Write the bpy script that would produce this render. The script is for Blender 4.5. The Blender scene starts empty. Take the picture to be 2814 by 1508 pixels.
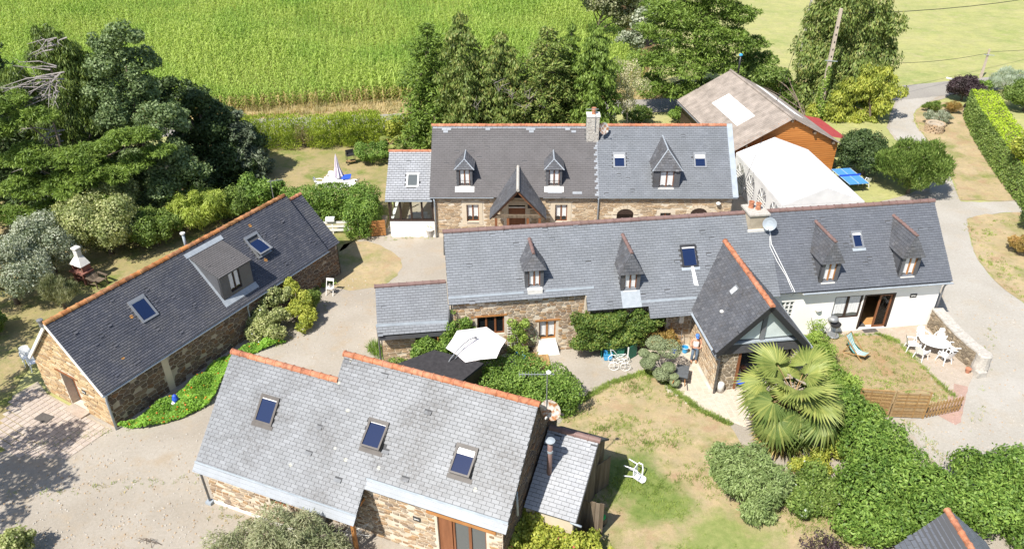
import bpy, bmesh, math, random
import numpy as np
from mathutils import Vector, Matrix
from mathutils.geometry import tessellate_polygon

# ------------------------------------------------------------------ camera, sky, sun, exposure
S = bpy.context.scene
COL = S.collection
rad = math.radians
random.seed(11)
rng = np.random.default_rng(11)
CAM_H, PITCH, ROLL, FPX, CX, CY = 25.0, rad(32.0), rad(-0.33), 1926.0, 1288.0, 690.2
_sn, _cs = math.sin(PITCH), math.cos(PITCH)
_R = np.array([[1, 0, 0], [0, _sn, _cs], [0, _cs, -_sn]])
_cr, _sr = math.cos(ROLL), math.sin(ROLL)
_R = np.array([[_cr, _sr, 0], [-_sr, _cr, 0], [0, 0, 1]]) @ _R
cam_data = bpy.data.cameras.new('camera')
cam_data.sensor_width = 36.0
cam_data.lens = 36.0 * 2104.0 / 2814.0
cam_data.clip_start, cam_data.clip_end = 0.5, 2000.0
cam = bpy.data.objects.new('camera', cam_data)
COL.objects.link(cam)
_m = Matrix(((_R[0][0], _R[1][0], -_R[2][0], 0), (_R[0][1], _R[1][1], -_R[2][1], 0), (_R[0][2], _R[1][2], -_R[2][2], CAM_H), (0, 0, 0, 1)))
cam.matrix_world = _m
S.camera = cam

SUN_DIR = Vector((0.48, 0.56, -1.0)).normalized()      # the way the light travels
world = bpy.data.worlds.new('World')
S.world = world
world.use_nodes = True
_nt = world.node_tree
_sky = _nt.nodes.new('ShaderNodeTexSky')
_sky.sky_type = 'NISHITA'
_sky.sun_disc = False
_sky.sun_elevation = math.asin(-SUN_DIR.z)
_sky.sun_rotation = math.atan2(-SUN_DIR.x, -SUN_DIR.y)
_sky.air_density, _sky.dust_density, _sky.ozone_density = 1.0, 1.0, 1.0
_bg = _nt.nodes['Background']
_bg.inputs[1].default_value = 0.1
_nt.links.new(_sky.outputs[0], _bg.inputs[0])
sun_data = bpy.data.lights.new('sun', 'SUN')
sun_data.energy = 4.6
sun_data.angle = rad(0.53)
sun_data.color = (1.0, 0.955, 0.88)
sun = bpy.data.objects.new('sun', sun_data)
COL.objects.link(sun)
sun.rotation_euler = SUN_DIR.to_track_quat('-Z', 'Y').to_euler()
sun.location = (-30, -30, 60)
S.view_settings.view_transform = 'Standard'
S.view_settings.look = 'None'
S.view_settings.exposure = 0.75
S.view_settings.gamma = 1.0
S.view_settings.use_curve_mapping = False
S.cycles.max_bounces = 6
S.cycles.transparent_max_bounces = 6
S.cycles.use_adaptive_sampling = True

# ------------------------------------------------------------------ helpers
def at(x, y, z=0.0):
    """ground point (or point at height z) seen at position x, y of a 2576 wide picture"""
    d = _R.T @ np.array([(x - CX) / FPX, -(y - CY) / FPX, 1.0])
    t = (z - CAM_H) / d[2]
    return Vector((d[0] * t, d[1] * t, z))

def depth(p):
    q = np.array([p[0], p[1], p[2] - CAM_H])
    return float(_R[2] @ q)

def height_at(p, ytop):
    """height above ground point p whose top is seen at row ytop"""
    lo, hi = 0.0, 24.0
    for _ in range(40):
        m = (lo + hi) / 2
        q = _R @ np.array([p[0], p[1], m - CAM_H])
        if CY - FPX * q[1] / q[2] > ytop: lo = m
        else: hi = m
    return lo

class MB:
    """collects shapes for ONE mesh object"""
    def __init__(s): s.v, s.f, s.m = [], [], []
    def add(s, vs, fs, mi=0):
        n = len(s.v)
        s.v += [tuple(p) for p in vs]
        s.f += [tuple(i + n for i in f) for f in fs]
        s.m += [mi] * len(fs)
        return s
    def bx(s, x0, x1, y0, y1, z0, z1, mi=0):
        return s.add([(x0,y0,z0),(x1,y0,z0),(x1,y1,z0),(x0,y1,z0),(x0,y0,z1),(x1,y0,z1),(x1,y1,z1),(x0,y1,z1)],
                     [(0,3,2,1),(4,5,6,7),(0,1,5,4),(1,2,6,5),(2,3,7,6),(3,0,4,7)], mi)
    def box(s, c, sz, rot=None, mi=0):
        """box of size sz about c, turned by a 3x3 / euler tuple"""
        if rot is None: m = Matrix.Identity(3)
        elif isinstance(rot, (int, float)): m = Matrix.Rotation(rot, 3, 'Z')
        elif isinstance(rot, tuple):
            m = Matrix.Rotation(rot[2], 3, 'Z') @ Matrix.Rotation(rot[1], 3, 'Y') @ Matrix.Rotation(rot[0], 3, 'X')
        else: m = rot
        c = Vector(c); h = Vector(sz) * 0.5
        vs = [c + m @ Vector((a*h.x, b*h.y, d*h.z)) for d in (-1,1) for a, b in ((-1,-1),(1,-1),(1,1),(-1,1))]
        return s.add(vs, [(0,3,2,1),(4,5,6,7),(0,1,5,4),(1,2,6,5),(2,3,7,6),(3,0,4,7)], mi)
    def bar(s, a, b, w, h=None, mi=0):
        """square bar from a to b"""
        a, b = Vector(a), Vector(b); d = b - a
        z = d.normalized(); up = Vector((0,0,1)) if abs(z.z) < 0.95 else Vector((0,1,0))
        x = z.cross(up).normalized(); y = x.cross(z)
        h = h or w
        m = Matrix((x, y, z)).transposed()
        return s.box((a + b) / 2, (w, h, d.length), m, mi)
    def tube(s, pts, r, n=6, mi=0, cap=True):
        pts = [Vector(p) for p in pts]
        rs = r if isinstance(r, (list, tuple)) else [r] * len(pts)
        vs, fs = [], []
        px = None
        for i, p in enumerate(pts):
            t = (pts[min(i+1, len(pts)-1)] - pts[max(i-1, 0)])
            t = t.normalized() if t.length > 1e-9 else Vector((0,0,1))
            if px is None:
                a = Vector((0,0,1)) if abs(t.z) < 0.9 else Vector((1,0,0))
                px = t.cross(a).normalized()
            else:
                px = (px - t * px.dot(t)); px = px.normalized() if px.length > 1e-6 else t.orthogonal().normalized()
            py = t.cross(px)
            for k in range(n):
                a = 2 * math.pi * k / n
                vs.append(p + (px * math.cos(a) + py * math.sin(a)) * rs[i])
        for i in range(len(pts) - 1):
            for k in range(n):
                fs.append((i*n+k, i*n+(k+1)%n, (i+1)*n+(k+1)%n, (i+1)*n+k))
        if cap:
            fs.append(tuple(reversed(range(n)))); fs.append(tuple(range((len(pts)-1)*n, len(pts)*n)))
        return s.add(vs, fs, mi)
    def lathe(s, prof, c=(0,0,0), n=12, mi=0, sx=1.0, sy=1.0):
        vs, fs = [], []
        for r, z in prof:
            for k in range(n):
                a = 2*math.pi*k/n
                vs.append((c[0]+r*math.cos(a)*sx, c[1]+r*math.sin(a)*sy, c[2]+z))
        for i in range(len(prof)-1):
            for k in range(n):
                fs.append((i*n+k, i*n+(k+1)%n, (i+1)*n+(k+1)%n, (i+1)*n+k))
        if prof[0][0] > 1e-6: fs.append(tuple(reversed(range(n))))
        if prof[-1][0] > 1e-6: fs.append(tuple(range((len(prof)-1)*n, len(prof)*n)))
        return s.add(vs, fs, mi)
    def poly(s, pts, mi=0): return s.add(pts, [tuple(range(len(pts)))], mi)
    def slab(s, pts, th, mi=0):
        """planar polygon given thickness th below its normal"""
        pts = [Vector(p) for p in pts]
        n = (pts[1]-pts[0]).cross(pts[2]-pts[0]).normalized()
        lo = [p - n*th for p in pts]; k = len(pts)
        fs = [tuple(range(k)), tuple(reversed(range(k, 2*k)))] + [(i, k+i, k+(i+1)%k, (i+1)%k) for i in range(k)]
        return s.add(pts + lo, fs, mi)
    def build(s, name, mats, parent=None, smooth=False, bevel=0.0, loc=None):
        me = bpy.data.meshes.new(name)
        me.from_pydata(s.v, [], s.f)
        mats = mats if isinstance(mats, (list, tuple)) else [mats]
        for m in mats: me.materials.append(m)
        if len(mats) > 1: me.polygons.foreach_set('material_index', s.m)
        if smooth: me.polygons.foreach_set('use_smooth', [True]*len(s.f))
        me.update()
        o = link(name, me, parent)
        if loc is not None: o.location = loc
        if bevel:
            b = o.modifiers.new('bevel', 'BEVEL'); b.width = bevel; b.segments = 2; b.limit_method = 'ANGLE'
        return o

def link(name, data, parent=None):
    o = bpy.data.objects.new(name, data)
    COL.objects.link(o)
    if parent is not None: o.parent = parent
    return o

def tag(o, label=None, cat=None, group=None, kind=None):
    if label: o['label'] = label
    if cat: o['category'] = cat
    if group: o['group'] = group
    if kind: o['kind'] = kind
    return o

def thing(name, label, cat, loc=(0,0,0), rz=0.0, group=None):
    o = bpy.data.objects.new(name, None)
    o.empty_display_size = 0.3
    COL.objects.link(o)
    o.location = loc
    o.rotation_euler = (0, 0, rz)
    return tag(o, label, cat, group)

def copy_tree(o, parent=None):
    c = o.copy(); COL.objects.link(c); c.parent = parent
    for ch in [x for x in bpy.data.objects if x.parent == o]: copy_tree(ch, c)
    return c

def part(name, parent, mat, fn, **k):
    mb = MB(); fn(mb); return mb.build(name, mat, parent, **k)

def wmat(parent):
    """world matrix of a (thing > part) parent chain without waiting for the depsgraph"""
    m = Matrix.Identity(4)
    while parent is not None:
        m = parent.matrix_basis @ m; parent = parent.parent
    return m

# ------------------------------------------------------------------ materials
def nodes_of(name):
    m = bpy.data.materials.new(name); m.use_nodes = True
    nt = m.node_tree
    b = nt.nodes['Principled BSDF']
    return m, nt, b

def N(nt, t, **k):
    n = nt.nodes.new(t)
    for a, v in k.items(): setattr(n, a, v)
    return n

def mixc(nt, fac, a, b, mode='MIX'):
    n = N(nt, 'ShaderNodeMix', data_type='RGBA', blend_type=mode)
    for s, v in ((n.inputs[0], fac), (n.inputs[6], a), (n.inputs[7], b)):
        if hasattr(v, 'is_output') or isinstance(v, bpy.types.NodeSocket): nt.links.new(v, s)
        elif isinstance(v, (int, float)): s.default_value = v
        else: s.default_value = (*v[:3], 1)
    return n.outputs[2]

def noise(nt, scale, detail=4, rough=0.55, vec=None, stretch=None):
    n = N(nt, 'ShaderNodeTexNoise'); n.inputs['Scale'].default_value = scale
    n.inputs['Detail'].default_value = detail; n.inputs['Roughness'].default_value = rough
    if vec is None: vec = N(nt, 'ShaderNodeNewGeometry').outputs['Position']
    if stretch:
        mp = N(nt, 'ShaderNodeMapping'); mp.inputs['Scale'].default_value = stretch[0]; mp.inputs['Rotation'].default_value = stretch[1]
        nt.links.new(vec, mp.inputs[0]); vec = mp.outputs[0]
    nt.links.new(vec, n.inputs['Vector'])
    return n.outputs[0]

def ramp(nt, src, a, b):
    r = N(nt, 'ShaderNodeMapRange'); r.inputs[1].default_value = a; r.inputs[2].default_value = b
    nt.links.new(src, r.inputs[0]); return r.outputs[0]

def rnd_socket(nt):
    g = N(nt, 'ShaderNodeNewGeometry'); o = N(nt, 'ShaderNodeObjectInfo')
    a = N(nt, 'ShaderNodeMath', operation='MULTIPLY'); nt.links.new(o.outputs['Random'], a.inputs[0]); a.inputs[1].default_value = 7.31
    b = N(nt, 'ShaderNodeMath', operation='ADD'); nt.links.new(a.outputs[0], b.inputs[0]); nt.links.new(g.outputs['Random Per Island'], b.inputs[1])
    c = N(nt, 'ShaderNodeMath', operation='FRACT'); nt.links.new(b.outputs[0], c.inputs[0])
    return c.outputs[0]

def cramp(nt, fac, cols):
    r = N(nt, 'ShaderNodeValToRGB'); e = r.color_ramp.elements
    while len(e) < len(cols): e.new(0.5)
    for i, c in enumerate(cols):
        e[i].position = i / max(1, len(cols) - 1); e[i].color = (*c, 1)
    nt.links.new(fac, r.inputs[0]); return r.outputs[0]

def bump(nt, b, h, strength, dist=0.02):
    n = N(nt, 'ShaderNodeBump'); n.inputs['Strength'].default_value = strength; n.inputs['Distance'].default_value = dist
    nt.links.new(h, n.inputs['Height']); nt.links.new(n.outputs[0], b.inputs['Normal'])

def MAT(name, c1, c2=None, scale=4, rough=0.75, bmp=0.0, bscale=30, spec=0.3, metal=0.0, pieces=None, lo=0.35, hi=0.65, stretch=None):
    """noise between two colours; pieces = list of colours picked per separate piece"""
    m, nt, b = nodes_of(name)
    b.inputs['Roughness'].default_value = rough; b.inputs['Metallic'].default_value = metal
    b.inputs['Specular IOR Level'].default_value = spec
    col = None
    if pieces: col = cramp(nt, rnd_socket(nt), pieces)
    if c2 is not None:
        f = ramp(nt, noise(nt, scale, 5, stretch=stretch), lo, hi)
        if col is None: col = mixc(nt, f, c1, c2)
        else: col = mixc(nt, f, col, mixc(nt, 1.0, col, c2, 'MULTIPLY'))
    if col is None: b.inputs['Base Color'].default_value = (*c1, 1)
    else: nt.links.new(col, b.inputs['Base Color'])
    if bmp: bump(nt, b, noise(nt, bscale, 4), bmp)
    return m

def LEAF(name, cols, trans=0.3, rough=0.55, big=((0.62, 0.68, 0.6), 0.8)):
    """leaf colours picked per leaf, with some light passing through; big = second colour in patches"""
    m, nt, b = nodes_of(name)
    a = N(nt, 'ShaderNodeAttribute', attribute_name='rnd')
    col = cramp(nt, a.outputs['Fac'], cols)
    if big: col = mixc(nt, ramp(nt, noise(nt, big[1], 3), 0.45, 0.62), col, mixc(nt, 1.0, col, big[0], 'MULTIPLY'))
    nt.links.new(col, b.inputs['Base Color'])
    b.inputs['Roughness'].default_value = rough; b.inputs['Specular IOR Level'].default_value = 0.35
    t = N(nt, 'ShaderNodeBsdfTranslucent'); nt.links.new(mixc(nt, 1.0, col, (1.25, 1.25, 0.7), 'MULTIPLY'), t.inputs[0])
    mx = N(nt, 'ShaderNodeMixShader'); mx.inputs[0].default_value = trans
    nt.links.new(b.outputs[0], mx.inputs[1]); nt.links.new(t.outputs[0], mx.inputs[2])
    nt.links.new(mx.outputs[0], nt.nodes['Material Output'].inputs[0])
    return m

def SLATE(name, cols, stain=None, stain_amt=0.6, sscale=0.9, lichen=None, rough=0.5, spec=0.5):
    m, nt, b = nodes_of(name)
    col = cramp(nt, rnd_socket(nt), cols)
    g = noise(nt, 26, 4)
    col = mixc(nt, ramp(nt, g, 0.35, 0.75), col, mixc(nt, 1.0, col, (0.84, 0.84, 0.85), 'MULTIPLY'))
    col = mixc(nt, ramp(nt, noise(nt, 1.1, 5, 0.6, stretch=((1, 1, 0.25), (0, 0, 0))), 0.4, 0.7), col, mixc(nt, 1.0, col, (0.84, 0.84, 0.83), 'MULTIPLY'))
    if stain:
        f1 = ramp(nt, noise(nt, sscale, 7, 0.7), 0.46, 0.6)
        f2 = ramp(nt, noise(nt, 9, 4), 0.3, 0.6)
        f = N(nt, 'ShaderNodeMath', operation='MULTIPLY'); nt.links.new(f1, f.inputs[0]); nt.links.new(f2, f.inputs[1])
        f3 = N(nt, 'ShaderNodeMath', operation='MULTIPLY'); nt.links.new(f.outputs[0], f3.inputs[0]); f3.inputs[1].default_value = stain_amt
        col = mixc(nt, f3.outputs[0], col, stain)
    if lichen:
        v = N(nt, 'ShaderNodeTexVoronoi'); v.inputs['Scale'].default_value = lichen[1]
        nt.links.new(N(nt, 'ShaderNodeNewGeometry').outputs['Position'], v.inputs['Vector'])
        a = N(nt, 'ShaderNodeMath', operation='LESS_THAN'); nt.links.new(v.outputs['Distance'], a.inputs[0]); a.inputs[1].default_value = lichen[2]
        sep = N(nt, 'ShaderNodeSeparateColor'); nt.links.new(v.outputs['Color'], sep.inputs[0])
        c = N(nt, 'ShaderNodeMath', operation='GREATER_THAN'); nt.links.new(sep.outputs[0], c.inputs[0]); c.inputs[1].default_value = lichen[3]
        d = N(nt, 'ShaderNodeMath', operation='MULTIPLY'); nt.links.new(a.outputs[0], d.inputs[0]); nt.links.new(c.outputs[0], d.inputs[1])
        e = N(nt, 'ShaderNodeMath', operation='MULTIPLY'); nt.links.new(d.outputs[0], e.inputs[0]); nt.links.new(ramp(nt, noise(nt, 40, 3), 0.3, 0.5), e.inputs[1])
        col = mixc(nt, e.outputs[0], col, lichen[0])
    nt.links.new(col, b.inputs['Base Color'])
    b.inputs['Roughness'].default_value = rough; b.inputs['Specular IOR Level'].default_value = spec
    bump(nt, b, noise(nt, 45, 4), 0.25, 0.01)
    return m
# ------------------------------------------------------------------ material library
K = {}
K['gravel'] = None
def ground_mat(name, cols, patch=0.25, fine=60, bmp=0.5, green=None, gs=0.35, glo=0.5, ghi=0.62, dirt=None, fstr=None, spots=()):
    m, nt, b = nodes_of(name)
    col = mixc(nt, ramp(nt, noise(nt, patch, 5), 0.35, 0.65), cols[0], cols[1])
    if green:
        g1 = ramp(nt, noise(nt, gs, 7, 0.62), glo, ghi)
        col = mixc(nt, g1, col, mixc(nt, ramp(nt, noise(nt, 5, 5), 0.3, 0.7), green[0], green[1]))
        g2 = N(nt, 'ShaderNodeMath', operation='MULTIPLY'); nt.links.new(ramp(nt, noise(nt, gs*7, 6, 0.7), 0.52, 0.68), g2.inputs[0]); g2.inputs[1].default_value = 0.65
        col = mixc(nt, g2.outputs[0], col, green[1])
        col = mixc(nt, ramp(nt, noise(nt, gs*3.3, 5, 0.6), 0.62, 0.38), col, mixc(nt, 1.0, col, (1.16, 1.12, 1.08), 'MULTIPLY'))
    if dirt: col = mixc(nt, ramp(nt, noise(nt, 0.8, 6, 0.6), 0.52, 0.7), col, dirt)
    for (cx_, cy_, rad_, g0, g1) in spots:      # greener, better watered parts of the lawn
        v = N(nt, 'ShaderNodeVectorMath', operation='DISTANCE'); nt.links.new(N(nt, 'ShaderNodeNewGeometry').outputs['Position'], v.inputs[0]); v.inputs[1].default_value = (cx_, cy_, 0)
        w = N(nt, 'ShaderNodeMath', operation='MULTIPLY_ADD'); nt.links.new(noise(nt, 0.9, 6, 0.65), w.inputs[0]); w.inputs[1].default_value = rad_*1.9; w.inputs[2].default_value = -rad_*0.95
        a = N(nt, 'ShaderNodeMath', operation='ADD'); nt.links.new(v.outputs['Value'], a.inputs[0]); nt.links.new(w.outputs[0], a.inputs[1])
        col = mixc(nt, ramp(nt, a.outputs[0], rad_*1.15, rad_*0.55), col, mixc(nt, ramp(nt, noise(nt, 3, 5), 0.3, 0.7), g0, g1))
    f = noise(nt, fine, 5, 0.7, stretch=fstr)
    col = mixc(nt, ramp(nt, f, 0.25, 0.75), mixc(nt, 1.0, col, (0.72, 0.71, 0.69), 'MULTIPLY'), mixc(nt, 1.0, col, (1.18, 1.17, 1.15), 'MULTIPLY'))
    f2 = noise(nt, fine * 0.22, 4, 0.6, stretch=fstr)
    col = mixc(nt, ramp(nt, f2, 0.3, 0.7), mixc(nt, 1.0, col, (0.86, 0.86, 0.84), 'MULTIPLY'), col)
    nt.links.new(col, b.inputs['Base Color'])
    b.inputs['Roughness'].default_value = 0.95; b.inputs['Specular IOR Level'].default_value = 0.1
    bump(nt, b, f, bmp, 0.03)
    return m
K['gravel'] = ground_mat('gravel', ((0.435, 0.395, 0.345), (0.365, 0.325, 0.275)), patch=0.3, fine=34, bmp=0.8, dirt=(0.4, 0.335, 0.26))
K['gravel_drive'] = ground_mat('gravel_drive', ((0.46, 0.435, 0.4), (0.4, 0.372, 0.33)), patch=0.3, fine=34, bmp=0.8, dirt=(0.43, 0.39, 0.335))
K['dry_lawn'] = ground_mat('dry_lawn', ((0.42, 0.34, 0.22), (0.36, 0.295, 0.175)), patch=0.45, fine=30, bmp=0.7, green=((0.17, 0.2, 0.06), (0.25, 0.26, 0.1)), gs=0.42, glo=0.52, ghi=0.68, dirt=(0.38, 0.265, 0.165), spots=[(*at(1580, 1195)[:2], 1.7, (0.13, 0.19, 0.05), (0.21, 0.25, 0.08)), (*at(1650, 1260)[:2], 1.6, (0.14, 0.2, 0.05), (0.22, 0.26, 0.08)), (*at(1830, 1400)[:2], 2.5, (0.2, 0.25, 0.075), (0.29, 0.31, 0.115)), (*at(1500, 1400)[:2], 1.2, (0.2, 0.22, 0.08), (0.25, 0.25, 0.1))])
K['lawn_patchy'] = ground_mat('lawn_patchy', ((0.37, 0.29, 0.18), (0.31, 0.245, 0.14)), patch=0.4, fine=30, bmp=0.7, green=((0.16, 0.19, 0.06), (0.23, 0.24, 0.09)), gs=1.1, glo=0.56, ghi=0.68, dirt=(0.37, 0.24, 0.135))
K['lawn_left'] = ground_mat('lawn_left', ((0.35, 0.28, 0.16), (0.28, 0.25, 0.12)), patch=0.3, fine=30, bmp=0.7, green=((0.14, 0.18, 0.045), (0.22, 0.24, 0.08)), gs=0.5, glo=0.48, ghi=0.62)
K['green_lawn'] = ground_mat('green_lawn', ((0.15, 0.21, 0.055), (0.24, 0.27, 0.09)), patch=0.5, fine=30, bmp=0.7)
K['meadow'] = ground_mat('meadow', ((0.37, 0.365, 0.165), (0.31, 0.33, 0.135)), patch=0.1, fine=9, bmp=0.5, green=((0.21, 0.27, 0.085), (0.29, 0.32, 0.12)), gs=0.16, glo=0.5, ghi=0.7, dirt=(0.4, 0.37, 0.19), fstr=((0.35, 1.4, 1), (0, 0, -0.15)))
K['verge'] = ground_mat('verge', ((0.4, 0.3, 0.16), (0.31, 0.26, 0.12)), patch=0.5, fine=14, bmp=0.8)
K['soil'] = ground_mat('soil', ((0.2, 0.13, 0.07), (0.15, 0.1, 0.05)), patch=0.5, fine=14, bmp=0.8)
K['asphalt'] = ground_mat('asphalt', ((0.34, 0.32, 0.29), (0.3, 0.28, 0.26)), patch=0.3, fine=30, bmp=0.3)
K['concrete'] = ground_mat('concrete', ((0.46, 0.395, 0.335), (0.4, 0.34, 0.28)), patch=0.5, fine=18, bmp=0.25, dirt=(0.4, 0.3, 0.235))
K['pink_concrete'] = ground_mat('pink_concrete', ((0.43, 0.29, 0.25), (0.38, 0.27, 0.22)), patch=0.6, fine=18, bmp=0.25)
K['mortar_dark'] = MAT('mortar_dark', (0.2, 0.165, 0.12), (0.14, 0.115, 0.085), 2.2, 0.9, 0.4, 60)
K['mortar_pale'] = MAT('mortar_pale', (0.62, 0.55, 0.45), (0.52, 0.45, 0.35), 2.2, 0.9, 0.4, 60)
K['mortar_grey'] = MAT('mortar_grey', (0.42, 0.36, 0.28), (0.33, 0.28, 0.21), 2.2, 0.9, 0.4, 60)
K['render_white'] = MAT('render_white', (0.86, 0.84, 0.8), (0.82, 0.8, 0.75), 0.8, 0.9, 0.15, 40)
K['render_cream'] = MAT('render_cream', (0.6, 0.51, 0.39), (0.52, 0.44, 0.33), 1.2, 0.9, 0.2, 40)
ST = [(0.36, 0.23, 0.13), (0.28, 0.21, 0.15), (0.46, 0.35, 0.23), (0.25, 0.2, 0.16), (0.52, 0.42, 0.3), (0.36, 0.29, 0.22), (0.42, 0.27, 0.14), (0.5, 0.41, 0.31)]
K['stone_warm'] = MAT('stone_warm', (1, 1, 1), (0.72, 0.7, 0.68), 7, 0.9, 0.5, 50, pieces=ST)
K['stone_pale'] = MAT('stone_pale', (1, 1, 1), (0.78, 0.76, 0.74), 7, 0.9, 0.5, 50, pieces=[(0.48, 0.37, 0.25), (0.4, 0.28, 0.17), (0.54, 0.44, 0.31), (0.34, 0.26, 0.18), (0.5, 0.36, 0.22)])
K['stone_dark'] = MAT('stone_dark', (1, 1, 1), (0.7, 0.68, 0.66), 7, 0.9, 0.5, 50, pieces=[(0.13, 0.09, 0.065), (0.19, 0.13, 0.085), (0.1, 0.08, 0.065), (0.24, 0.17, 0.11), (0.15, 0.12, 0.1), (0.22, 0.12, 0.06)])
K['stone_sand'] = MAT('stone_sand', (1, 1, 1), (0.74, 0.7, 0.66), 7, 0.9, 0.5, 50, pieces=[(0.5, 0.36, 0.2), (0.56, 0.44, 0.27), (0.42, 0.27, 0.14), (0.34, 0.25, 0.16), (0.6, 0.48, 0.31)])
K['stone_grey'] = MAT('stone_grey', (1, 1, 1), (0.7, 0.68, 0.66), 7, 0.9, 0.5, 50, pieces=[(0.3, 0.25, 0.18), (0.22, 0.18, 0.13), (0.38, 0.31, 0.22), (0.27, 0.21, 0.14)])
K['slate_front'] = SLATE('slate_front', [(0.155, 0.163, 0.175), (0.192, 0.201, 0.216), (0.172, 0.181, 0.195), (0.212, 0.222, 0.238), (0.185, 0.194, 0.208)], stain=(0.08, 0.079, 0.081), stain_amt=0.9, sscale=0.38, lichen=((0.33, 0.325, 0.27), 2.2, 0.18, 0.9))
K['slate_shed'] = SLATE('slate_shed', [(0.33, 0.34, 0.358), (0.38, 0.39, 0.408), (0.35, 0.36, 0.378)], stain=(0.26, 0.26, 0.267), stain_amt=0.5, sscale=0.8)
K['slate_mid'] = SLATE('slate_mid', [(0.168, 0.181, 0.2), (0.19, 0.203, 0.223), (0.178, 0.191, 0.21), (0.208, 0.222, 0.243)], stain=(0.15, 0.158, 0.165), stain_amt=0.4, sscale=0.3)
K['slate_right'] = SLATE('slate_right', [(0.112, 0.12, 0.138), (0.132, 0.141, 0.161), (0.122, 0.13, 0.149), (0.145, 0.154, 0.174)], stain=(0.11, 0.12, 0.13), stain_amt=0.3, sscale=0.3)
K['slate_porch'] = SLATE('slate_porch', [(0.075, 0.078, 0.087), (0.11, 0.113, 0.124), (0.09, 0.093, 0.103), (0.14, 0.142, 0.152)], stain=(0.07, 0.06, 0.05), stain_amt=0.5, sscale=0.8)
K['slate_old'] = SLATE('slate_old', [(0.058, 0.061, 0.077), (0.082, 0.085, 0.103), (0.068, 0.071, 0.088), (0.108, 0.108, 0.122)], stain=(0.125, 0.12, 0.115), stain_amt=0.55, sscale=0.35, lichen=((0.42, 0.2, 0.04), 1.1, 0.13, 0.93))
K['slate_back'] = SLATE('slate_back', [(0.13, 0.122, 0.122), (0.138, 0.13, 0.13), (0.125, 0.118, 0.118)], stain=(0.115, 0.105, 0.105), stain_amt=0.4, sscale=0.3, rough=0.75, spec=0.2)
K['slate_new'] = SLATE('slate_new', [(0.25, 0.27, 0.295), (0.3, 0.32, 0.345)], rough=0.5)
K['slate_edge'] = MAT('slate_edge', (0.075, 0.077, 0.082), rough=0.9)
K['underlay'] = MAT('underlay', (0.075, 0.076, 0.08), rough=0.9)
K['zinc'] = MAT('zinc', (0.34, 0.38, 0.42), (0.28, 0.315, 0.35), 3, 0.55, spec=0.4)
K['zinc_dark'] = MAT('zinc_dark', (0.24, 0.25, 0.26), (0.2, 0.2, 0.21), 3, 0.5, metal=0.3)
K['lead'] = MAT('lead', (0.34, 0.37, 0.4), (0.27, 0.3, 0.33), 5, 0.6)
K['terracotta'] = MAT('terracotta', (1, 1, 1), (0.55, 0.52, 0.5), 6, 0.85, 0.4, 40, pieces=[(0.44, 0.17, 0.085), (0.5, 0.205, 0.11), (0.38, 0.155, 0.09), (0.53, 0.24, 0.135), (0.46, 0.2, 0.12)], lo=0.42, hi=0.68)
K['terracotta_lichen'] = MAT('terracotta_lichen', (1, 1, 1), (0.45, 0.42, 0.4), 2.5, 0.85, 0.3, 40, pieces=[(0.5, 0.2, 0.06), (0.42, 0.2, 0.1), (0.5, 0.26, 0.1)], lo=0.42, hi=0.62)
K['tile_brown'] = MAT('tile_brown', (1, 1, 1), (0.8, 0.8, 0.8), 5, 0.6, pieces=[(0.2, 0.125, 0.11), (0.22, 0.14, 0.125), (0.18, 0.115, 0.1)])
K['wood_brown'] = MAT('wood_brown', (0.25, 0.1, 0.045), (0.18, 0.07, 0.03), 6, 0.5, spec=0.4, stretch=((1, 1, 0.15), (0, 0, 0)))
K['wood_orange'] = MAT('wood_orange', (0.43, 0.2, 0.07), (0.33, 0.15, 0.05), 6, 0.6, stretch=((0.2, 1, 1), (0, 0, 0)))
K['wood_dark'] = MAT('wood_dark', (0.05, 0.032, 0.024), (0.035, 0.022, 0.018), 6, 0.5)
K['wood_old'] = MAT('wood_old', (1, 1, 1), (0.6, 0.58, 0.55), 8, 0.85, 0.4, 30, pieces=[(0.16, 0.12, 0.085), (0.2, 0.155, 0.11), (0.13, 0.1, 0.07), (0.24, 0.19, 0.14)], stretch=((1, 1, 0.1), (0, 0, 0)))
K['wood_pale'] = MAT('wood_pale', (1, 1, 1), (0.75, 0.72, 0.68), 7, 0.8, 0.3, 30, pieces=[(0.36, 0.22, 0.09), (0.42, 0.27, 0.12), (0.33, 0.2, 0.085), (0.4, 0.29, 0.16)])
K['cladding'] = MAT('cladding', (1, 1, 1), (0.8, 0.76, 0.72), 4, 0.6, 0.2, 30, pieces=[(0.46, 0.175, 0.04), (0.5, 0.2, 0.05), (0.42, 0.155, 0.035)], stretch=((0.2, 0.2, 2), (0, 0, 0)))
K['metal_dark'] = MAT('metal_dark', (0.03, 0.03, 0.032), rough=0.4, spec=0.5)
K['window_brown'] = MAT('window_brown', (0.1, 0.088, 0.08), (0.08, 0.07, 0.064), 4, 0.45)
K['metal_grey'] = MAT('metal_grey', (0.3, 0.31, 0.32), rough=0.4, metal=0.5)
K['steel'] = MAT('steel', (0.6, 0.6, 0.6), rough=0.3, metal=0.8)
K['white_plastic'] = MAT('white_plastic', (0.85, 0.85, 0.84), rough=0.35, spec=0.5)
K['white_paint'] = MAT('white_paint', (0.8, 0.79, 0.76), (0.72, 0.71, 0.68), 6, 0.5)
K['canvas_white'] = MAT('canvas_white', (0.7, 0.695, 0.69), (0.61, 0.605, 0.6), 1.3, 0.7, 0.9, 1.2)
K['canvas_cream'] = MAT('canvas_cream', (0.82, 0.76, 0.74), rough=0.8)
K['canvas_lilac'] = MAT('canvas_lilac', (0.62, 0.56, 0.62), rough=0.8)
K['blind'] = MAT('blind', (0.6, 0.66, 0.63), (0.52, 0.58, 0.56), 1.5, 0.7)
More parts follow.
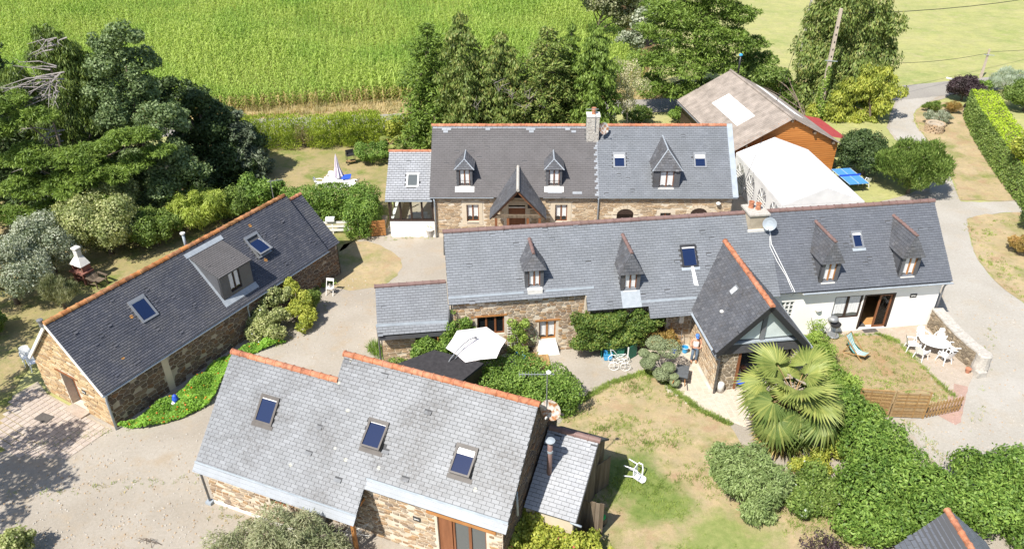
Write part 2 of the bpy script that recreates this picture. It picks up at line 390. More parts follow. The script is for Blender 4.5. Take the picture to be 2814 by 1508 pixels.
K['curtain'] = MAT('curtain', (0.72, 0.72, 0.71), (0.6, 0.6, 0.6), 9, 0.8, stretch=((1, 1, 0.2), (0, 0, 0)))
K['lime'] = MAT('lime', (0.72, 0.7, 0.66), (0.6, 0.58, 0.54), 4, 0.9, 0.3, 30)
K['blue_plastic'] = MAT('blue_plastic', (0.06, 0.33, 0.6), rough=0.35)
K['blue_deep'] = MAT('blue_deep', (0.03, 0.09, 0.5), rough=0.5)
K['pingpong'] = MAT('pingpong', (0.08, 0.26, 0.55), rough=0.4)
K['green_paint'] = MAT('green_paint', (0.025, 0.16, 0.105), (0.02, 0.13, 0.085), 5, 0.55)
K['green_bright'] = MAT('green_bright', (0.03, 0.45, 0.08), rough=0.5)
K['rust'] = MAT('rust', (0.5, 0.48, 0.44), (0.3, 0.13, 0.05), 6, 0.6, lo=0.45, hi=0.6)
K['tar'] = MAT('tar', (0.03, 0.028, 0.03), (0.045, 0.042, 0.044), 5, 0.9, 0.4, 60)
K['fibro'] = MAT('fibro', (0.34, 0.29, 0.25), (0.2, 0.17, 0.145), 1.6, 0.9, 0.4, 25, lo=0.3, hi=0.7)
K['red_sheet'] = MAT('red_sheet', (0.33, 0.06, 0.055), (0.28, 0.05, 0.045), 4, 0.5)
K['roof_light'] = MAT('roof_light', (0.85, 0.86, 0.86), rough=0.5)
K['pole_concrete'] = MAT('pole_concrete', (0.5, 0.42, 0.33), (0.42, 0.35, 0.28), 3, 0.9)
K['chimney_render'] = MAT('chimney_render', (0.42, 0.36, 0.27), (0.33, 0.28, 0.21), 3, 0.9, 0.4, 40)
K['granite'] = MAT('granite', (0.5, 0.47, 0.42), (0.36, 0.33, 0.29), 9, 0.9, 0.5, 40)
K['brick_red'] = MAT('brick_red', (0.28, 0.12, 0.09), (0.2, 0.09, 0.07), 8, 0.9)
K['skin'] = MAT('skin', (0.55, 0.3, 0.2), rough=0.6)
K['denim'] = MAT('denim', (0.14, 0.19, 0.25), (0.1, 0.14, 0.2), 14, 0.9)
K['cap_blue'] = MAT('cap_blue', (0.08, 0.2, 0.55), rough=0.8)
K['boot'] = MAT('boot', (0.35, 0.2, 0.11), rough=0.8)
K['floor_wood'] = MAT('floor_wood', (0.5, 0.28, 0.11), (0.43, 0.23, 0.09), 5, 0.5)
K['room'] = MAT('room', (0.12, 0.1, 0.08), rough=0.9)
K['mat_grey'] = MAT('mat_grey', (0.11, 0.1, 0.09), (0.08, 0.07, 0.065), 12, 0.95)
K['paver_pink'] = MAT('paver_pink', (1, 1, 1), (0.82, 0.8, 0.78), 5, 0.9, 0.3, 40, pieces=[(0.42, 0.355, 0.305), (0.46, 0.395, 0.34), (0.4, 0.335, 0.29), (0.48, 0.42, 0.36)])
K['paver_sand'] = MAT('paver_sand', (1, 1, 1), (0.88, 0.86, 0.84), 5, 0.9, 0.3, 40, pieces=[(0.5, 0.44, 0.36), (0.53, 0.47, 0.39), (0.48, 0.42, 0.34)])
K['clay_pot'] = MAT('clay_pot', (0.45, 0.2, 0.12), (0.38, 0.17, 0.1), 8, 0.8)
K['tarp'] = MAT('tarp', (0.12, 0.13, 0.14), (0.09, 0.095, 0.1), 6, 0.6)
K['cable'] = MAT('cable', (0.02, 0.02, 0.02), rough=0.6)
K['cable_white'] = MAT('cable_white', (0.75, 0.75, 0.73), rough=0.5)
def glass_mat(name, c, rough=0.06, spec=0.8):
    m, nt, b = nodes_of(name)
    b.inputs['Base Color'].default_value = (*c, 1); b.inputs['Roughness'].default_value = rough
    b.inputs['Specular IOR Level'].default_value = spec; b.inputs['IOR'].default_value = 1.5
    return m
K['glass'] = glass_mat('glass', (0.012, 0.014, 0.016))
K['glass_blue'] = glass_mat('glass_blue', (0.008, 0.018, 0.06))
K['glass_grey'] = glass_mat('glass_grey', (0.1, 0.11, 0.11))
K['tent_film'] = glass_mat('tent_film', (0.26, 0.26, 0.27), 0.25, 0.4)
def clear_glass():
    m, nt, b = nodes_of('clear_glass')
    t = N(nt, 'ShaderNodeBsdfTransparent'); t.inputs[0].default_value = (0.86, 0.9, 0.88, 1)
    g = N(nt, 'ShaderNodeBsdfGlossy'); g.inputs['Roughness'].default_value = 0.03
    f = N(nt, 'ShaderNodeFresnel'); mx = N(nt, 'ShaderNodeMixShader')
    nt.links.new(f.outputs[0], mx.inputs[0]); nt.links.new(t.outputs[0], mx.inputs[1]); nt.links.new(g.outputs[0], mx.inputs[2])
    nt.links.new(mx.outputs[0], nt.nodes['Material Output'].inputs[0])
    return m
K['clear_glass'] = clear_glass()

# ------------------------------------------------------------------ polygons
def clip(sub, poly, edge=None):
    out = sub
    k = 1 if edge else len(poly)
    for i in range(k):
        a, b = edge if edge else (poly[i], poly[(i+1) % k])
        inp, out = out, []
        if not inp: return []
        def side(p): return (b[0]-a[0])*(p[1]-a[1]) - (b[1]-a[1])*(p[0]-a[0])
        for j in range(len(inp)):
            p, q = inp[j], inp[(j+1) % len(inp)]
            sp, sq = side(p), side(q)
            if sp >= 0: out.append(p)
            if (sp > 0 and sq < 0) or (sp < 0 and sq > 0):
                t = sp / (sp - sq); out.append((p[0]+(q[0]-p[0])*t, p[1]+(q[1]-p[1])*t))
    return out

def area(p):
    return 0.5 * sum(p[i][0]*p[(i+1) % len(p)][1] - p[(i+1) % len(p)][0]*p[i][1] for i in range(len(p)))

def ccw(p): return list(p) if area(p) > 0 else list(reversed(p))

def emit(parent, name, pieces, mat, cap, edge=None):
    """the `cap` pieces that show largest become parts of their own, the rest ONE part of kind stuff"""
    W = wmat(parent)
    def score(pc):
        c = W @ pc[0]
        return pc[1] / max(1.0, (c.x**2 + c.y**2 + (c.z-CAM_H)**2))
    pieces = sorted(pieces, key=score, reverse=True)
    single = [p for p in pieces if p[4]][:cap]
    ids = set(id(p) for p in single)
    shared = {}
    for p in single:
        c, a, vs, fs, key = p
        if isinstance(key, tuple):
            kk, mtx = key
            if kk not in shared:
                inv = mtx.inverted()
                me = bpy.data.meshes.new(name); me.from_pydata([inv @ Vector(v) for v in vs], [], fs); me.materials.append(mat); shared[kk] = me
                if edge: me.materials.append(edge); me.polygons.foreach_set('material_index', [0]+[1]*(len(fs)-1))
            o = link(name, shared[kk], parent); o.matrix_basis = mtx
        else:
            me = bpy.data.meshes.new(name); me.from_pydata([Vector(v) - c for v in vs], [], fs); me.materials.append(mat)
            o = link(name, me, parent); o.location = c
    rest = [p for p in pieces if id(p) not in ids]
    if rest:
        mb = MB()
        for p in rest:
            if edge: mb.add(p[2], p[3]); mb.m[-len(p[3]):] = [0] + [1]*(len(p[3])-1)
            else: mb.add(p[2], p[3])
        o = mb.build(name + 's', [mat, edge] if edge else mat, parent); o['kind'] = 'stuff'

def slates(parent, o, u, h, slope, poly, sw, ex, mat, cap=0, holes=(), seed=1, lift=0.03, gap=0.007, name='slate', pick=None):
    """slates laid over the sloping plane through o; u along the eave, h the level way up the slope; poly in (along, level way up)"""
    r = random.Random(seed)
    o, u, h = Vector(o), Vector(u).normalized(), Vector(h).normalized()
    k = math.sqrt(1 + slope*slope)
    v = (h + Vector((0,0,slope))) / k
    n = u.cross(v)
    if n.z < 0: n = -n
    P = ccw([(a, b*k) for a, b in poly])
    x0, x1 = min(p[0] for p in P), max(p[0] for p in P); y0, y1 = min(p[1] for p in P), max(p[1] for p in P)
    hl = [(a, b, c*k, d*k) for a, b, c, d in holes]
    pcs = []
    j0, j1 = math.floor(y0/ex), math.ceil(y1/ex)
    full = sw*ex
    for j in range(j0, j1):
        ya = j*ex
        off = (0.5*sw if j % 2 else 0.0) + r.uniform(-0.03, 0.03)*sw
        i0 = math.floor((x0-off)/sw) - 1; i1 = math.ceil((x1-off)/sw) + 1
        for i in range(i0, i1):
            xa = off + i*sw
            if any(a < xa+sw/2 < b and c < ya+ex/2 < d for a, b, c, d in hl): continue
            vg = gap*1.9; q = [(xa+gap, ya+vg), (xa+sw-gap, ya+vg), (xa+sw-gap, ya+ex-0.001), (xa+gap, ya+ex-0.001)]
            c = clip(q, P)
            if len(c) < 3: continue
            A = abs(area(c))
            if A < 0.06*full: continue
            li = lift * r.uniform(0.85, 1.25)
            slip = r.random() < .012
            if slip:
                dx, dy = r.uniform(-.02, .02), -r.uniform(.02, .06); c = [(a+dx, b+dy) for a, b in c]; li *= 1.5
            def pt(a, b, z): return o + u*a + v*b + n*z
            top = [pt(a, b, 0.008 + li*(1-(b-ya)/ex)) for a, b in c]
            lo = [pt(a, b, 0.0) for a, b in c]
            m = len(c)
            fs = [tuple(range(m))] + [(e, m+e, m+(e+1) % m, (e+1) % m) for e in range(m)]
            ce = o + u*(xa+sw/2) + v*(ya+ex/2)
            key = None
            if not slip and A > 0.97*(sw-2*gap)*(ex-vg-.001) and (pick is None or pick(xa, ya/k)):
                li2 = lift
                top = [pt(a, b, 0.008 + li2*(1-(b-ya)/ex)) for a, b in q]; lo = [pt(a, b, 0.0) for a, b in q]; m = 4
                fs = [(0,1,2,3), (0,4,5,1), (1,5,6,2), (2,6,7,3), (3,7,4,0)]
                mt = Matrix((u, v, n)).transposed().to_4x4(); mt.translation = pt(xa, ya, 0)
                key = ('full', mt)
            pcs.append((ce, A, top+lo, fs, key))
    emit(parent, name, pcs, mat, cap, K['slate_edge'])

def stones(parent, o, u, poly, mat, cap=60, hr=(0.12, 0.26), wr=(0.18, 0.55), opens=(), seed=3, gap=0.03, dp=0.035, keep=1.0, name='stone', lean=0.0):
    """irregular rubble: cells grown round scattered seeds, flattened by the stones' proportions, rounded and set proud of the mortar"""
    r = random.Random(seed)
    o, u = Vector(o), Vector(u).normalized(); n = u.cross(Vector((0,0,1)))
    P = ccw(poly)
    x0, x1 = min(p[0] for p in P), max(p[0] for p in P); z0, z1 = min(p[1] for p in P), max(p[1] for p in P)
    hz_, wx = sum(hr)/2, sum(wr)/2; asp = wx/hz_
    sd = []
    nz = max(1, int(round((z1-z0)/hz_)))
    for j in range(-1, nz+1):
        x = x0 - r.uniform(0, wx)
        while x < x1 + wx:
            sd.append(((x + r.uniform(-.3, .3)*wx)/asp, z0 + (j+.5+r.uniform(-.36, .36))*hz_)); x += r.uniform(wr[0], wr[1])
    S_ = np.array(sd); pcs = []
    for i in range(len(sd)):
        c = S_[i]
        if not (x0-.1 < c[0]*asp < x1+.1 and z0-.1 < c[1] < z1+.1) or r.random() > keep: continue
        q = [(c[0]-2*hz_, c[1]-2*hz_), (c[0]+2*hz_, c[1]-2*hz_), (c[0]+2*hz_, c[1]+2*hz_), (c[0]-2*hz_, c[1]+2*hz_)]
        dd = ((S_-c)**2).sum(1)
        for k in np.argsort(dd)[1:14]:
            e = S_[k]; m = (c+e)/2; d = e-c
            t = (-d[1], d[0]); q = clip(q, None, (tuple(m), (m[0]+t[0], m[1]+t[1])))
            if len(q) < 3: break
        if len(q) < 3: continue
        q = [(a*asp, b) for a, b in q]
        q = clip(q, P)
        if len(q) < 3: continue
        bx0, bx1 = min(p[0] for p in q), max(p[0] for p in q); bz0, bz1 = min(p[1] for p in q), max(p[1] for p in q)
        bad = False
        for (oa, ob, oc, od) in opens:
            if bx1 > oa and bx0 < ob and bz1 > oc and bz0 < od:
                mx, mz = (bx0+bx1)/2, (bz0+bz1)/2
                if oa < mx < ob and oc < mz < od: bad = True; break
                if mx <= oa: q = clip(q, None, ((oa, 0), (oa, 1)))
                elif mx >= ob: q = clip(q, None, ((ob, 1), (ob, 0)))
                elif mz >= od: q = clip(q, None, ((0, od), (1, od)))
                else: q = clip(q, None, ((1, oc), (0, oc)))
                if len(q) < 3: bad = True; break
        if bad: continue
        cx = sum(p[0] for p in q)/len(q); cz_ = sum(p[1] for p in q)/len(q)
        w_, h_ = max(.02, bx1-bx0), max(.02, bz1-bz0)
        g = gap*r.uniform(.45, 1.1); fx, fz_ = max(.3, 1-g/w_), max(.3, 1-g/h_)
        q = [(cx+(p[0]-cx)*fx, cz_+(p[1]-cz_)*fz_) for p in q]
        q2 = []
        for k in range(len(q)):
            a, b = q[k], q[(k+1) % len(q)]; q2 += [(a[0]*.88+b[0]*.12, a[1]*.88+b[1]*.12), (a[0]*.12+b[0]*.88, a[1]*.12+b[1]*.88)]
        q = q2
        A = abs(area(q))
        if A < .002: continue
        D = dp*r.uniform(.4, 1.2)
        def pt(x_, z_, q_): return o + u*x_ + n*q_ + Vector((0,0,z_))
        lo = [pt(p[0], p[1], 0.001) for p in q]; hi = [pt(cx+(p[0]-cx)*.86, cz_+(p[1]-cz_)*.86, D) for p in q]
        m = len(q)
        pcs.append((pt(cx, cz_, 0), A, lo+hi, [tuple(range(m, 2*m))] + [(e, (e+1) % m, m+(e+1) % m, m+e) for e in range(m)], True))
    emit(parent, name, pcs, mat, cap)

class Fr:
    """a wall plane: x along u, z up, `out` away from the wall"""
    def __init__(s, o, u):
        s.o, s.u = Vector(o), Vector(u).normalized(); s.n = s.u.cross(Vector((0,0,1)))
    def p(s, x, out, z): return s.o + s.u*x + s.n*out + Vector((0,0,z))
    def bx(s, mb, x0, x1, a0, a1, z0, z1, mi=0):
        vs = [s.p(x0,a0,z0), s.p(x1,a0,z0), s.p(x1,a1,z0), s.p(x0,a1,z0), s.p(x0,a0,z1), s.p(x1,a0,z1), s.p(x1,a1,z1), s.p(x0,a1,z1)]
        mb.add(vs, [(0,1,2,3),(7,6,5,4),(4,5,1,0),(5,6,2,1),(6,7,3,2),(7,4,0,3)], mi)

def wall(parent, fr, L, z0, z1, opens, mat, gable=None, th=0.3, name='wall'):
    """one wall: face with openings cut out, their reveals, optional gable polygon (x, z) on top, and a back"""
    mb = MB()
    xs = sorted(set([0, L] + [v for a in opens for v in a[:2]])); zs = sorted(set([z0, z1] + [v for a in opens for v in a[2:4]]))
    for i in range(len(xs)-1):
        for j in range(len(zs)-1):
            cx, cz = (xs[i]+xs[i+1])/2, (zs[j]+zs[j+1])/2
            if any(a[0] < cx < a[1] and a[2] < cz < a[3] for a in opens): continue
            mb.poly([fr.p(xs[i],0,zs[j]), fr.p(xs[i+1],0,zs[j]), fr.p(xs[i+1],0,zs[j+1]), fr.p(xs[i],0,zs[j+1])])
    for a in opens:
        x0, x1, za, zb = a[:4]
        mb.poly([fr.p(x0,0,za), fr.p(x0,0,zb), fr.p(x0,-th,zb), fr.p(x0,-th,za)])
        mb.poly([fr.p(x1,0,za), fr.p(x1,-th,za), fr.p(x1,-th,zb), fr.p(x1,0,zb)])
        mb.poly([fr.p(x0,0,zb), fr.p(x1,0,zb), fr.p(x1,-th,zb), fr.p(x0,-th,zb)])
        mb.poly([fr.p(x0,0,za), fr.p(x0,-th,za), fr.p(x1,-th,za), fr.p(x1,0,za)])
    if gable: mb.poly([fr.p(x, 0, z) for x, z in gable])
    return mb.build(name, mat, parent)

def window(parent, fr, x0, x1, z0, z1, fmat, n=2, rec=0.16, glass='glass', curtain=None, t=0.06, sub=True, name='window', bars=0):
    mb = MB()
    a0, a1 = -rec-0.05, -rec+0.02
    fr.bx(mb, x0, x1, a0, a1, z0, z0+t); fr.bx(mb, x0, x1, a0, a1, z1-t, z1)
    fr.bx(mb, x0, x0+t, a0, a1, z0+t, z1-t); fr.bx(mb, x1-t, x1, a0, a1, z0+t, z1-t)
    for k in range(1, n):
        x = x0 + (x1-x0)*k/n; fr.bx(mb, x-t*.7, x+t*.7, a0, a1+0.006, z0+t, z1-t)
    for k in range(1, bars+1):
        z = z0 + (z1-z0)*k/(bars+1); fr.bx(mb, x0+t, x1-t, a0+.01, a1-0.01, z-.012, z+.012)
    w = mb.build(name, K[fmat], parent)
    host = w if sub else parent
    for k in range(n):
        xa = x0 + (x1-x0)*k/n + t*.8; xb = x0 + (x1-x0)*(k+1)/n - t*.8
        g = MB(); fr.bx(g, xa, xb, a0+.012, a0+.024, z0+t, z1-t); g.build('pane', K[glass], host)
        if curtain:
            c = MB(); zt = z1-t; zb = z0+t+(z1-z0)*curtain
            s = 9
            for e in range(s):
                xe, xf = xa+(xb-xa)*e/s, xa+(xb-xa)*(e+1)/s
                oo = 0.004 if e % 2 else 0.012
                zz = zb + 0.05*abs(math.sin(3.14*e/(s-1)))
                c.poly([fr.p(xe, a0+.026+oo, zz), fr.p(xf, a0+.026+(0.016-oo), zz), fr.p(xf, a0+.026+(0.016-oo), zt), fr.p(xe, a0+.026+oo, zt)])
            c.build('curtain', K['curtain'], host)
    return w

def skylight(parent, o, u, h, slope, x, t, w, L, fmat='metal_dark', glass='glass_blue', tilt=0.0, blind=0.0, flash=None, fw=0.08):
    """roof window centred at x along, t level way up; L measured up the slope; tilt opens the sash from the top"""
    o, u, h = Vector(o), Vector(u).normalized(), Vector(h).normalized()
    k = math.sqrt(1+slope*slope); v = (h+Vector((0,0,slope)))/k; n = u.cross(v); n = n if n.z > 0 else -n
    c = o + u*x + v*(t*k)
    root = None
    mb = MB()
    def B(m, a0, a1, b0, b1, d0, d1, T=None):
        vs = []
        for d in (d0, d1):
            for a, b in ((a0,b0),(a1,b0),(a1,b1),(a0,b1)):
                q = Vector((a, b, d))
                if T: q = T(q)
                vs.append(c + u*q.x + v*q.y + n*q.z)
        m.add(vs, [(0,3,2,1),(4,5,6,7),(0,1,5,4),(1,2,6,5),(2,3,7,6),(3,0,4,7)])
    hw, hl = w/2, L/2
    B(mb, -hw, hw, hl-fw*1.6, hl, 0, 0.1); B(mb, -hw, hw, -hl, -hl+fw, 0, 0.085)
    B(mb, -hw, -hw+fw, -hl+fw, hl-fw*1.6, 0, 0.09); B(mb, hw-fw, hw, -hl+fw, hl-fw*1.6, 0, 0.09)
    root = mb.build('skylight', K[fmat], parent)
    if flash:
        f = MB(); B(f, -hw-.07, hw+.07, -hl-.16, -hl-.002, 0.03, 0.042); f.build('flashing', K[flash], root)
    ca, sa = math.cos(tilt), math.sin(tilt)
    def T(q):
        y, z = q.y-0.0, q.z
        if not tilt: return q
        return Vector((q.x, y*ca + z*sa, -y*sa + z*ca + 0.05))
    g = MB(); B(g, -hw+fw, hw-fw, -hl+fw, hl-fw*1.6, 0.05, 0.062, T); g.build('pane', K[glass], root)
    if tilt:
        s = MB()
        B(s, -hw+.02, -hw+fw, -hl+.02, hl-.05, 0.04, 0.1, T); B(s, hw-fw, hw-.02, -hl+.02, hl-.05, 0.04, 0.1, T); B(s, -hw+fw, hw-fw, -hl+.02, -hl+fw, 0.04, 0.1, T)
        s.build('sash', K[fmat], root)
    if blind:
        b = MB(); B(b, -hw+fw, hw-fw, hl-fw*1.6-(L-2*fw)*blind, hl-fw*1.6, 0.063, 0.068, T); b.build('blind', K['white_paint'], root)
    return root

def ridge(parent, a, b, r=0.13, L=0.42, mat='tile_brown', name='ridge_tile', collar=0.018):
    a, b = Vector(a), Vector(b); d = b-a; n = max(1, round(d.length/L)); l = d.length/n
    x = d.normalized(); y = Vector((0,0,1)).cross(x).normalized(); z = x.cross(y)
    mb = MB(); prof = []
    for (px, rr) in ((0.0, r+collar), (0.05, r+collar), (0.055, r), (l-.004, r-.006)): prof.append((px, rr))
    vs, fs = [], []
    S_ = 8
    for px, rr in prof:
        for k in range(S_+1):
            an = -0.25 + (math.pi+0.5)*k/S_
            vs.append((px, rr*math.cos(an), rr*math.sin(an)))
    for i in range(len(prof)-1):
        for k in range(S_): fs.append((i*(S_+1)+k, (i+1)*(S_+1)+k, (i+1)*(S_+1)+k+1, i*(S_+1)+k+1))
    fs.append(tuple(range(S_+1))); m = (len(prof)-1)*(S_+1); fs.append(tuple(reversed(range(m, m+S_+1))))
    me = bpy.data.meshes.new(name); me.from_pydata(vs, [], fs); me.materials.append(K[mat])
    M0 = Matrix((x, y, z)).transposed().to_4x4()
    rr = random.Random(int(abs(a.x*97+b.y*31)))
    for i in range(n):
        o = link(name, me, parent); m = M0 @ Matrix.Rotation(rr.uniform(-.012, .012), 4, 'Z'); m.translation = a + x*(l*i) + Vector((0,0,rr.uniform(-.006, .006))); o.matrix_basis = m

def gutter(parent, a, b, mat='zinc', r=0.06, name='gutter'):
    mb = MB(); a, b = Vector(a), Vector(b); x = (b-a).normalized(); y = Vector((0,0,1)).cross(x).normalized()
    vs, fs = [], []
    for p in (a, b):
        for k in range(7):
            an = math.pi + math.pi*k/6
            vs.append(p + y*(r*math.cos(an)) + Vector((0,0,r*math.sin(an)+r)))
        for k in range(6, -1, -1):
            an = math.pi + math.pi*k/6
            vs.append(p + y*((r-.012)*math.cos(an)) + Vector((0,0,(r-.012)*math.sin(an)+r)))
    for k in range(13): fs.append((k, k+1, 14+k+1, 14+k))
    fs.append((13, 0, 14, 27)); fs.append(tuple(range(14))); fs.append(tuple(reversed(range(14, 28))))
    mb.add(vs, fs); return mb.build(name, K[mat], parent)

def pipe(parent, pts, r=0.045, mat='zinc_dark', name='downpipe', n=8):
    mb = MB(); mb.tube(pts, r, n); return mb.build(name, K[mat], parent, smooth=True)

def scribble(parent, fr, x0, x1, z0, z1, out, seed=1, lines=1, mat='white_paint'):
    """strokes of a hand-painted name on a plaque, too small to read"""
    r = random.Random(seed); mb = MB(); n = 16
    for l in range(lines):
        za = z1 - (z1-z0)*(l+.5)/lines; hh = (z1-z0)/lines*.36
        pts = [fr.p(x0+(x1-x0)*(i+.5*r.random())/n, out, za+hh*(math.sin(i*2.1+l)*r.uniform(.3, 1) + (1.1 if i in (0, n//2) else 0)*.6)) for i in range(n)]
        mb.tube(pts, 0.012, 4)
    mb.build('lettering', K[mat], parent)
# ------------------------------------------------------------------ ground
def chaikin(p, n=2):
    for _ in range(n):
        q = []
        for i in range(len(p)):
            a, b = p[i], p[(i+1) % len(p)]
            q += [a*.75+b*.25, a*.25+b*.75]
        p = q
    return p

def sheet(name, pts, z, mat, smooth=2, rag=0.0, step=0.35, kind='structure', seed=5):
    P = [Vector((p[0], p[1], 0)) for p in pts]
    if smooth: P = chaikin(P, smooth)
    if rag:
        r = random.Random(seed); Q = []
        for i in range(len(P)):
            a, b = P[i], P[(i+1) % len(P)]; d = b-a; m = max(1, min(80, int(d.length/step)))
            nrm = Vector((-d.y, d.x, 0)).normalized() if d.length > 1e-6 else Vector((0,0,0))
            for k in range(m): Q.append(a + d*(k/m) + nrm*(r.gauss(0, rag)))
        P = Q
    P = [Vector((p.x, p.y, 0)) for p in P]
    tris = tessellate_polygon([P])
    me = bpy.data.meshes.new(name)
    fs = []
    for t in tris:
        a, b, c = (P[i] for i in t)
        fs.append(tuple(t) if (b-a).cross(c-a).z > 0 else tuple(reversed(t)))
    me.from_pydata([(p.x, p.y, z) for p in P], [], fs); me.materials.append(mat)
    o = link(name, me); o['kind'] = kind
    return o

def px(*pts): return [at(x, y) for x, y in pts]

sheet('ground', [(-700, -60), (700, -60), (700, 1100), (-700, 1100)], -0.02, K['meadow'], 0)
GRAVEL = px((-500, 1900), (-420, 1130), (70, 1110), (290, 1000), (560, 860), (850, 660), (900, 600), (1000, 540), (1500, 500), (1850, 470), (2000, 560), (2250, 500), (2330, 470), (2325, 400), (2228, 335), (2240, 285), (2258, 240), (2330, 230), (2392, 226), (2388, 246), (2330, 258), (2297, 282), (2299, 312), (2340, 362), (2385, 424), (2408, 490), (2418, 511), (2560, 504), (2760, 498), (2760, 523), (2570, 531), (2432, 541), (2436, 580), (2450, 640), (2490, 695), (2540, 740), (2720, 860), (3100, 1100), (3200, 1900))
sheet('gravel_yard', GRAVEL, 0.0, K['gravel'], 1, 0.03)
sheet('gravel_drive', px((2370, 720), (2345, 500), (2325, 400), (2236, 335), (2246, 290), (2262, 246), (2385, 232), (2332, 256), (2296, 280), (2298, 312), (2340, 362), (2384, 424), (2407, 490), (2420, 513), (2760, 500), (2758, 522), (2430, 540), (2436, 580), (2450, 640), (2490, 695), (2540, 740), (2700, 850), (2820, 1000), (2800, 1250), (2420, 1240), (2290, 1090), (2280, 1060), (2420, 1020), (2450, 940), (2380, 800)), 0.004, K['gravel_drive'], 1, 0.03)
sheet('garden_lawn', px((-700, 470), (200, 380), (640, 350), (985, 345), (986, 520), (985, 566), (948, 592), (905, 600), (842, 640), (600, 760), (250, 960), (110, 880), (62, 940), (22, 1000), (58, 1060), (62, 1108), (-30, 1150), (-500, 1200)), 0.008, K['lawn_left'], 1, 0.05)
sheet('lawn_patch', px((835, 655), (868, 606), (930, 606), (995, 636), (1017, 662), (1000, 690), (975, 714), (948, 722), (868, 732), (832, 715)), 0.008, K['dry_lawn'], 2, 0.05)
LAWN = px((1400, 1075), (1432, 1026), (1520, 970), (1622, 934), (1662, 952), (1700, 985), (1760, 1030), (1838, 1067), (1880, 1150), (2000, 1190), (2085, 1180), (2125, 1280), (2185, 1400), (2210, 1900), (1300, 1900), (1290, 1300), (1360, 1200))
sheet('front_lawn', LAWN, 0.008, K['dry_lawn'], 1, 0.04)
sheet('terrace_lawn', px((2030, 862), (2072, 848), (2208, 842), (2254, 856), (2330, 930), (2408, 1008), (2300, 1040), (2170, 1040), (2050, 950)), 0.012, K['lawn_patchy'], 1, 0.04)
sheet('drive_island_lawn', px((2302, 312), (2299, 284), (2332, 262), (2400, 256), (2480, 300), (2800, 430), (2800, 494), (2420, 509), (2410, 488), (2387, 424), (2342, 362)), 0.008, K['dry_lawn'], 1, 0.05)
sheet('side_lawn', px((2434, 543), (2438, 580), (2452, 640), (2492, 695), (2542, 740), (2720, 858), (3100, 1090), (3100, 518), (2570, 533)), 0.008, K['dry_lawn'], 1, 0.05)
sheet('concrete_terrace', px((2030, 842), (2335, 815), (2448, 940), (2432, 985), (2330, 990), (2300, 940), (2252, 852), (2208, 838), (2070, 846)), 0.006, K['concrete'], 0, 0.01)
sheet('pink_terrace', px((2300, 985), (2395, 978), (2400, 965), (2434, 972), (2418, 1062), (2404, 1068), (2330, 1030)), 0.009, K['pink_concrete'], 0, 0.03)
road_px = [(-400, 352), (200, 334), (700, 315), (1000, 304), (1535, 270), (1750, 262), (2100, 246), (2265, 234), (2400, 220), (2700, 190)]
rp = [at(*p) for p in road_px]
def strip(c, w):
    L_, R_ = [], []
    for i, p in enumerate(c):
        d = (c[min(i+1, len(c)-1)] - c[max(i-1, 0)]).normalized(); n = Vector((-d.y, d.x, 0))
        L_.append(p + n*w/2); R_.append(p - n*w/2)
    return L_ + list(reversed(R_))
sheet('road', strip(rp, 3.6), 0.012, K['asphalt'], 0, 0.04)
sheet('road_verge', strip([p + Vector((0, 3.6, 0)) for p in rp[:8]], 4.2), 0.004, K['verge'], 0, 0.15)
CORN_NEAR = [Vector((-150, 71, 0)), at(-500, 318), at(100, 300), at(645, 270), at(1025, 244), at(1330, 226), at(1620, 200)]
sheet('field_soil', CORN_NEAR + [at(1660, 120), at(1640, 40), Vector((34, 150, 0)), Vector((-140, 160, 0)), Vector((-110, 70, 0))], 0.008, K['soil'], 0)

# ------------------------------------------------------------------ the long house (nearest the terrace)
C = thing('long_house', 'long slate-roofed stone house with brown ridge tiles, white right end and glazed gable porch', 'house', (23.41, 34.23, 0), rad(6.9))
cz = lambda t: 3.05 + 0.97*t
XU, YU = Vector((1,0,0)), Vector((0,1,0))
def roofplane(parent, name, pts, mat='underlay', th=0.12):
    mb = MB(); mb.slab(pts, th); return mb.build(name, K[mat], parent)
def rect(x0, x1, t0, t1): return [(x0,t0),(x1,t0),(x1,t1),(x0,t1)]
def roof_rects(parent, z, yoff, rects, ridge_y, ridge_z, back=None):
    """dark decking under the slates"""
    mb = MB()
    for x0, x1, t0, t1 in rects:
        mb.slab([(x0, t0, z(t0)), (x1, t0, z(t0)), (x1, t1, z(t1)), (x0, t1, z(t1))], 0.1)
    mb.build('roof_decking', K['underlay'], parent)
# front decking
roof_rects(C, cz, 0, [(-26.7, -19.75, .5, 3.26), (-19.75, -14.2, -.1, 3.26), (-16.6, -14.2, -.55, -.1), (-14.2, 0, 0, 3.26)], 3.26, 6.21)
mb = MB(); mb.slab([(0, 6.6, 2.95), (-26.7, 6.6, 2.95), (-26.7, 3.26, 6.21), (0, 3.26, 6.21)], 0.1); mb.build('back_roof', K['slate_mid'], C)
C_holes = [(-22.75, -21.95, 1.0, 1.85), (-17.9, -17.0, .65, 1.45), (-7.4, -6.45, .4, 1.4), (-3.0, -2.0, .4, 1.4), (-14.53, -13.7, 1.27, 2.11), (-5.13, -4.54, 1.54, 2.21), (-10.6, -9.85, 2.7, 3.3)]
def c_area(rects, mat, cap, seed):
    for i, (x0, x1, t0, t1) in enumerate(rects):
        slates(C, (0, 0, 3.05), XU, YU, 0.97, rect(x0, x1, t0, t1), 0.29, 0.137, K[mat], cap[i], C_holes, seed+i, .022, .0045)
c_area([(-26.7, -19.75, .5, 3.24), (-19.75, -9.6, -.1, 3.24), (-16.6, -14.2, -.55, -.1)], 'slate_mid', (60, 90, 10), 21)
c_area([(-9.6, 0, 0, 3.24)], 'slate_right', (70,), 31)
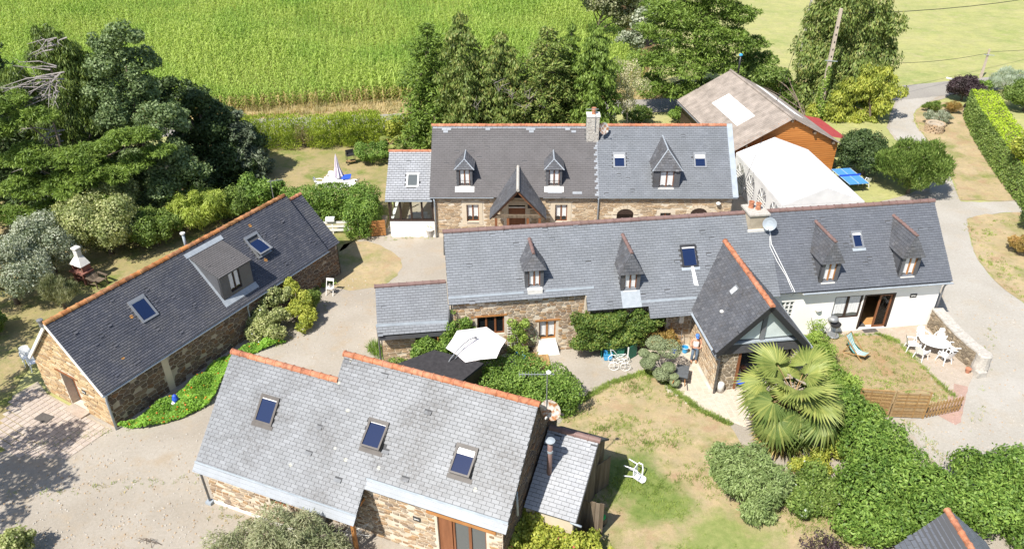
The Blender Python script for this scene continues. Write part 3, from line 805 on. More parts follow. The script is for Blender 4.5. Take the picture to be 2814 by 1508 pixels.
ridge(C, (-26.75, 3.26, 6.17), (-10.74, 3.26, 6.17), 0.13, 0.44); ridge(C, (-9.74, 3.26, 6.17), (0.05, 3.26, 6.17), 0.13, 0.44)
for a, b, t in ((-26.7, -22.9, .72), (-21.8, -19.3, .72), (-17.0, -14.05, .06)):
    part('gutter', C, K['zinc'], lambda m: m.slab([(a, t-.02, cz(t)+.01), (b, t-.02, cz(t)+.01), (b, t+.02, cz(t)+.12), (a, t+.02, cz(t)+.12)], .02))
gutter(C, (-8.3, -.06, 2.9), (.05, -.06, 2.9))
part('eave_board', C, K['white_paint'], lambda m: m.bx(-8.3, 0, .02, .34, 2.86, 2.92))
# walls
fw = Fr((-26.5, .72, 0), (1, 0, 0))
o1, o2 = (1.2, 2.6, 1.35, 2.5), (4.4, 5.3, .75, 1.95)
wall(C, fw, 6.75, 0, 3.5, [o1, o2], K['mortar_pale'])
stones(C, fw.o, fw.u, rect(0, 6.75, 0, 3.5), K['stone_warm'], 110, (0.1, 0.24), (0.14, 0.42), [(1.1, 2.7, 1.3, 2.62), (4.3, 5.42, 0, 2.1)], 5, .045, .03, .93)
window(C, fw, *o1, 'wood_brown', 3, .12, t=.07); window(C, fw, *o2, 'wood_orange', 2, .14, curtain=.08, t=.07)
part('lintel', C, K['wood_orange'], lambda m: fw.bx(m, .9, 2.75, -.1, .03, 2.5, 2.6)); part('lintel', C, K['wood_orange'], lambda m: fw.bx(m, 4.2, 5.5, -.1, .035, 1.95, 2.06))
def apron(m):
    vs = [fw.p(4.4, .01, .75), fw.p(5.3, .01, .75), fw.p(5.48, .4, 0), fw.p(4.3, .4, 0), fw.p(4.3, 0, 0), fw.p(5.48, 0, 0)]
    m.add(vs, [(0,3,2,1), (0,4,3), (1,2,5)])
part('limewashed_apron', C, K['lime'], apron)
fm = Fr((-19.75, .4, 0), (1, 0, 0))
om = (3.5, 4.35, 0.02, 2.0)
wall(C, fm, 5.7, 0, 3.0, [om], K['mortar_pale'])
stones(C, fm.o, fm.u, rect(0, 5.7, 0, 2.95), K['stone_warm'], 25, (0.12, 0.26), (0.2, 0.5), [(3.4, 4.45, 0, 2.1)], 6, .045, .03, .9)
part('door', C, K['wood_dark'], lambda m: fm.bx(m, 3.5, 4.35, -.2, -.14, .02, 2.0))
part('corner_return', C, K['mortar_pale'], lambda m: m.bx(-19.77, -19.72, .4, .72, 0, 3.5))
fp = Fr((-14.05, .4, 0), (1, 0, 0)); wall(C, fp, 3.85, 0, 3.05, [], K['render_cream'])
fr = Fr((-10.2, .35, 0), (1, 0, 0))
ow, od = (4.0, 5.62, .85, 2.32), (5.66, 7.45, .06, 2.32)
og = (1.0, 1.75, 1.2, 2.25)
wall(C, fr, 9.95, 0, 3.0, [ow, od, og], K['render_white'])
window(C, fr, *ow, 'wood_dark', 2, .1, glass='glass_grey', curtain=.12, t=.09)
def doorframe(m):
    fr.bx(m, 5.66, 5.78, -.16, .0, .06, 2.32); fr.bx(m, 7.33, 7.45, -.16, .0, .06, 2.32); fr.bx(m, 5.78, 7.33, -.16, 0, 2.22, 2.32)
part('door_frame', C, K['wood_dark'], doorframe)
door = part('sliding_door', C, K['wood_brown'], lambda m: (fr.bx(m, 6.6, 6.7, -.12, -.06, .07, 2.22), fr.bx(m, 7.23, 7.33, -.12, -.06, .07, 2.22), fr.bx(m, 6.7, 7.23, -.12, -.06, .07, .2), fr.bx(m, 6.7, 7.23, -.12, -.06, 2.12, 2.22)))
part('pane', door, K['clear_glass'], lambda m: fr.bx(m, 6.7, 7.23, -.1, -.09, .2, 2.12))
part('curtain', door, K['curtain'], lambda m: [m.poly([fr.p(6.72+.052*i, -.13-.02*(i % 2), .62+.05*(i % 2)), fr.p(6.772+.052*i, -.15+.02*(i % 2), .62+.05*(1-i % 2)), fr.p(6.772+.052*i, -.15+.02*(i % 2), 2.1), fr.p(6.72+.052*i, -.13-.02*(i % 2), 2.1)]) for i in range(9)])
part('room', C, [K['room'], K['floor_wood']], lambda m: (m.poly([fr.p(5.4, -.3, .06), fr.p(8.3, -.3, .06), fr.p(8.3, -3.4, .06), fr.p(5.4, -3.4, .06)], 1), m.poly([fr.p(5.4, -3.4, 0), fr.p(8.3, -3.4, 0), fr.p(8.3, -3.4, 2.5), fr.p(5.4, -3.4, 2.5)]), m.poly([fr.p(5.4, -.3, 0), fr.p(5.4, -3.4, 0), fr.p(5.4, -3.4, 2.5), fr.p(5.4, -.3, 2.5)]), m.poly([fr.p(8.3, -.3, 0), fr.p(8.3, -.3, 2.5), fr.p(8.3, -3.4, 2.5), fr.p(8.3, -3.4, 0)])))
window(C, fr, *og, 'white_paint', 3, .05, glass='glass_grey', t=.05, bars=3)
plq = part('plaque', C, K['metal_dark'], lambda m: fr.bx(m, 8.28, 8.66, .0, .02, 1.92, 2.16)); scribble(plq, fr, 8.32, 8.6, 1.96, 2.12, .028, 2)
part('wall_lamp', C, K['lime'], lambda m: m.lathe([(0.02, -.1), (0.12, -.05), (0.17, .06), (0.17, .09)], fr.p(3.15, .04, 1.55), 12))
fg = Fr((-.25, .35, 0), (0, 1, 0)); wall(C, fg, 5.9, 0, 3.0, [], K['render_white'], [(0, 3.0), (5.9, 3.0), (2.95, 6.05)])
part('back_wall', C, K['render_cream'], lambda m: m.poly([(-.25, 6.25, 0), (-26.5, 6.25, 0), (-26.5, 6.25, 3.0), (-.25, 6.25, 3.0)]))
part('left_gable', C, K['mortar_pale'], lambda m: m.poly([(-26.5, .72, 0), (-26.5, .72, 3.6), (-26.5, 3.26, 6.1), (-26.5, 6.25, 3.1), (-26.5, 6.25, 0)]))
pipe(C, [(-.12, .02, 2.92), (-.14, .22, 2.7), (-.16, .27, 2.5), (-.16, .27, 0)])
pipe(C, [(-26.72, .55, 3.5), (-26.72, .6, 2.3)], .05); pipe(C, [(-26.75, 2.5, 3.4), (-26.75, 3.0, 3.2), (-26.75, 3.0, 0)], .04, 'zinc')
part('flue_box', C, K['white_paint'], lambda m: m.bx(-14.75, -14.5, .22, .38, 1.5, 2.1))
# dormers with hipped fronts
def dormer(H, zf, sl, ze, xc, w, yf, zb, zt, zr, ya, slmat, cap='tile_brown', fmat='wood_brown', cheek='slate_porch', sill='lime', open_=False, seed=1, lead=False, wall_w=.17):
    h = 0.5*w
    d = MB()
    yb = (zt-ze)/sl; yr = (zr-ze)/sl
    hb = h-.06
    zfb = zf(yf)
    fx = Fr((xc-hb, yf, 0), (1, 0, 0))
    # cheeks and front cheeks
    d.poly([(xc-hb, yf, zfb-.05), (xc-hb, yf, zt), (xc-hb, yb, zt)]); d.poly([(xc+hb, yf, zfb-.05), (xc+hb, yb, zt), (xc+hb, yf, zt)])
    fx.bx(d, 0, wall_w, -.2, 0, zfb-.08, zt-.02); fx.bx(d, 2*hb-wall_w, 2*hb, -.2, 0, zfb-.08, zt-.02); fx.bx(d, wall_w, 2*hb-wall_w, -.2, -.02, zt-.1, zt-.02)
    D = d.build('dormer', K[cheek], H)
    # roof: two slopes and the front hip
    e = yf-.1; ov = .07
    L0, L1, A0, B0 = (xc-h-ov, e, zt-.04), (xc-h-ov, yb+.05, zt-.04), (xc, ya, zr), (xc, yr, zr)
    R0, R1 = (xc+h+ov, e, zt-.04), (xc+h+ov, yb+.05, zt-.04)
    m = MB(); m.poly([L0, A0, B0, L1]); m.poly([R1, B0, A0, R0]); m.poly([L0, R0, A0])
    m.poly([L0, L1, R1, R0]); m.build('dormer_roof', K['underlay'], D)
    def sl_on(a, bb, cc, extra, cap_, sd):
        a, bb, cc = Vector(a), Vector(bb), Vector(cc)   # a, bb along the eave, cc top
        u = (bb-a).normalized(); up = (cc-a) - u*((cc-a).dot(u)); hz = Vector((up.x, up.y, 0)); s = up.z/hz.length; hz.normalize()
        P2 = [((Vector(p)-a).dot(u), (Vector(p)-a).dot(hz)) for p in extra]
        slates(D, a, u, hz, s, P2, .24, .16, K[slmat], cap_, (), sd, .022, .006)
    sl_on(L1, L0, A0, [L0, A0, B0, L1], 0, seed); sl_on(R0, R1, A0, [R1, B0, A0, R0], 0, seed+1); sl_on(L0, R0, A0, [L0, R0, A0], 0, seed+2)
    if lead:
        q = MB(); q.tube([A0, B0], .05, 6); q.tube([L0, A0], .035, 6); q.tube([R0, A0], .035, 6); q.build('lead_hip', K['lead'], D)
    else:
        ridge(D, (xc, yr, zr), (xc, ya-.05, zr), .085, .33, cap)
    window(D, fx, wall_w, 2*hb-wall_w, zfb+.02, zt-.1, fmat, 2, .1, curtain=.06, t=.05, sub=False)
    part('sill', D, K[sill], lambda m: fx.bx(m, wall_w-.05, 2*hb-wall_w+.05, -.1, .06, zfb-.16, zfb+.02))
    return D
dormer(C, cz, .97, 3.05, -22.34, 1.06, .9, 3.9, 5.02, 5.72, 1.28, 'slate_porch', seed=41, cheek='slate_porch')
dormer(C, cz, .97, 3.05, -17.46, 1.1, .54, 3.6, 4.62, 5.65, .8, 'slate_porch', seed=44)
dormer(C, cz, .97, 3.05, -6.92, 1.12, .29, 3.3, 4.57, 5.68, .46, 'slate_porch', fmat='wood_orange', seed=47)
dormer(C, cz, .97, 3.05, -2.5, 1.14, .3, 3.3, 4.57, 5.71, .48, 'slate_porch', fmat='wood_orange', seed=50)
part('dormer_apron', C, K['lime'], lambda m: m.bx(-22.7, -21.95, .66, .9, 3.35, 3.95))
part('lead_apron', C, K['lead'], lambda m: m.slab([(-17.95, -.12, cz(-.12)+.05), (-16.95, -.12, cz(-.12)+.05), (-16.95, .52, cz(.52)+.05), (-17.95, .52, cz(.52)+.05)], .02))
skylight(C, (0, 0, 3.05), XU, YU, .97, -14.12, 1.69, .84, 1.2, 'metal_dark', flash='zinc', fw=.08, blind=.07)
skylight(C, (0, 0, 3.05), XU, YU, .97, -4.84, 1.88, .6, .95, 'metal_grey', flash='zinc', blind=.15)
part('towel', C, K['white_plastic'], lambda m: m.slab([(-14.08, .55, cz(.55)+.06), (-13.86, .5, cz(.5)+.06), (-13.98, 1.2, cz(1.2)+.14), (-14.12, 1.2, cz(1.2)+.14)], .015))
# chimney
ch = part('chimney', C, K['chimney_render'], lambda m: (m.bx(-10.72, -9.76, 2.5, 3.6, 5.0, 6.36)))
part('flashing', ch, K['lime'], lambda m: m.bx(-10.76, -9.72, 2.43, 2.5, 5.4, 5.56))
part('chimney_cap', ch, K['granite'], lambda m: m.bx(-10.8, -9.68, 2.42, 3.68, 6.36, 6.45))
for q in (-10.42, -10.12):
    part('chimney_pot', ch, K['terracotta'], lambda m: m.lathe([(.13, 0), (.15, .02), (.13, .06), (.12, .3), (.15, .31), (.15, .36), (.1, .36), (.1, .1)], (q, 3.15 + (.12 if q < -10.3 else -.1), 6.45), 14))
# porch with glazed gable
pz = lambda x: 5.2 - 1.07*abs(x+12.07)
PL = Vector((-14.4, 0, 0)); pe = 5.2 - 1.07*2.33
pm = MB()
pm.slab([(-12.07, -3.95, 5.2), (-12.07, 2.2, 5.2), (-14.4, -.3, pe), (-14.4, -3.95, pe)], .1)
pm.slab([(-12.07, 2.2, 5.2), (-12.07, -3.95, 5.2), (-9.74, -3.95, pe), (-9.74, -.3, pe)], .1)
pm.build('porch_decking', K['underlay'], C)
slates(C, (-14.4, 0, pe), (0, -1, 0), (1, 0, 0), 1.07, [(.3, 0), (3.95, 0), (3.95, 2.31), (-2.2, 2.31)], .22, .16, K['slate_porch'], 40, [(1.2, 1.62, 1.42, 1.82)], 61, .026)
slates(C, (-9.74, 0, pe), (0, 1, 0), (-1, 0, 0), 1.07, [(-3.95, 0), (-.3, 0), (2.2, 2.31), (-3.95, 2.31)], .22, .16, K['slate_porch'], 0, (), 62, .026)
ridge(C, (-12.07, 2.15, 5.17), (-12.07, -4.0, 5.17), .13, .4, 'terracotta')
skylight(C, (-14.4, 0, pe), (0, -1, 0), (1, 0, 0), 1.07, 1.4, 1.62, .38, .5, 'zinc_dark', 'roof_light', fw=.05)
part('roof_vent', C, K['lime'], lambda m: m.lathe([(.1, 0), (.1, .05), (.06, .08)], (-13.55, -2.0, pz(-13.55)+.04), 10))
gz = 2.95
fgp = Fr((-14.2, -3.6, 0), (1, 0, 0))
part('gable_band', C, K['slate_porch'], lambda m: fgp.bx(m, .0, 4.25, -.1, .06, 2.35, gz-.02))
part('gable_sill', C, K['zinc'], lambda m: fgp.bx(m, .05, 4.2, -.1, .12, gz-.02, gz+.05))
gg = part('gable_glazing', C, K['glass_grey'], lambda m: m.poly([fgp.p(.28, -.06, gz+.05), fgp.p(3.98, -.06, gz+.05), fgp.p(2.13, -.06, 5.0)]))
part('blind', gg, K['blind'], lambda m: (m.poly([fgp.p(.5, -.05, gz+.16), fgp.p(2.0, -.05, gz+.14), fgp.p(2.0, -.05, 4.72)]), m.poly([fgp.p(2.26, -.05, gz+.14), fgp.p(3.76, -.05, gz+.16), fgp.p(2.26, -.05, 4.72)])))
part('gable_mullion', gg, K['zinc_dark'], lambda m: fgp.bx(m, 2.03, 2.23, -.04, .02, gz+.05, 4.85))
def barge(m):
    for s in (-1, 1):
        a = Vector((-12.07, -3.97, 5.12)); b = Vector((-12.07+s*2.42, -3.97, 5.12-1.07*2.42))
        n = Vector((s*.73, 0, .68))
        m.add([a+n*.06, a-n*.2, b-n*.2, b+n*.06, a+n*.06+Vector((0,.34,0)), a-n*.2+Vector((0,.34,0)), b-n*.2+Vector((0,.34,0)), b+n*.06+Vector((0,.34,0))], [(0,1,2,3), (4,7,6,5), (1,5,6,2), (0,3,7,4)])
part('barge_board', C, K['metal_dark'], barge)
gutter(C, (-14.46, -.3, pe-.12), (-14.46, -4.0, pe-.12)); pipe(C, [(-14.46, -3.95, pe-.1), (-14.3, -3.9, pe-.4), (-14.08, -3.75, pe-.55), (-14.06, -3.72, 0)], .055)
gutter(C, (-9.68, -4.0, pe-.12), (-9.68, -.3, pe-.12))
fpl = Fr((-13.98, .4, 0), (0, -1, 0)); wall(C, fpl, 3.9, 0, 2.6, [], K['mortar_pale'])
stones(C, fpl.o, fpl.u, rect(0, 3.9, 0, 2.6), K['stone_pale'], 35, (.13, .26), (.18, .42), (), 8, .05, .03, .95)
fpf = Fr((-13.98, -3.5, 0), (1, 0, 0)); wall(C, fpf, .95, 0, 2.36, [], K['mortar_pale'])
stones(C, fpf.o, fpf.u, rect(0, .95, 0, 2.36), K['stone_grey'], 20, (.14, .26), (.18, .4), (), 9, .05, .03, .95)
part('porch_post', C, K['wood_brown'], lambda m: m.bx(-13.02, -12.9, -3.55, -3.4, 0, 2.36))
part('porch_glazing', C, K['glass'], lambda m: m.bx(-12.88, -10.1, -3.1, -3.08, 0.1, 2.34))
part('porch_side', C, K['mortar_pale'], lambda m: m.bx(-10.15, -9.95, -3.5, .36, 0, 2.6))
# left annex
az = lambda y: 2.05 + .9*(y-.4)
mb = MB(); mb.slab([(-30.35, .4, 2.05), (-26.72, .4, 2.05), (-26.72, 2.33, 3.79), (-30.35, 2.33, 3.79)], .1); mb.slab([(-26.72, 4.2, 2.1), (-30.35, 4.2, 2.1), (-30.35, 2.33, 3.79), (-26.72, 2.33, 3.79)], .1); mb.build('annex_decking', K['underlay'], C)
slates(C, (-30.35, .4, 2.05), XU, YU, .9, rect(0, 3.62, 0, 1.92), .27, .14, K['slate_mid'], 30, (), 71, .022, .005)
ridge(C, (-30.4, 2.33, 3.76), (-26.75, 2.33, 3.76), .12, .4)
part('gutter', C, K['zinc'], lambda m: m.slab([(-30.4, .72, az(.72)+.01), (-26.75, .68, az(.68)+.01), (-26.75, .74, az(.72)+.13), (-30.4, .78, az(.76)+.13)], .02))
part('annex_fascia', C, K['slate_porch'], lambda m: m.bx(-30.3, -26.75, .44, .9, 1.72, 1.95))
fa = Fr((-30.25, .95, 0), (1, 0, 0)); oa = (1.75, 2.6, .02, 1.7)
wall(C, fa, 3.6, 0, 1.95, [oa], K['mortar_pale']); stones(C, fa.o, fa.u, rect(0, 3.6, 0, 1.75), K['stone_pale'], 35, (.09, .2), (.2, .5), [(1.7, 2.65, 0, 1.75)], 10, .04, .03, .95)
part('door', C, K['wood_dark'], lambda m: fa.bx(m, 1.75, 2.6, -.22, -.18, .02, 1.7))
part('open_shutter', C, K['wood_orange'], lambda m: (m.bar(fa.p(2.62, .05, .2), fa.p(2.62, .05, 1.6), .05), m.bar(fa.p(2.62, .05, 1.6), fa.p(2.9, .45, 1.6), .05), m.bar(fa.p(2.9, .45, .2), fa.p(2.9, .45, 1.6), .05), m.bar(fa.p(2.62, .05, .9), fa.p(2.9, .45, .9), .04), m.bar(fa.p(2.62, .05, .2), fa.p(2.9, .45, .2), .05)))
part('annex_side', C, K['mortar_pale'], lambda m: m.poly([(-30.25, .95, 0), (-30.25, .95, 2.3), (-30.25, 2.33, 3.65), (-30.25, 4.0, 2.2), (-30.25, 4.0, 0)]))
pipe(C, [(-30.36, .74, 2.3), (-30.36, .85, 1.9), (-30.36, .87, 0)])
part('roof_cable', C, K['cable_white'], lambda m: (m.tube([(-9.62, 2.35, cz(2.35)+.3), (-9.6, 1.9, cz(1.9)+.06), (-9.3, 1.2, cz(1.2)+.06), (-9.0, .5, cz(.5)+.06), (-8.8, .0, cz(0)+.06), (-8.75, .3, 2.6)], .018, 5), m.tube([(-9.62, 2.35, cz(2.35)+.3), (-9.7, 1.8, cz(1.8)+.06), (-9.45, 1.2, cz(1.2)+.06), (-9.1, .6, cz(.6)+.06), (-8.9, .05, cz(0)+.06)], .014, 5)))

# ------------------------------------------------------------------ the front house
D = thing('front_house', 'pale grey slate-roofed stone house with stepped orange ridge and three dark skylights', 'house', (-12.86, 22.08, 0), rad(-21.8))
dz = lambda t: 2.15 + t
roof_rects(D, dz, 0, [(0, 5.05, -.12, 3.42), (5.05, 7.48, -.12, 4.18), (7.48, 13.2, .86, 4.18)], 0, 0)
mb = MB(); mb.slab([(5.05, 6.85, 2.14), (0, 6.85, 2.14), (0, 3.42, 5.57), (5.05, 3.42, 5.57)], .1); mb.slab([(13.2, 7.4, 3.1), (5.05, 7.4, 3.1), (5.05, 4.18, 6.33), (13.2, 4.18, 6.33)], .1); mb.build('back_roof', K['slate_front'], D)
Dh = [(2.05, 2.85, 1.75, 2.45), (6.9, 7.75, 1.93, 2.65), (10.6, 11.45, 1.93, 2.65)]
for i, (r_, cap) in enumerate((((0, 5.05, -.12, 3.4), 90), ((5.05, 7.48, -.12, 4.16), 70), ((7.48, 13.2, .86, 4.16), 120))):
    slates(D, (0, 0, 2.15), XU, YU, 1.0, rect(*r_), .31, .15, K['slate_front'], cap, Dh, 81+i, .028, .0065)
ridge(D, (-.03, 3.42, 5.53), (5.1, 3.42, 5.53), .13, .42, 'terracotta'); ridge(D, (5.0, 4.18, 6.29), (13.25, 4.18, 6.29), .13, .44, 'terracotta')
part('roof_step', D, K['slate_front'], lambda m: m.poly([(5.05, 3.42, 5.57), (5.05, 4.18, 6.33), (5.05, 7.4, 3.1), (5.05, 6.85, 2.14)]))
for a, b, t in ((-.02, 7.5, .12), (7.48, 13.2, 1.1)):
    part('gutter', D, K['zinc'], lambda m: m.slab([(a, t-.02, dz(t)+.01), (b, t-.02, dz(t)+.01), (b, t+.02, dz(t)+.1), (a, t+.02, dz(t)+.1)], .02))
part('zinc_skirt', D, K['slate_new'], lambda m: (m.slab([(0, -.14, dz(-.14)+.045), (7.5, -.14, dz(-.14)+.045), (7.5, .1, dz(.1)+.045), (0, .1, dz(.1)+.045)], .02), m.slab([(7.52, .84, dz(.84)+.045), (13.22, .84, dz(.84)+.045), (13.22, 1.08, dz(1.08)+.045), (7.52, 1.08, dz(1.08)+.045)], .02)))
for x, t in ((2.45, 2.1), (7.32, 2.29), (11.02, 2.29)):
    skylight(D, (0, 0, 2.15), XU, YU, 1.0, x, t, .86, 1.14, 'window_brown', 'glass_blue', 0.0 if x < 5 else .22, .04 if x < 9 else .25, 'window_brown', .09)
f1 = Fr((.25, .25, 0), (1, 0, 0)); wall(D, f1, 4.9, 0, 2.32, [(3.1, 3.9, 1.1, 1.9)], K['mortar_pale'])
stones(D, f1.o, f1.u, rect(0, 4.9, .12, 2.3), K['stone_warm'], 60, (.1, .2), (.18, .45), [(3.0, 4.0, 1.05, 2.0)], 12, .05, .03, .85)
window(D, f1, 3.1, 3.9, 1.1, 1.9, 'wood_brown', 2, .14)
part('plinth', D, K['lime'], lambda m: f1.bx(m, -.03, 4.9, -.1, .06, 0, .12))
part('porch_beam', D, K['wood_orange'], lambda m: (m.bx(5.1, 7.2, .3, .42, 1.9, 2.06), m.bx(7.05, 7.2, .2, 1.2, 1.95, 2.1), m.bx(7.05, 7.18, .25, .38, 0, 1.92)))
f2 = Fr((5.15, 1.2, 0), (1, 0, 0)); o3 = (5.15, 7.15, .05, 2.42)
wall(D, f2, 7.8, 0, 3.25, [o3], K['mortar_pale'])
stones(D, f2.o, f2.u, rect(0, 7.8, 0, 3.2), K['stone_warm'], 110, (.09, .19), (.16, .45), [(5.05, 7.25, 0, 2.55)], 13, .055, .032, .8)
part('lintel', D, K['wood_orange'], lambda m: f2.bx(m, 4.75, 7.55, -.1, .06, 2.42, 2.54))
window(D, f2, 5.75, 7.15, .05, 2.42, 'wood_brown', 2, .12, glass='glass_grey', t=.08); part('door', D, K['wood_brown'], lambda m: f2.bx(m, 5.15, 5.72, -.2, -.08, .05, 2.42))
pq = part('plaque', D, K['metal_dark'], lambda m: f2.bx(m, 4.15, 4.45, .03, .05, 1.75, 1.98)); scribble(pq, f2, 4.19, 4.41, 1.78, 1.95, .058, 6)
part('side_return', D, K['mortar_pale'], lambda m: m.poly([(5.15, .25, 0), (5.15, 1.2, 0), (5.15, 1.2, 3.2), (5.15, .25, 2.3)]))
part('left_gable', D, K['mortar_pale'], lambda m: m.poly([(.25, .25, 0), (.25, .25, 2.3), (.25, 3.42, 5.45), (.25, 6.5, 2.4), (.25, 6.5, 0)]))
fD2 = Fr((12.95, 1.2, 0), (0, 1, 0)); wall(D, fD2, 6.0, 0, 3.2, [], K['mortar_grey'], [(0, 3.2), (6.0, 3.2), (2.98, 6.2)])
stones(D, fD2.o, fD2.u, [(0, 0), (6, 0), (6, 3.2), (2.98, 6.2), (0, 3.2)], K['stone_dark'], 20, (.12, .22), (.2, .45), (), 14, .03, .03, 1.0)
part('back_wall', D, K['mortar_grey'], lambda m: (m.poly([(12.95, 7.2, 0), (5.1, 7.2, 0), (5.1, 7.2, 3.2), (12.95, 7.2, 3.2)]), m.poly([(5.1, 6.5, 0), (.25, 6.5, 0), (.25, 6.5, 2.4), (5.1, 6.5, 2.4)])))
pipe(D, [(.1, .0, 2.1), (.12, .12, 1.9), (.16, .14, .1)], .05); part('drain_box', D, K['zinc'], lambda m: m.bx(.02, .3, -.0, .24, 0, .14))
pipe(D, [(13.06, 2.3, 3.6), (13.1, 2.3, 2.4)], .05, 'zinc')

# ------------------------------------------------------------------ dark slate cottage on the left
A = thing('slate_cottage', 'dark slate-roofed stone cottage with box dormer and lichen-spotted orange ridge tiles', 'house', (-18.49, 26.46, 0), rad(59.6))
fz = lambda t: 2.2 + 1.05*t
roof_rects(A, fz, 0, [(0, 14.95, -.03, 2.81)], 0, 0)
mb = MB(); mb.slab([(14.95, 5.65, 2.2), (0, 5.65, 2.2), (0, 2.81, 5.15), (14.95, 2.81, 5.15)], .1); mb.build('back_roof', K['slate_old'], A)
Ah = [(7.65, 9.65, .5, 2.45), (3.5, 4.4, 1.25, 2.1), (10.75, 11.85, 1.05, 2.05)]
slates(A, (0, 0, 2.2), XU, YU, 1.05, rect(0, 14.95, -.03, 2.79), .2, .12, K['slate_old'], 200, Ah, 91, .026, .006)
ridge(A, (-.03, 2.81, 5.12), (14.9, 2.81, 5.12), .13, .42, 'terracotta_lichen')
mb = MB(); mb.slab([(14.95, .1, 2.1), (16.1, .1, 2.1), (16.1, 2.75, 4.75), (14.95, 2.75, 4.75)], .08); mb.slab([(16.1, 5.4, 2.1), (14.95, 5.4, 2.1), (14.95, 2.75, 4.75), (16.1, 2.75, 4.75)], .08); mb.build('extension_decking', K['underlay'], A)
slates(A, (14.95, .1, 2.1), XU, YU, 1.0, rect(0.02, 1.15, 0, 2.64), .24, .14, K['slate_old'], 15, (), 92, .026)
ridge(A, (15.0, 2.75, 4.72), (16.12, 2.75, 4.72), .11, .37, 'terracotta')
part('roof_edge', A, K['slate_old'], lambda m: m.poly([(14.955, -.03, 2.05), (14.955, 2.81, 5.03), (14.955, 2.81, 5.17), (14.955, -.03, 2.2)]))
gutter(A, (-.05, -.06, 2.06), (14.98, -.06, 2.06))
pipe(A, [(.1, -.05, 2.08), (.12, .02, 1.95), (.1, .06, 1.8), (.08, .06, 0)], .055, 'zinc'); pipe(A, [(8.6, -.05, 2.05), (8.6, .04, 1.8), (8.6, .04, 0.6), (9.3, .04, .6)], .04, 'zinc')
f3 = Fr((.15, .15, 0), (1, 0, 0)); wall(A, f3, 15.7, 0, 2.15, [], K['mortar_grey'])
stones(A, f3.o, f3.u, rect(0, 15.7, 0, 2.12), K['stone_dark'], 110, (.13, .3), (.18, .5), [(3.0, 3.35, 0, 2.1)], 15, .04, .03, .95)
part('plaster_strip', A, K['render_cream'], lambda m: f3.bx(m, 3.0, 3.35, 0, .02, 0, 2.05))
fAg = Fr((.15, 5.5, 0), (0, -1, 0)); oAd = (2.0, 3.1, .02, 2.05)
wall(A, fAg, 5.35, 0, 2.2, [oAd], K['mortar_pale'], [(0, 2.2), (5.35, 2.2), (2.68, 5.02)], th=.45)
stones(A, fAg.o, fAg.u, [(0, 0), (5.35, 0), (5.35, 2.2), (2.68, 5.0), (0, 2.2)], K['stone_sand'], 110, (.09, .2), (.2, .6), [(1.95, 3.15, 0, 2.15)], 16, .02, .03, .97)
part('door', A, K['wood_brown'], lambda m: fAg.bx(m, 2.05, 3.05, -.45, -.38, .02, 2.05)); part('lintel', A, K['wood_brown'], lambda m: fAg.bx(m, 1.7, 3.45, -.12, .06, 2.05, 2.12)); part('door_frame', A, K['white_paint'], lambda m: fAg.bx(m, 3.05, 3.1, -.42, -.02, .02, 2.05))
part('doorstep', A, K['concrete'], lambda m: fAg.bx(m, 2.1, 3.4, 0, .5, 0, .1)); 
pq = part('plaque', A, K['metal_dark'], lambda m: fAg.bx(m, 3.5, 3.78, .03, .05, 1.35, 1.6)); scribble(pq, fAg, 3.53, 3.75, 1.38, 1.57, .056, 9)
part('verge_board', A, K['white_paint'], lambda m: (m.slab([(-.04, -.03, fz(-.03)-.02), (.06, -.03, fz(-.03)-.02), (.06, 2.81, 5.13), (-.04, 2.81, 5.13)], .14), m.slab([(-.04, 2.81, 5.13), (.06, 2.81, 5.13), (.06, 5.65, 2.18), (-.04, 5.65, 2.18)], .14)))
part('end_gable', A, K['wood_dark'], lambda m: m.poly([(15.9, .15, 0), (15.9, 5.3, 0), (15.9, 5.3, 2.2), (15.9, 2.75, 4.65), (15.9, .15, 2.1)]))
fAe = Fr((15.9, .15, 0), (0, 1, 0)); pq = part('name_board', A, K['metal_dark'], lambda m: fAe.bx(m, 1.5, 3.0, .02, .05, 1.5, 2.1)); scribble(pq, fAe, 1.6, 2.9, 1.55, 2.05, .06, 12, 2, 'lime')
part('back_wall', A, K['mortar_grey'], lambda m: m.poly([(15.9, 5.5, 0), (.15, 5.5, 0), (.15, 5.5, 2.2), (15.9, 5.5, 2.2)]))
# box dormer
bd = MB(); bd.poly([(7.6, .45, 2.6), (7.6, .45, 4.15), (7.6, 2.45, 4.76)]); bd.poly([(9.65, .45, 2.6), (9.65, 2.45, 4.76), (9.65, .45, 4.15)])
fb = Fr((7.6, .45, 0), (1, 0, 0))
fb.bx(bd, 0, .55, -.15, 0, 2.6, 4.15); fb.bx(bd, 1.3, 2.05, -.15, 0, 2.6, 4.15); fb.bx(bd, .55, 1.3, -.15, 0, 2.6, 2.9); fb.bx(bd, .55, 1.3, -.15, 0, 4.05, 4.15)
BD = bd.build('box_dormer', K['slate_porch'], A)
part('dormer_decking', BD, K['underlay'], lambda m: m.slab([(7.52, .33, 4.14), (9.73, .33, 4.14), (9.73, 2.5, 4.78), (7.52, 2.5, 4.78)], .06))
slates(BD, (7.52, .33, 4.14), XU, YU, .295, rect(0, 2.21, 0, 2.1), .2, .13, K['slate_back'], 0, (), 95, .022)
part('dormer_flashing', BD, K['lead'], lambda m: (m.slab([(7.4, 2.38, 4.79), (9.85, 2.38, 4.79), (9.85, 2.58, 4.97), (7.4, 2.58, 4.97)], .03), m.slab([(7.45, .2, fz(.2)+.06), (9.75, .2, fz(.2)+.06), (9.75, .44, fz(.44)+.06), (7.45, .44, fz(.44)+.06)], .02), m.slab([(7.48, .3, fz(.3)+.06), (7.6, .3, fz(.3)+.06), (7.6, 2.4, fz(2.4)+.05), (7.48, 2.4, fz(2.4)+.05)], .02)))
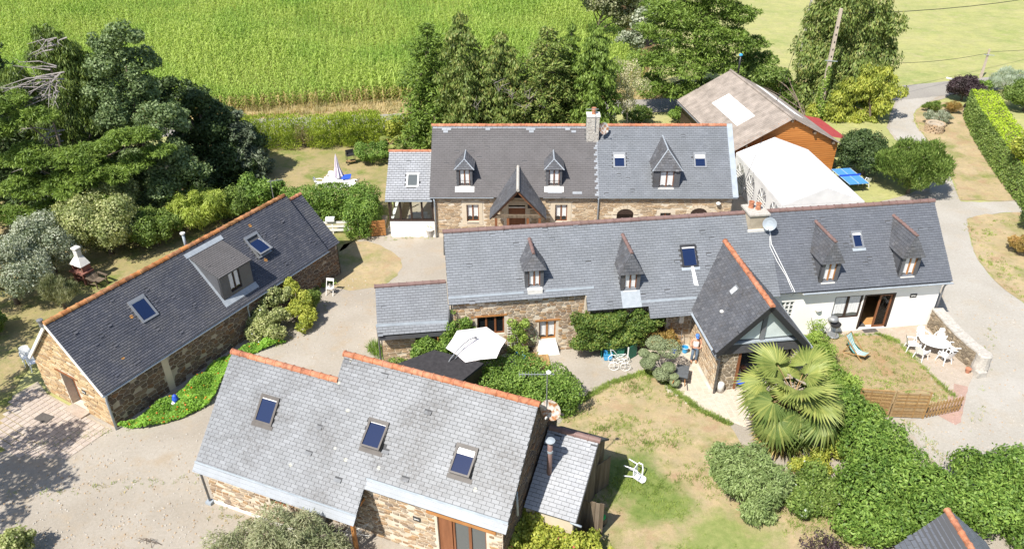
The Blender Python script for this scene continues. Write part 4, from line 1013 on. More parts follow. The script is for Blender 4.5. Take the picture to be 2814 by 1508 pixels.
window(BD, fb, .55, 1.3, 2.9, 4.05, 'wood_dark', 2, .08, glass='glass', curtain=.06, t=.06, sub=False)
skylight(A, (0, 0, 2.2), XU, YU, 1.05, 3.94, 1.68, .9, 1.25, 'metal_grey', 'glass_blue', 0, .04, None, .1)
skylight(A, (0, 0, 2.2), XU, YU, 1.05, 11.3, 1.6, .95, 1.4, 'metal_grey', 'glass_blue', .38, .04, None, .1)
pipe(A, [(8.0, 3.1, 4.8), (8.0, 3.1, 5.75)], .07, 'zinc', 'flue'); part('flue_cap', A, K['lime'], lambda m: m.lathe([(.1, 0), (.13, .03), (.13, .09), (.03, .12)], (8.0, 3.1, 5.75), 10))
part('chimney_stump', A, K['zinc_dark'], lambda m: m.lathe([(.1, 0), (.1, .3), (.14, .32), (.14, .38), (.02, .42)], (-.05, 2.95, 4.95), 10))

# ------------------------------------------------------------------ the farmhouse at the back
B = thing('farmhouse', 'two-tone slate-roofed stone farmhouse with orange ridge, arched doorways and timber porch', 'house', (14.54, 44.4, 0), rad(-.8))
bz = lambda t: 3.05 + .86*t
roof_rects(B, bz, 0, [(-19.85, 0, -.05, 3.92)], 0, 0)
mb = MB(); mb.slab([(0, 7.85, 3.0), (-19.85, 7.85, 3.0), (-19.85, 3.92, 6.42), (0, 3.92, 6.42)], .1); mb.build('back_roof', K['slate_back'], B)
Bh = [(-18.05, -17.1, .65, 1.8), (-12.27, -11.3, .65, 1.8), (-5.35, -3.8, .55, 1.75), (-7.92, -7.1, 1.5, 2.34), (-2.66, -1.83, 1.5, 2.34), (-9.6, -8.8, 3.05, 4)]
slates(B, (0, 0, 3.05), XU, YU, .86, rect(-19.85, -8.95, -.05, 3.72), .33, .15, K['slate_back'], 60, Bh, 101, .012, .004)
slates(B, (0, 0, 3.05), XU, YU, .86, rect(-19.85, -8.95, 3.72, 3.9), .33, .2, K['slate_new'], 20, Bh, 102, .03, .008)
slates(B, (0, 0, 3.05), XU, YU, .86, rect(-8.95, -.3, -.05, 3.9), .28, .135, K['slate_mid'], 70, Bh, 103, .022, .0045)
part('repaired_slates', B, K['slate_new'], lambda m: [m.slab([(x, t, bz(t)+.05), (x+.31, t, bz(t)+.05), (x+.31, t+.13, bz(t+.13)+.05), (x, t+.13, bz(t+.13)+.05)], .012) for x, t in ((-19.2, 3.58), (-18.9, 3.58), (-16.3, 3.58), (-13.6, 3.58), (-13.3, 3.58), (-11.0, 3.58), (-10.6, 3.44), (-19.1, 3.44), (-13.4, 3.44), (-12.2, .15), (-11.9, .15), (-11.6, .15), (-10.6, .1), (-10.3, .1))])
part('party_flashing', B, K['slate_new'], lambda m: [m.slab([(-9.15+.1*((i*7) % 3), .12*i+.02, bz(.12*i)+.05), (-8.9, .12*i+.02, bz(.12*i)+.05), (-8.9, .12*i+.13, bz(.12*i+.11)+.05), (-9.15+.1*((i*7) % 3), .12*i+.13, bz(.12*i+.11)+.05)], .012) for i in range(24)])
part('verge_flashing', B, K['zinc'], lambda m: m.slab([(-.3, -.08, bz(-.08)+.06), (.06, -.08, bz(-.08)+.06), (.06, 3.92, bz(3.92)+.06), (-.3, 3.92, bz(3.92)+.06)], .06))
ridge(B, (-19.9, 3.92, 6.38), (-9.65, 3.92, 6.38), .12, .4, 'terracotta'); ridge(B, (-8.75, 3.92, 6.38), (-.3, 3.92, 6.38), .12, .4, 'terracotta')
gutter(B, (-19.85, -.08, 2.95), (-15.7, -.08, 2.95)); gutter(B, (-12.5, -.08, 2.95), (-9, -.08, 2.95), 'zinc_dark'); gutter(B, (-8.9, -.08, 2.95), (0, -.08, 2.95))
pipe(B, [(-19.6, -.05, 2.95), (-19.55, .0, 2.7), (-19.55, .05, 0)], .05, 'zinc'); pipe(B, [(-8.95, -.05, 2.95), (-8.9, .05, 2.7), (-8.9, .06, 0)], .05, 'zinc')
f4 = Fr((-19.65, .15, 0), (1, 0, 0))
ob = [(2.15, 2.95, 1.15, 2.4), (7.95, 8.75, 1.15, 2.4), (4.9, 6.0, .02, 2.35), (12.0, 13.1, .02, 1.75), (14.85, 15.55, 1.0, 1.8), (16.8, 17.9, .02, 1.8)]
wall(B, f4, 19.4, 0, 3.0, ob, K['mortar_pale'])
stones(B, f4.o, f4.u, rect(0, 19.4, .3, 2.95), K['stone_pale'], 160, (.09, .2), (.25, .65), [(a-.3, b+.3, c-.3, d+.25) for a, b, c, d in ob[:3]] + [(a-.25, b+.25, c, d+.3) for a, b, c, d in ob[3:]], 18, .035, .03, .95)
for q in ob[:2]:
    part('window_surround', B, K['render_cream'], lambda m: (f4.bx(m, q[0]-.25, q[0], 0, .02, q[2]-.25, q[3]+.2), f4.bx(m, q[1], q[1]+.25, 0, .02, q[2]-.25, q[3]+.2), f4.bx(m, q[0], q[1], 0, .02, q[3], q[3]+.2), f4.bx(m, q[0], q[1], 0, .02, q[2]-.25, q[2])))
    window(B, f4, *q, 'wood_brown', 2, .14, curtain=.2, t=.06)
    part('slate_sill', B, K['slate_porch'], lambda m: m.slab([f4.p(q[0], .05, q[2]-.1), f4.p(q[1], .05, q[2]-.1), f4.p(q[1], -.12, q[2]+.01), f4.p(q[0], -.12, q[2]+.01)], .03))
part('door', B, K['wood_brown'], lambda m: f4.bx(m, 4.9, 6.0, -.2, -.14, .02, 2.1)); part('door_light', B, K['white_paint'], lambda m: f4.bx(m, 4.9, 6.0, -.16, -.1, 2.1, 2.18))
for q in (ob[3], ob[5]):
    part('arched_door', B, K['wood_dark'], lambda m: f4.bx(m, q[0], q[1], -.25, -.2, .02, q[3]))
    def arch(m):
        c, r0, r1 = (q[0]+q[1])/2, .55, .85
        for s in range(9):
            a0, a1 = math.pi*s/9+.02, math.pi*(s+1)/9-.02
            pts = [(c+r1*math.cos(a0), q[3]-.05+r1*.75*math.sin(a0)), (c+r1*math.cos(a1), q[3]-.05+r1*.75*math.sin(a1)), (c+r0*math.cos(a1), q[3]-.05+r0*.75*math.sin(a1)), (c+r0*math.cos(a0), q[3]-.05+r0*.75*math.sin(a0))]
            m.slab([f4.p(x, .045, z) for x, z in pts], .05)
    part('stone_arch', B, K['render_cream'], arch)
    part('arch_fanlight', B, K['wood_dark'], lambda m: m.poly([f4.p((q[0]+q[1])/2+.54*math.cos(math.pi*s/10), .012, q[3]-.05+.4*math.sin(math.pi*s/10)) for s in range(11)]))
window(B, f4, *ob[4], 'wood_brown', 2, .14)
part('wall_lamp', B, K['lime'], lambda m: m.lathe([(.02, -.12), (.14, -.06), (.16, .04), (.05, .12)], f4.p(18.5, .14, 2.55), 12))
part('side_gable', B, K['mortar_pale'], lambda m: (m.poly([(-.22, .15, 0), (-.22, 7.6, 0), (-.22, 7.6, 3.0), (-.22, 3.92, 6.3), (-.22, .15, 3.0)]), m.poly([(-19.66, .15, 0), (-19.66, .15, 3.0), (-19.66, 3.92, 6.3), (-19.66, 7.6, 3.0), (-19.66, 7.6, 0)])))
part('back_wall', B, K['mortar_pale'], lambda m: m.poly([(-.22, 7.6, 0), (-19.66, 7.6, 0), (-19.66, 7.6, 3.0), (-.22, 7.6, 3.0)]))
for xc in (-17.58, -11.8):
    dm = dormer(B, bz, .86, 3.05, xc, 1.14, .55, 3.5, 4.75, 5.2, 1.06, 'slate_porch', cheek='slate_porch', seed=int(111-xc), lead=True)
    part('lead_apron', dm, K['lime'], lambda m: m.slab([(xc-.62, .2, bz(.2)+.05), (xc+.62, .2, bz(.2)+.05), (xc+.62, .5, bz(.5)+.06), (xc-.62, .5, bz(.5)+.06)], .02))
    part('balustrade', dm, K['metal_dark'], lambda m: (m.bar((xc-.4, .5, 3.95), (xc+.4, .5, 3.95), .02), [m.bar((xc-.36+.12*i, .5, 3.6), (xc-.36+.12*i, .5, 3.95), .012) for i in range(7)]))
dormer(B, bz, .86, 3.05, -4.57, 1.8, .45, 3.4, 4.7, 5.9, 1.0, 'slate_porch', cheek='slate_porch', seed=131, lead=True, wall_w=.38)
skylight(B, (0, 0, 3.05), XU, YU, .86, -7.5, 1.94, .82, 1.1, 'metal_grey', blind=.25, fw=.1); skylight(B, (0, 0, 3.05), XU, YU, .86, -2.24, 1.94, .82, 1.08, 'metal_grey', blind=.3, fw=.1)
chb = part('chimney', B, K['granite'], lambda m: m.bx(-9.62, -8.82, 2.98, 3.7, 5.2, 7.3)); part('chimney_cap', chb, K['lime'], lambda m: m.bx(-9.66, -8.78, 2.94, 3.74, 7.3, 7.38))
part('chimney_pot', chb, K['terracotta'], lambda m: m.lathe([(.14, 0), (.12, .04), (.11, .25), (.15, .27), (.15, .33), (.12, .34), (.12, .4), (.16, .42)], (-9.2, 3.35, 7.38), 12))
stones(chb, (-9.62, 2.98, 0), (1, 0, 0), rect(0, .8, 5.55, 7.25), K['granite'], 0, (.14, .26), (.2, .45), (), 19, .02, .03)
# timber porch
mb = MB(); mb.slab([(-14.12, -2.05, 4.5), (-14.12, 1.5, 4.5), (-15.9, -.6, 2.5), (-15.9, -2.05, 2.5)], .08); mb.slab([(-14.12, 1.5, 4.5), (-14.12, -2.05, 4.5), (-12.34, -2.05, 2.5), (-12.34, -.6, 2.5)], .08); mb.build('porch_decking', K['wood_dark'], B)
slates(B, (-15.9, 0, 2.5), (0, -1, 0), (1, 0, 0), 1.124, [(-1.6, 1.77), (.6, 0), (2.05, 0), (2.05, 1.77)], .22, .15, K['slate_porch'], 10, (), 141, .022)
slates(B, (-12.34, 0, 2.5), (0, 1, 0), (-1, 0, 0), 1.124, [(-2.05, 0), (-.6, 0), (1.6, 1.77), (-2.05, 1.77)], .22, .15, K['slate_porch'], 0, (), 142, .022)
part('porch_ridge', B, K['granite'], lambda m: m.tube([(-14.12, 1.5, 4.5), (-14.12, -2.1, 4.5)], .1, 8))
for x in (-15.5, -14.75, -13.5, -12.75): part('porch_post', B, K['wood_brown'], lambda m: m.bx(x-.08, x+.08, -1.98, -1.82, 0, 2.55))
part('porch_beam', B, K['wood_old'], lambda m: m.bx(-15.75, -12.5, -2.0, -1.82, 2.55, 2.72))
part('porch_rafter', B, K['wood_brown'], lambda m: (m.bar((-14.12, -1.95, 4.36), (-15.7, -1.95, 2.6), .1, .14), m.bar((-14.12, -1.95, 4.36), (-12.54, -1.95, 2.6), .1, .14)))
ps = part('porch_sign', B, K['metal_dark'], lambda m: m.bx(-13.5, -13.1, -.1, -.06, 2.25, 2.5)); 
# veranda on the left end
vz = lambda y: 2.9 + .62*y
mb = MB(); mb.slab([(-22.75, -.1, vz(-.1)), (-19.7, -.1, vz(-.1)), (-19.7, 3.2, vz(3.2)), (-22.75, 3.2, vz(3.2))], .1); mb.slab([(-19.7, 6.2, 3.0), (-22.75, 6.2, 3.0), (-22.75, 3.2, vz(3.2)), (-19.7, 3.2, vz(3.2))], .1); mb.build('veranda_decking', K['underlay'], B)
slates(B, (-22.75, -.1, vz(-.1)), XU, YU, .62, rect(0, 3.02, 0, 3.28), .3, .18, K['slate_shed'], 35, [(1.3, 2.1, .8, 1.8)], 151)
ridge(B, (-22.8, 3.2, vz(3.2)-.03), (-19.7, 3.2, vz(3.2)-.03), .11, .42, 'terracotta')
skylight(B, (-22.75, -.1, vz(-.1)), XU, YU, .62, 1.72, 1.3, .82, 1.1, 'white_paint', 'glass_grey', 0, 0, None, .1)
gutter(B, (-22.75, -.14, 2.74), (-19.7, -.14, 2.74))
f5 = Fr((-22.6, .12, 0), (1, 0, 0))
part('veranda_wall', B, K['render_white'], lambda m: (f5.bx(m, 0, 2.95, -.2, 0, 0, 1.2), m.bx(-22.6, -22.4, .32, 5.8, 0, 1.2)))
def vfr(m):
    for i in range(5): f5.bx(m, -.02+.71*i, .1+.71*i, -.16, -.04, 1.2, 2.75)
    f5.bx(m, -.02, 2.95, -.18, .02, 1.2, 1.3); f5.bx(m, -.02, 2.95, -.16, -.04, 2.65, 2.75)
    for i in range(5): m.bx(-22.6, -22.5, .8+1.2*i, .9+1.2*i, 1.2, 2.75)
part('veranda_frame', B, K['wood_dark'], vfr)
for i in range(4): part('pane', B, K['clear_glass'], lambda m: f5.bx(m, .1+.71*i, .69+.71*i, -.11, -.1, 1.3, 2.65))
part('veranda_floor', B, K['concrete'], lambda m: m.bx(-22.38, -19.7, .34, 5.8, .02, .1))
part('veranda_back', B, K['render_cream'], lambda m: m.bx(-22.6, -19.7, 5.8, 6.0, 0, 3.0))
# ------------------------------------------------------------------ plants
G_ = {}
LK = 1.45
def leafmat(n, cols, **k): G_[n] = LEAF('leaf_'+n, [tuple(min(.8, v*LK) for v in c) for c in cols], **k)
leafmat('dark', [(.03,.05,.016), (.05,.078,.024), (.075,.11,.034)], trans=.2)
leafmat('cypress', [(.075,.12,.018), (.12,.18,.03), (.18,.245,.048), (.095,.145,.024)], trans=.25)
leafmat('cypress_left', [(.055,.085,.018), (.09,.13,.026), (.15,.19,.04)], trans=.25)
leafmat('yew', [(.08,.115,.024), (.12,.165,.038), (.18,.225,.058), (.21,.2,.06)], trans=.25)
leafmat('bamboo_yellow', [(.2,.26,.04), (.28,.33,.06), (.33,.37,.09)], trans=.35)
leafmat('willow', [(.13,.18,.055), (.19,.245,.09), (.255,.305,.135)], trans=.3)
leafmat('maple', [(.07,.105,.035), (.11,.155,.058), (.165,.215,.095), (.21,.26,.13)], trans=.3)
leafmat('spruce', [(.07,.095,.05), (.1,.125,.075), (.18,.2,.14)], trans=.15)
leafmat('laurel', [(.06,.115,.018), (.1,.17,.028), (.16,.24,.045), (.2,.28,.06)], trans=.3)
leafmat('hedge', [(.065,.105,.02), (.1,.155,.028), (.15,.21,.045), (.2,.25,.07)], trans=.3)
leafmat('conifer_hedge', [(.16,.21,.025), (.24,.3,.035), (.31,.36,.05)], trans=.25)
leafmat('golden', [(.2,.23,.03), (.29,.31,.05), (.37,.37,.075), (.15,.2,.03)], trans=.35)
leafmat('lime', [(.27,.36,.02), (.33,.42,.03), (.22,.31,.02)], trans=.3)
leafmat('olive', [(.13,.155,.09), (.2,.225,.15), (.29,.31,.23), (.38,.39,.32)], trans=.25)
leafmat('variegated', [(.17,.21,.06), (.29,.31,.13), (.38,.38,.19), (.14,.17,.05)], trans=.3)
leafmat('bamboo', [(.12,.19,.03), (.2,.28,.05), (.29,.36,.085), (.16,.24,.04)], trans=.35)
leafmat('greygreen', [(.19,.195,.11), (.26,.26,.15), (.15,.17,.08), (.32,.31,.2)], trans=.25)
leafmat('purple', [(.025,.015,.018), (.045,.028,.032), (.07,.05,.052)], trans=.2)
leafmat('silver', [(.3,.34,.27), (.38,.42,.35), (.25,.3,.22)], trans=.3)
leafmat('wisteria', [(.05,.09,.016), (.085,.14,.025), (.14,.2,.045), (.2,.22,.05)], trans=.3)
leafmat('autumn', [(.3,.18,.06), (.38,.24,.08), (.2,.16,.04)], trans=.3)
leafmat('blossom', [(.4,.36,.24), (.5,.45,.32), (.3,.3,.16), (.22,.24,.1)], trans=.3)
leafmat('nasturtium', [(.12,.24,.03), (.18,.32,.04), (.24,.38,.06)], trans=.35)
leafmat('topiary', [(.16,.19,.1), (.22,.25,.14), (.12,.15,.07)], trans=.2)
leafmat('palm', [(.12,.16,.04), (.19,.22,.055), (.27,.28,.08), (.1,.14,.035)], trans=.3)
leafmat('palm_dry', [(.4,.3,.12), (.33,.26,.09)], trans=.3)
leafmat('corn', [(.16,.235,.035), (.24,.32,.055), (.3,.37,.085), (.35,.405,.12)], trans=.35, big=((.72,.84,.7), .12))
leafmat('corn_dry', [(.3,.22,.09), (.36,.28,.12), (.22,.2,.06)], trans=.3)
leafmat('grass', [(.18,.24,.05), (.25,.3,.07), (.12,.18,.035)], trans=.3)
leafmat('straw', [(.36,.29,.15), (.44,.36,.2), (.3,.25,.11)], trans=.3)
leafmat('flower_red', [(.6,.1,.02), (.65,.2,.02)], trans=.3)
leafmat('flower_white', [(.8,.8,.76), (.75,.72,.66)], trans=.3)
leafmat('flower_pink', [(.55,.12,.16), (.5,.06,.08), (.6,.3,.3)], trans=.3)
K['bark'] = MAT('bark', (.12,.09,.065), (.19,.15,.115), 9, .95, .6, 25)
K['bark_pale'] = MAT('bark_pale', (.33,.29,.25), (.24,.21,.18), 9, .95, .5, 25)
K['bark_dead'] = MAT('bark_dead', (.34,.31,.29), (.24,.21,.2), 9, .95, .5, 25)
NLEAF = [0]

def leafmesh(name, parent, P, A, Bv, L, W, mat, rnd=None):
    n = len(P); NLEAF[0] += n
    V = np.empty((n, 4, 3), np.float32)
    L = np.asarray(L).reshape(-1, 1); W = np.asarray(W).reshape(-1, 1)
    V[:, 0] = P - A*L*.5; V[:, 1] = P + Bv*W*.5; V[:, 2] = P + A*L*.5; V[:, 3] = P - Bv*W*.5
    me = bpy.data.meshes.new(name)
    me.vertices.add(4*n); me.vertices.foreach_set('co', V.ravel())
    me.loops.add(4*n); me.loops.foreach_set('vertex_index', np.arange(4*n, dtype=np.int32))
    me.polygons.add(n); me.polygons.foreach_set('loop_start', np.arange(0, 4*n, 4, dtype=np.int32))
    me.update(calc_edges=True)
    at_ = me.attributes.new('rnd', 'FLOAT', 'FACE')
    at_.data.foreach_set('value', (rng.random(n) if rnd is None else rnd).astype(np.float32))
    me.materials.append(mat)
    return link(name, me, parent)

def unit(v): return v / np.maximum(1e-9, np.linalg.norm(v, axis=1, keepdims=True))

def shell(blobs, n, inner=.3, top=0.0, wild=1.0):
    """points and outward directions scattered through the outer layer of a set of ellipsoids"""
    b = np.asarray(blobs, float)
    ar = (b[:, 3]*b[:, 4] + b[:, 4]*b[:, 5] + b[:, 3]*b[:, 5])
    pk = rng.choice(len(b), size=int(n*1.5), p=ar/ar.sum())
    d = unit(rng.normal(size=(len(pk), 3)))
    if top: d[:, 2] = np.where((d[:, 2] < 0) & (rng.random(len(pk)) < top), -d[:, 2], d[:, 2])
    fq = 5.0; ph = pk*1.7
    ln_ = np.sin(d[:, 0]*fq+ph)*np.sin(d[:, 1]*fq*1.1+ph*2)+np.sin(d[:, 2]*fq*1.3+ph*3)*.7
    r = 1.0 - inner*rng.random(len(pk))**1.4 + rng.normal(size=len(pk))*.05 + wild*(.15*ln_ + np.where(rng.random(len(pk)) < .14, .32*rng.random(len(pk)), 0))
    c, R_ = b[pk, :3], b[pk, 3:6]
    P = c + d*R_*r[:, None]
    nr = unit(d/R_)
    keep = np.ones(len(P), bool)
    if len(b) > 1:
        for i in range(0, len(P), 20000):
            q = P[i:i+20000]
            dd = (((q[:, None, :] - b[None, :, :3]) / b[None, :, 3:6])**2).sum(2)
            keep[i:i+20000] = dd.min(1) > .42
    keep &= P[:, 2] > .02
    P, nr = P[keep][:n], nr[keep][:n]
    return P, nr

def leaves(name, parent, blobs, leaf, mat, cover=1.6, style='leaf', inner=.3, top=0.0, cap=60000, spread=1.0, wild=1.0):
    b = np.asarray(blobs, float)
    ar = 4*math.pi*np.mean([b[:, 3]*b[:, 4], b[:, 4]*b[:, 5], b[:, 3]*b[:, 5]], axis=0).sum()*.75
    n = int(min(cap, max(60, ar*cover/(leaf[0]*leaf[1]*.5))))
    P, nr = shell(blobs, n, inner, top, wild)
    n = len(P)
    rd = rng.normal(size=(n, 3))
    if style == 'leaf':
        A = unit(np.cross(nr, rd) + nr*.35*rng.normal(size=(n, 1)) + np.array([0, 0, -.25])); Bv = unit(np.cross(A, nr*.8 + .75*spread*rng.normal(size=(n, 3)) + np.array([0, 0, .35])))
    elif style == 'spray':
        hz = nr*np.array([1, 1, .25]); A = unit(hz + rd*.38 + np.array([0, 0, -.12])); Bv = unit(np.cross(A, np.array([0, 0, 1.]) + .5*rng.normal(size=(n, 3))))
    elif style == 'droop':
        hz = nr*np.array([1, 1, .1]); A = unit(hz*.45 + rd*.3 + np.array([0, 0, -.8])); Bv = unit(np.cross(A, nr + .5*rng.normal(size=(n, 3))))
    elif style == 'up':
        A = unit(nr*.5 + rd*.35 + np.array([0, 0, .8])); Bv = unit(np.cross(A, nr + .6*rng.normal(size=(n, 3))))
    elif style == 'bamboo':
        hz = nr*np.array([1, 1, .2]); A = unit(hz*.7 + rd*.5 + np.array([0, 0, -.35])); Bv = unit(np.cross(A, np.array([0, 0, 1.]) + .6*rng.normal(size=(n, 3))))
    L = leaf[0]*(.7 + .6*rng.random(n)); W = leaf[1]*(.7 + .6*rng.random(n))
    return leafmesh(name, parent, P, A, Bv, L, W, mat)

def clumps(c, R_, k, rs, low=-.35, core=.62, flat=1.0, rr=None):
    rr = rr or random
    out = []
    if core: out.append((c[0], c[1], c[2], R_[0]*core, R_[1]*core, R_[2]*core))
    for _ in range(k):
        while True:
            d = Vector((rr.gauss(0, 1), rr.gauss(0, 1), rr.gauss(0, 1))).normalized()
            if d.z > low: break
        f = rr.uniform(.6, .88); s = rs*rr.uniform(.65, 1.3)
        out.append((c[0]+d.x*R_[0]*f, c[1]+d.y*R_[1]*f, c[2]+d.z*R_[2]*f, s, s, s*flat))
    return out

def trunk(parent, base, top, r, limbs=(), mat='bark', name='trunk', n=8):
    mb = MB(); b, t = Vector(base), Vector(top)
    rr = random.Random(int(abs(b.x*13+t.z*7)*10))
    pts = [b + (t-b)*(i/5) + Vector((rr.uniform(-.1, .1), rr.uniform(-.1, .1), 0))*(1 if 0 < i < 5 else 0)*r*2 for i in range(6)]
    mb.tube(pts, [r*(1.25-.0*i) if i == 0 else r*(1-.15*i) for i in range(6)], n)
    for a, e, q in limbs:
        a, e = Vector(a), Vector(e); m = (a+e)/2 + Vector((rr.uniform(-.15, .15), rr.uniform(-.15, .15), rr.uniform(.0, .25)))*(e-a).length*.4
        mb.tube([a, m, e], [q, q*.65, q*.25], 5)
    return mb.build(name, K[mat], parent, smooth=True)

def bush(name, label, cat, xy, R_, h, mat, leaf=(.14, .08), cover=1.6, k=14, rs=.45, style='leaf', group=None, flat=1.0, low=-.2, cap=40000, stem=True, inner=.35, z0=None, core=.62, seed=None, extra=None, stemmat='bark'):
    """a rounded shrub standing at xy: radii R_ (x, y), height h"""
    rr = random.Random(seed if seed is not None else int(abs(xy[0]*31+xy[1]*17)*10))
    t = thing(name, label, cat, (xy[0], xy[1], 0), 0, group)
    rz = h/2 if z0 is None else (h-z0)/2; zc = h-rz
    bl = clumps((0, 0, zc), (R_[0], R_[1], rz), k, rs*min(R_[0], R_[1], rz), low, core, flat, rr)
    bl = [(a, b, max(c, f*.55), d, e, f) for a, b, c, d, e, f in bl]
    if extra: bl += extra
    leaves('foliage', t, bl, leaf, G_[mat], cover, style, inner, cap=cap)
    if stem:
        tips = rr.sample(bl, min(6, len(bl)))
        trunk(t, (0, 0, -.05), (0, 0, zc*.8), max(.04, .035*h), [((0, 0, zc*.35), (q[0]*.8, q[1]*.8, q[2]), .02*h) for q in tips], stemmat, 'stem', 6)
    return t

def pxbush(name, label, cat, x, yb, yt, w, mat, dep=.9, back=.75, **k):
    """shrub whose foot shows at (x, yb), top at row yt, w wide in the 2576 picture"""
    p = at(x, yb); r = w/2*depth(p)/FPX
    ry = r*dep
    q = p + Vector((0, ry*back, 0))
    s = depth(q)/depth(p); q.x = p.x*s if abs(p.x) > 0 else 0
    q = Vector((p.x*(q.y/p.y), q.y, 0))
    h = max(.3, height_at(q, yt))
    return bush(name, label, cat, (q.x, q.y), (r, ry), h, mat, **k)

def conifer(name, label, xy, h, r, mat, leaf=(.3, .09), cover=1.5, levels=11, per=7, style='spray', base=.06, droop=.25, cap=60000, prof=.8, seed=1, tr=None, group=None, top_r=.12, bs=.2, inner=.45, lean=(0, 0), barkmat='bark', cat='tree'):
    rr = random.Random(seed)
    t = thing(name, label, cat, (xy[0], xy[1], 0), 0, group)
    bl = []; limbs = []
    for i in range(levels):
        f = i/(levels-1); z = h*(base + (0.97-base)*f)
        rad_ = r*((1-f)**prof*(1-top_r)+top_r)*rr.uniform(.8, 1.15)
        kk = max(3, int(per*(1-.55*f)))
        a0 = rr.uniform(0, 6.28)
        for j in range(kk):
            an = a0 + 6.283*j/kk + rr.uniform(-.35, .35); rl = rad_*rr.uniform(.7, 1.2)
            steps = 3 if rl > 1.0 else 2
            for s_ in range(steps):
                g = (s_+.8)/steps
                s = bs*r*(1.15-.45*g)*rr.uniform(.8, 1.2)*(1-.35*f)
                bl.append((math.cos(an)*rl*g+lean[0]*f, math.sin(an)*rl*g+lean[1]*f, z - droop*rl*g*g + rr.uniform(-.1, .1), s*1.25, s*1.25, s*.7))
            if i % 2 == 0 and j % 2 == 0: limbs.append(((lean[0]*f, lean[1]*f, z), (math.cos(an)*rl*.85, math.sin(an)*rl*.85, z-droop*rl*.8), .02*r))
    bl.append((lean[0], lean[1], h*.97, bs*r*.5, bs*r*.5, h*.05))
    leaves('crown', t, bl, leaf, G_[mat], cover, style, inner, cap=cap)
    trunk(t, (0, 0, -.1), (lean[0], lean[1], h*.95), tr or .022*h, limbs, barkmat)
    return t

# ---- maize field: whole plants set in rows (nobody could count them)
def corn_plant(seed, dry):
    rr = random.Random(seed)
    vs, fs, rn = [], [], []
    def strip_(c, az, ln, w, zb, rise):
        n0 = len(vs); d = Vector((math.cos(az), math.sin(az), 0)); sd = Vector((-d.y, d.x, 0))
        for i in range(4):
            g = i/3; p = c + d*(ln*g) + Vector((0, 0, zb + rise*g - rise*1.9*g*g))
            ww = w*(1.0, 1.0, .7, .08)[i]
            vs.extend([tuple(p-sd*ww/2), tuple(p+sd*ww/2)])
        v = rr.random()
        for i in range(3): fs.append((n0+2*i, n0+2*i+1, n0+2*i+3, n0+2*i+2)); rn.append(v)
    h = 2.1
    for s in range(2):
        a = rr.uniform(0, 3.1)+1.57*s; n0 = len(vs); d = Vector((math.cos(a), math.sin(a), 0))*.022
        vs.extend([tuple(-d), tuple(d), tuple(d*.5+Vector((0, 0, h))), tuple(-d*.5+Vector((0, 0, h)))]); fs.append((n0, n0+1, n0+2, n0+3)); rn.append(.1 if not dry else .6)
    az = rr.uniform(0, 6.28)
    for i in range(8):
        strip_(Vector((0, 0, 0)), az + math.pi*i + rr.uniform(-.5, .5), rr.uniform(.45, .75), .085, .35+.23*i, rr.uniform(.25, .5))
    for i in range(3):
        n0 = len(vs); a = rr.uniform(0, 6.28); d = Vector((math.cos(a), math.sin(a), 0))*.13
        vs.extend([(-.01, 0, h-.05), (.01, 0, h-.05), tuple(d+Vector((0, 0, h+.32)))]); fs.append((n0, n0+1, n0+2)); rn.append(.95)
    me = bpy.data.meshes.new('maize_plant'); me.from_pydata(vs, [], fs)
    at_ = me.attributes.new('rnd', 'FLOAT', 'FACE'); at_.data.foreach_set('value', rn)
    me.materials.append(G_['corn_dry' if dry else 'corn'])
    return me

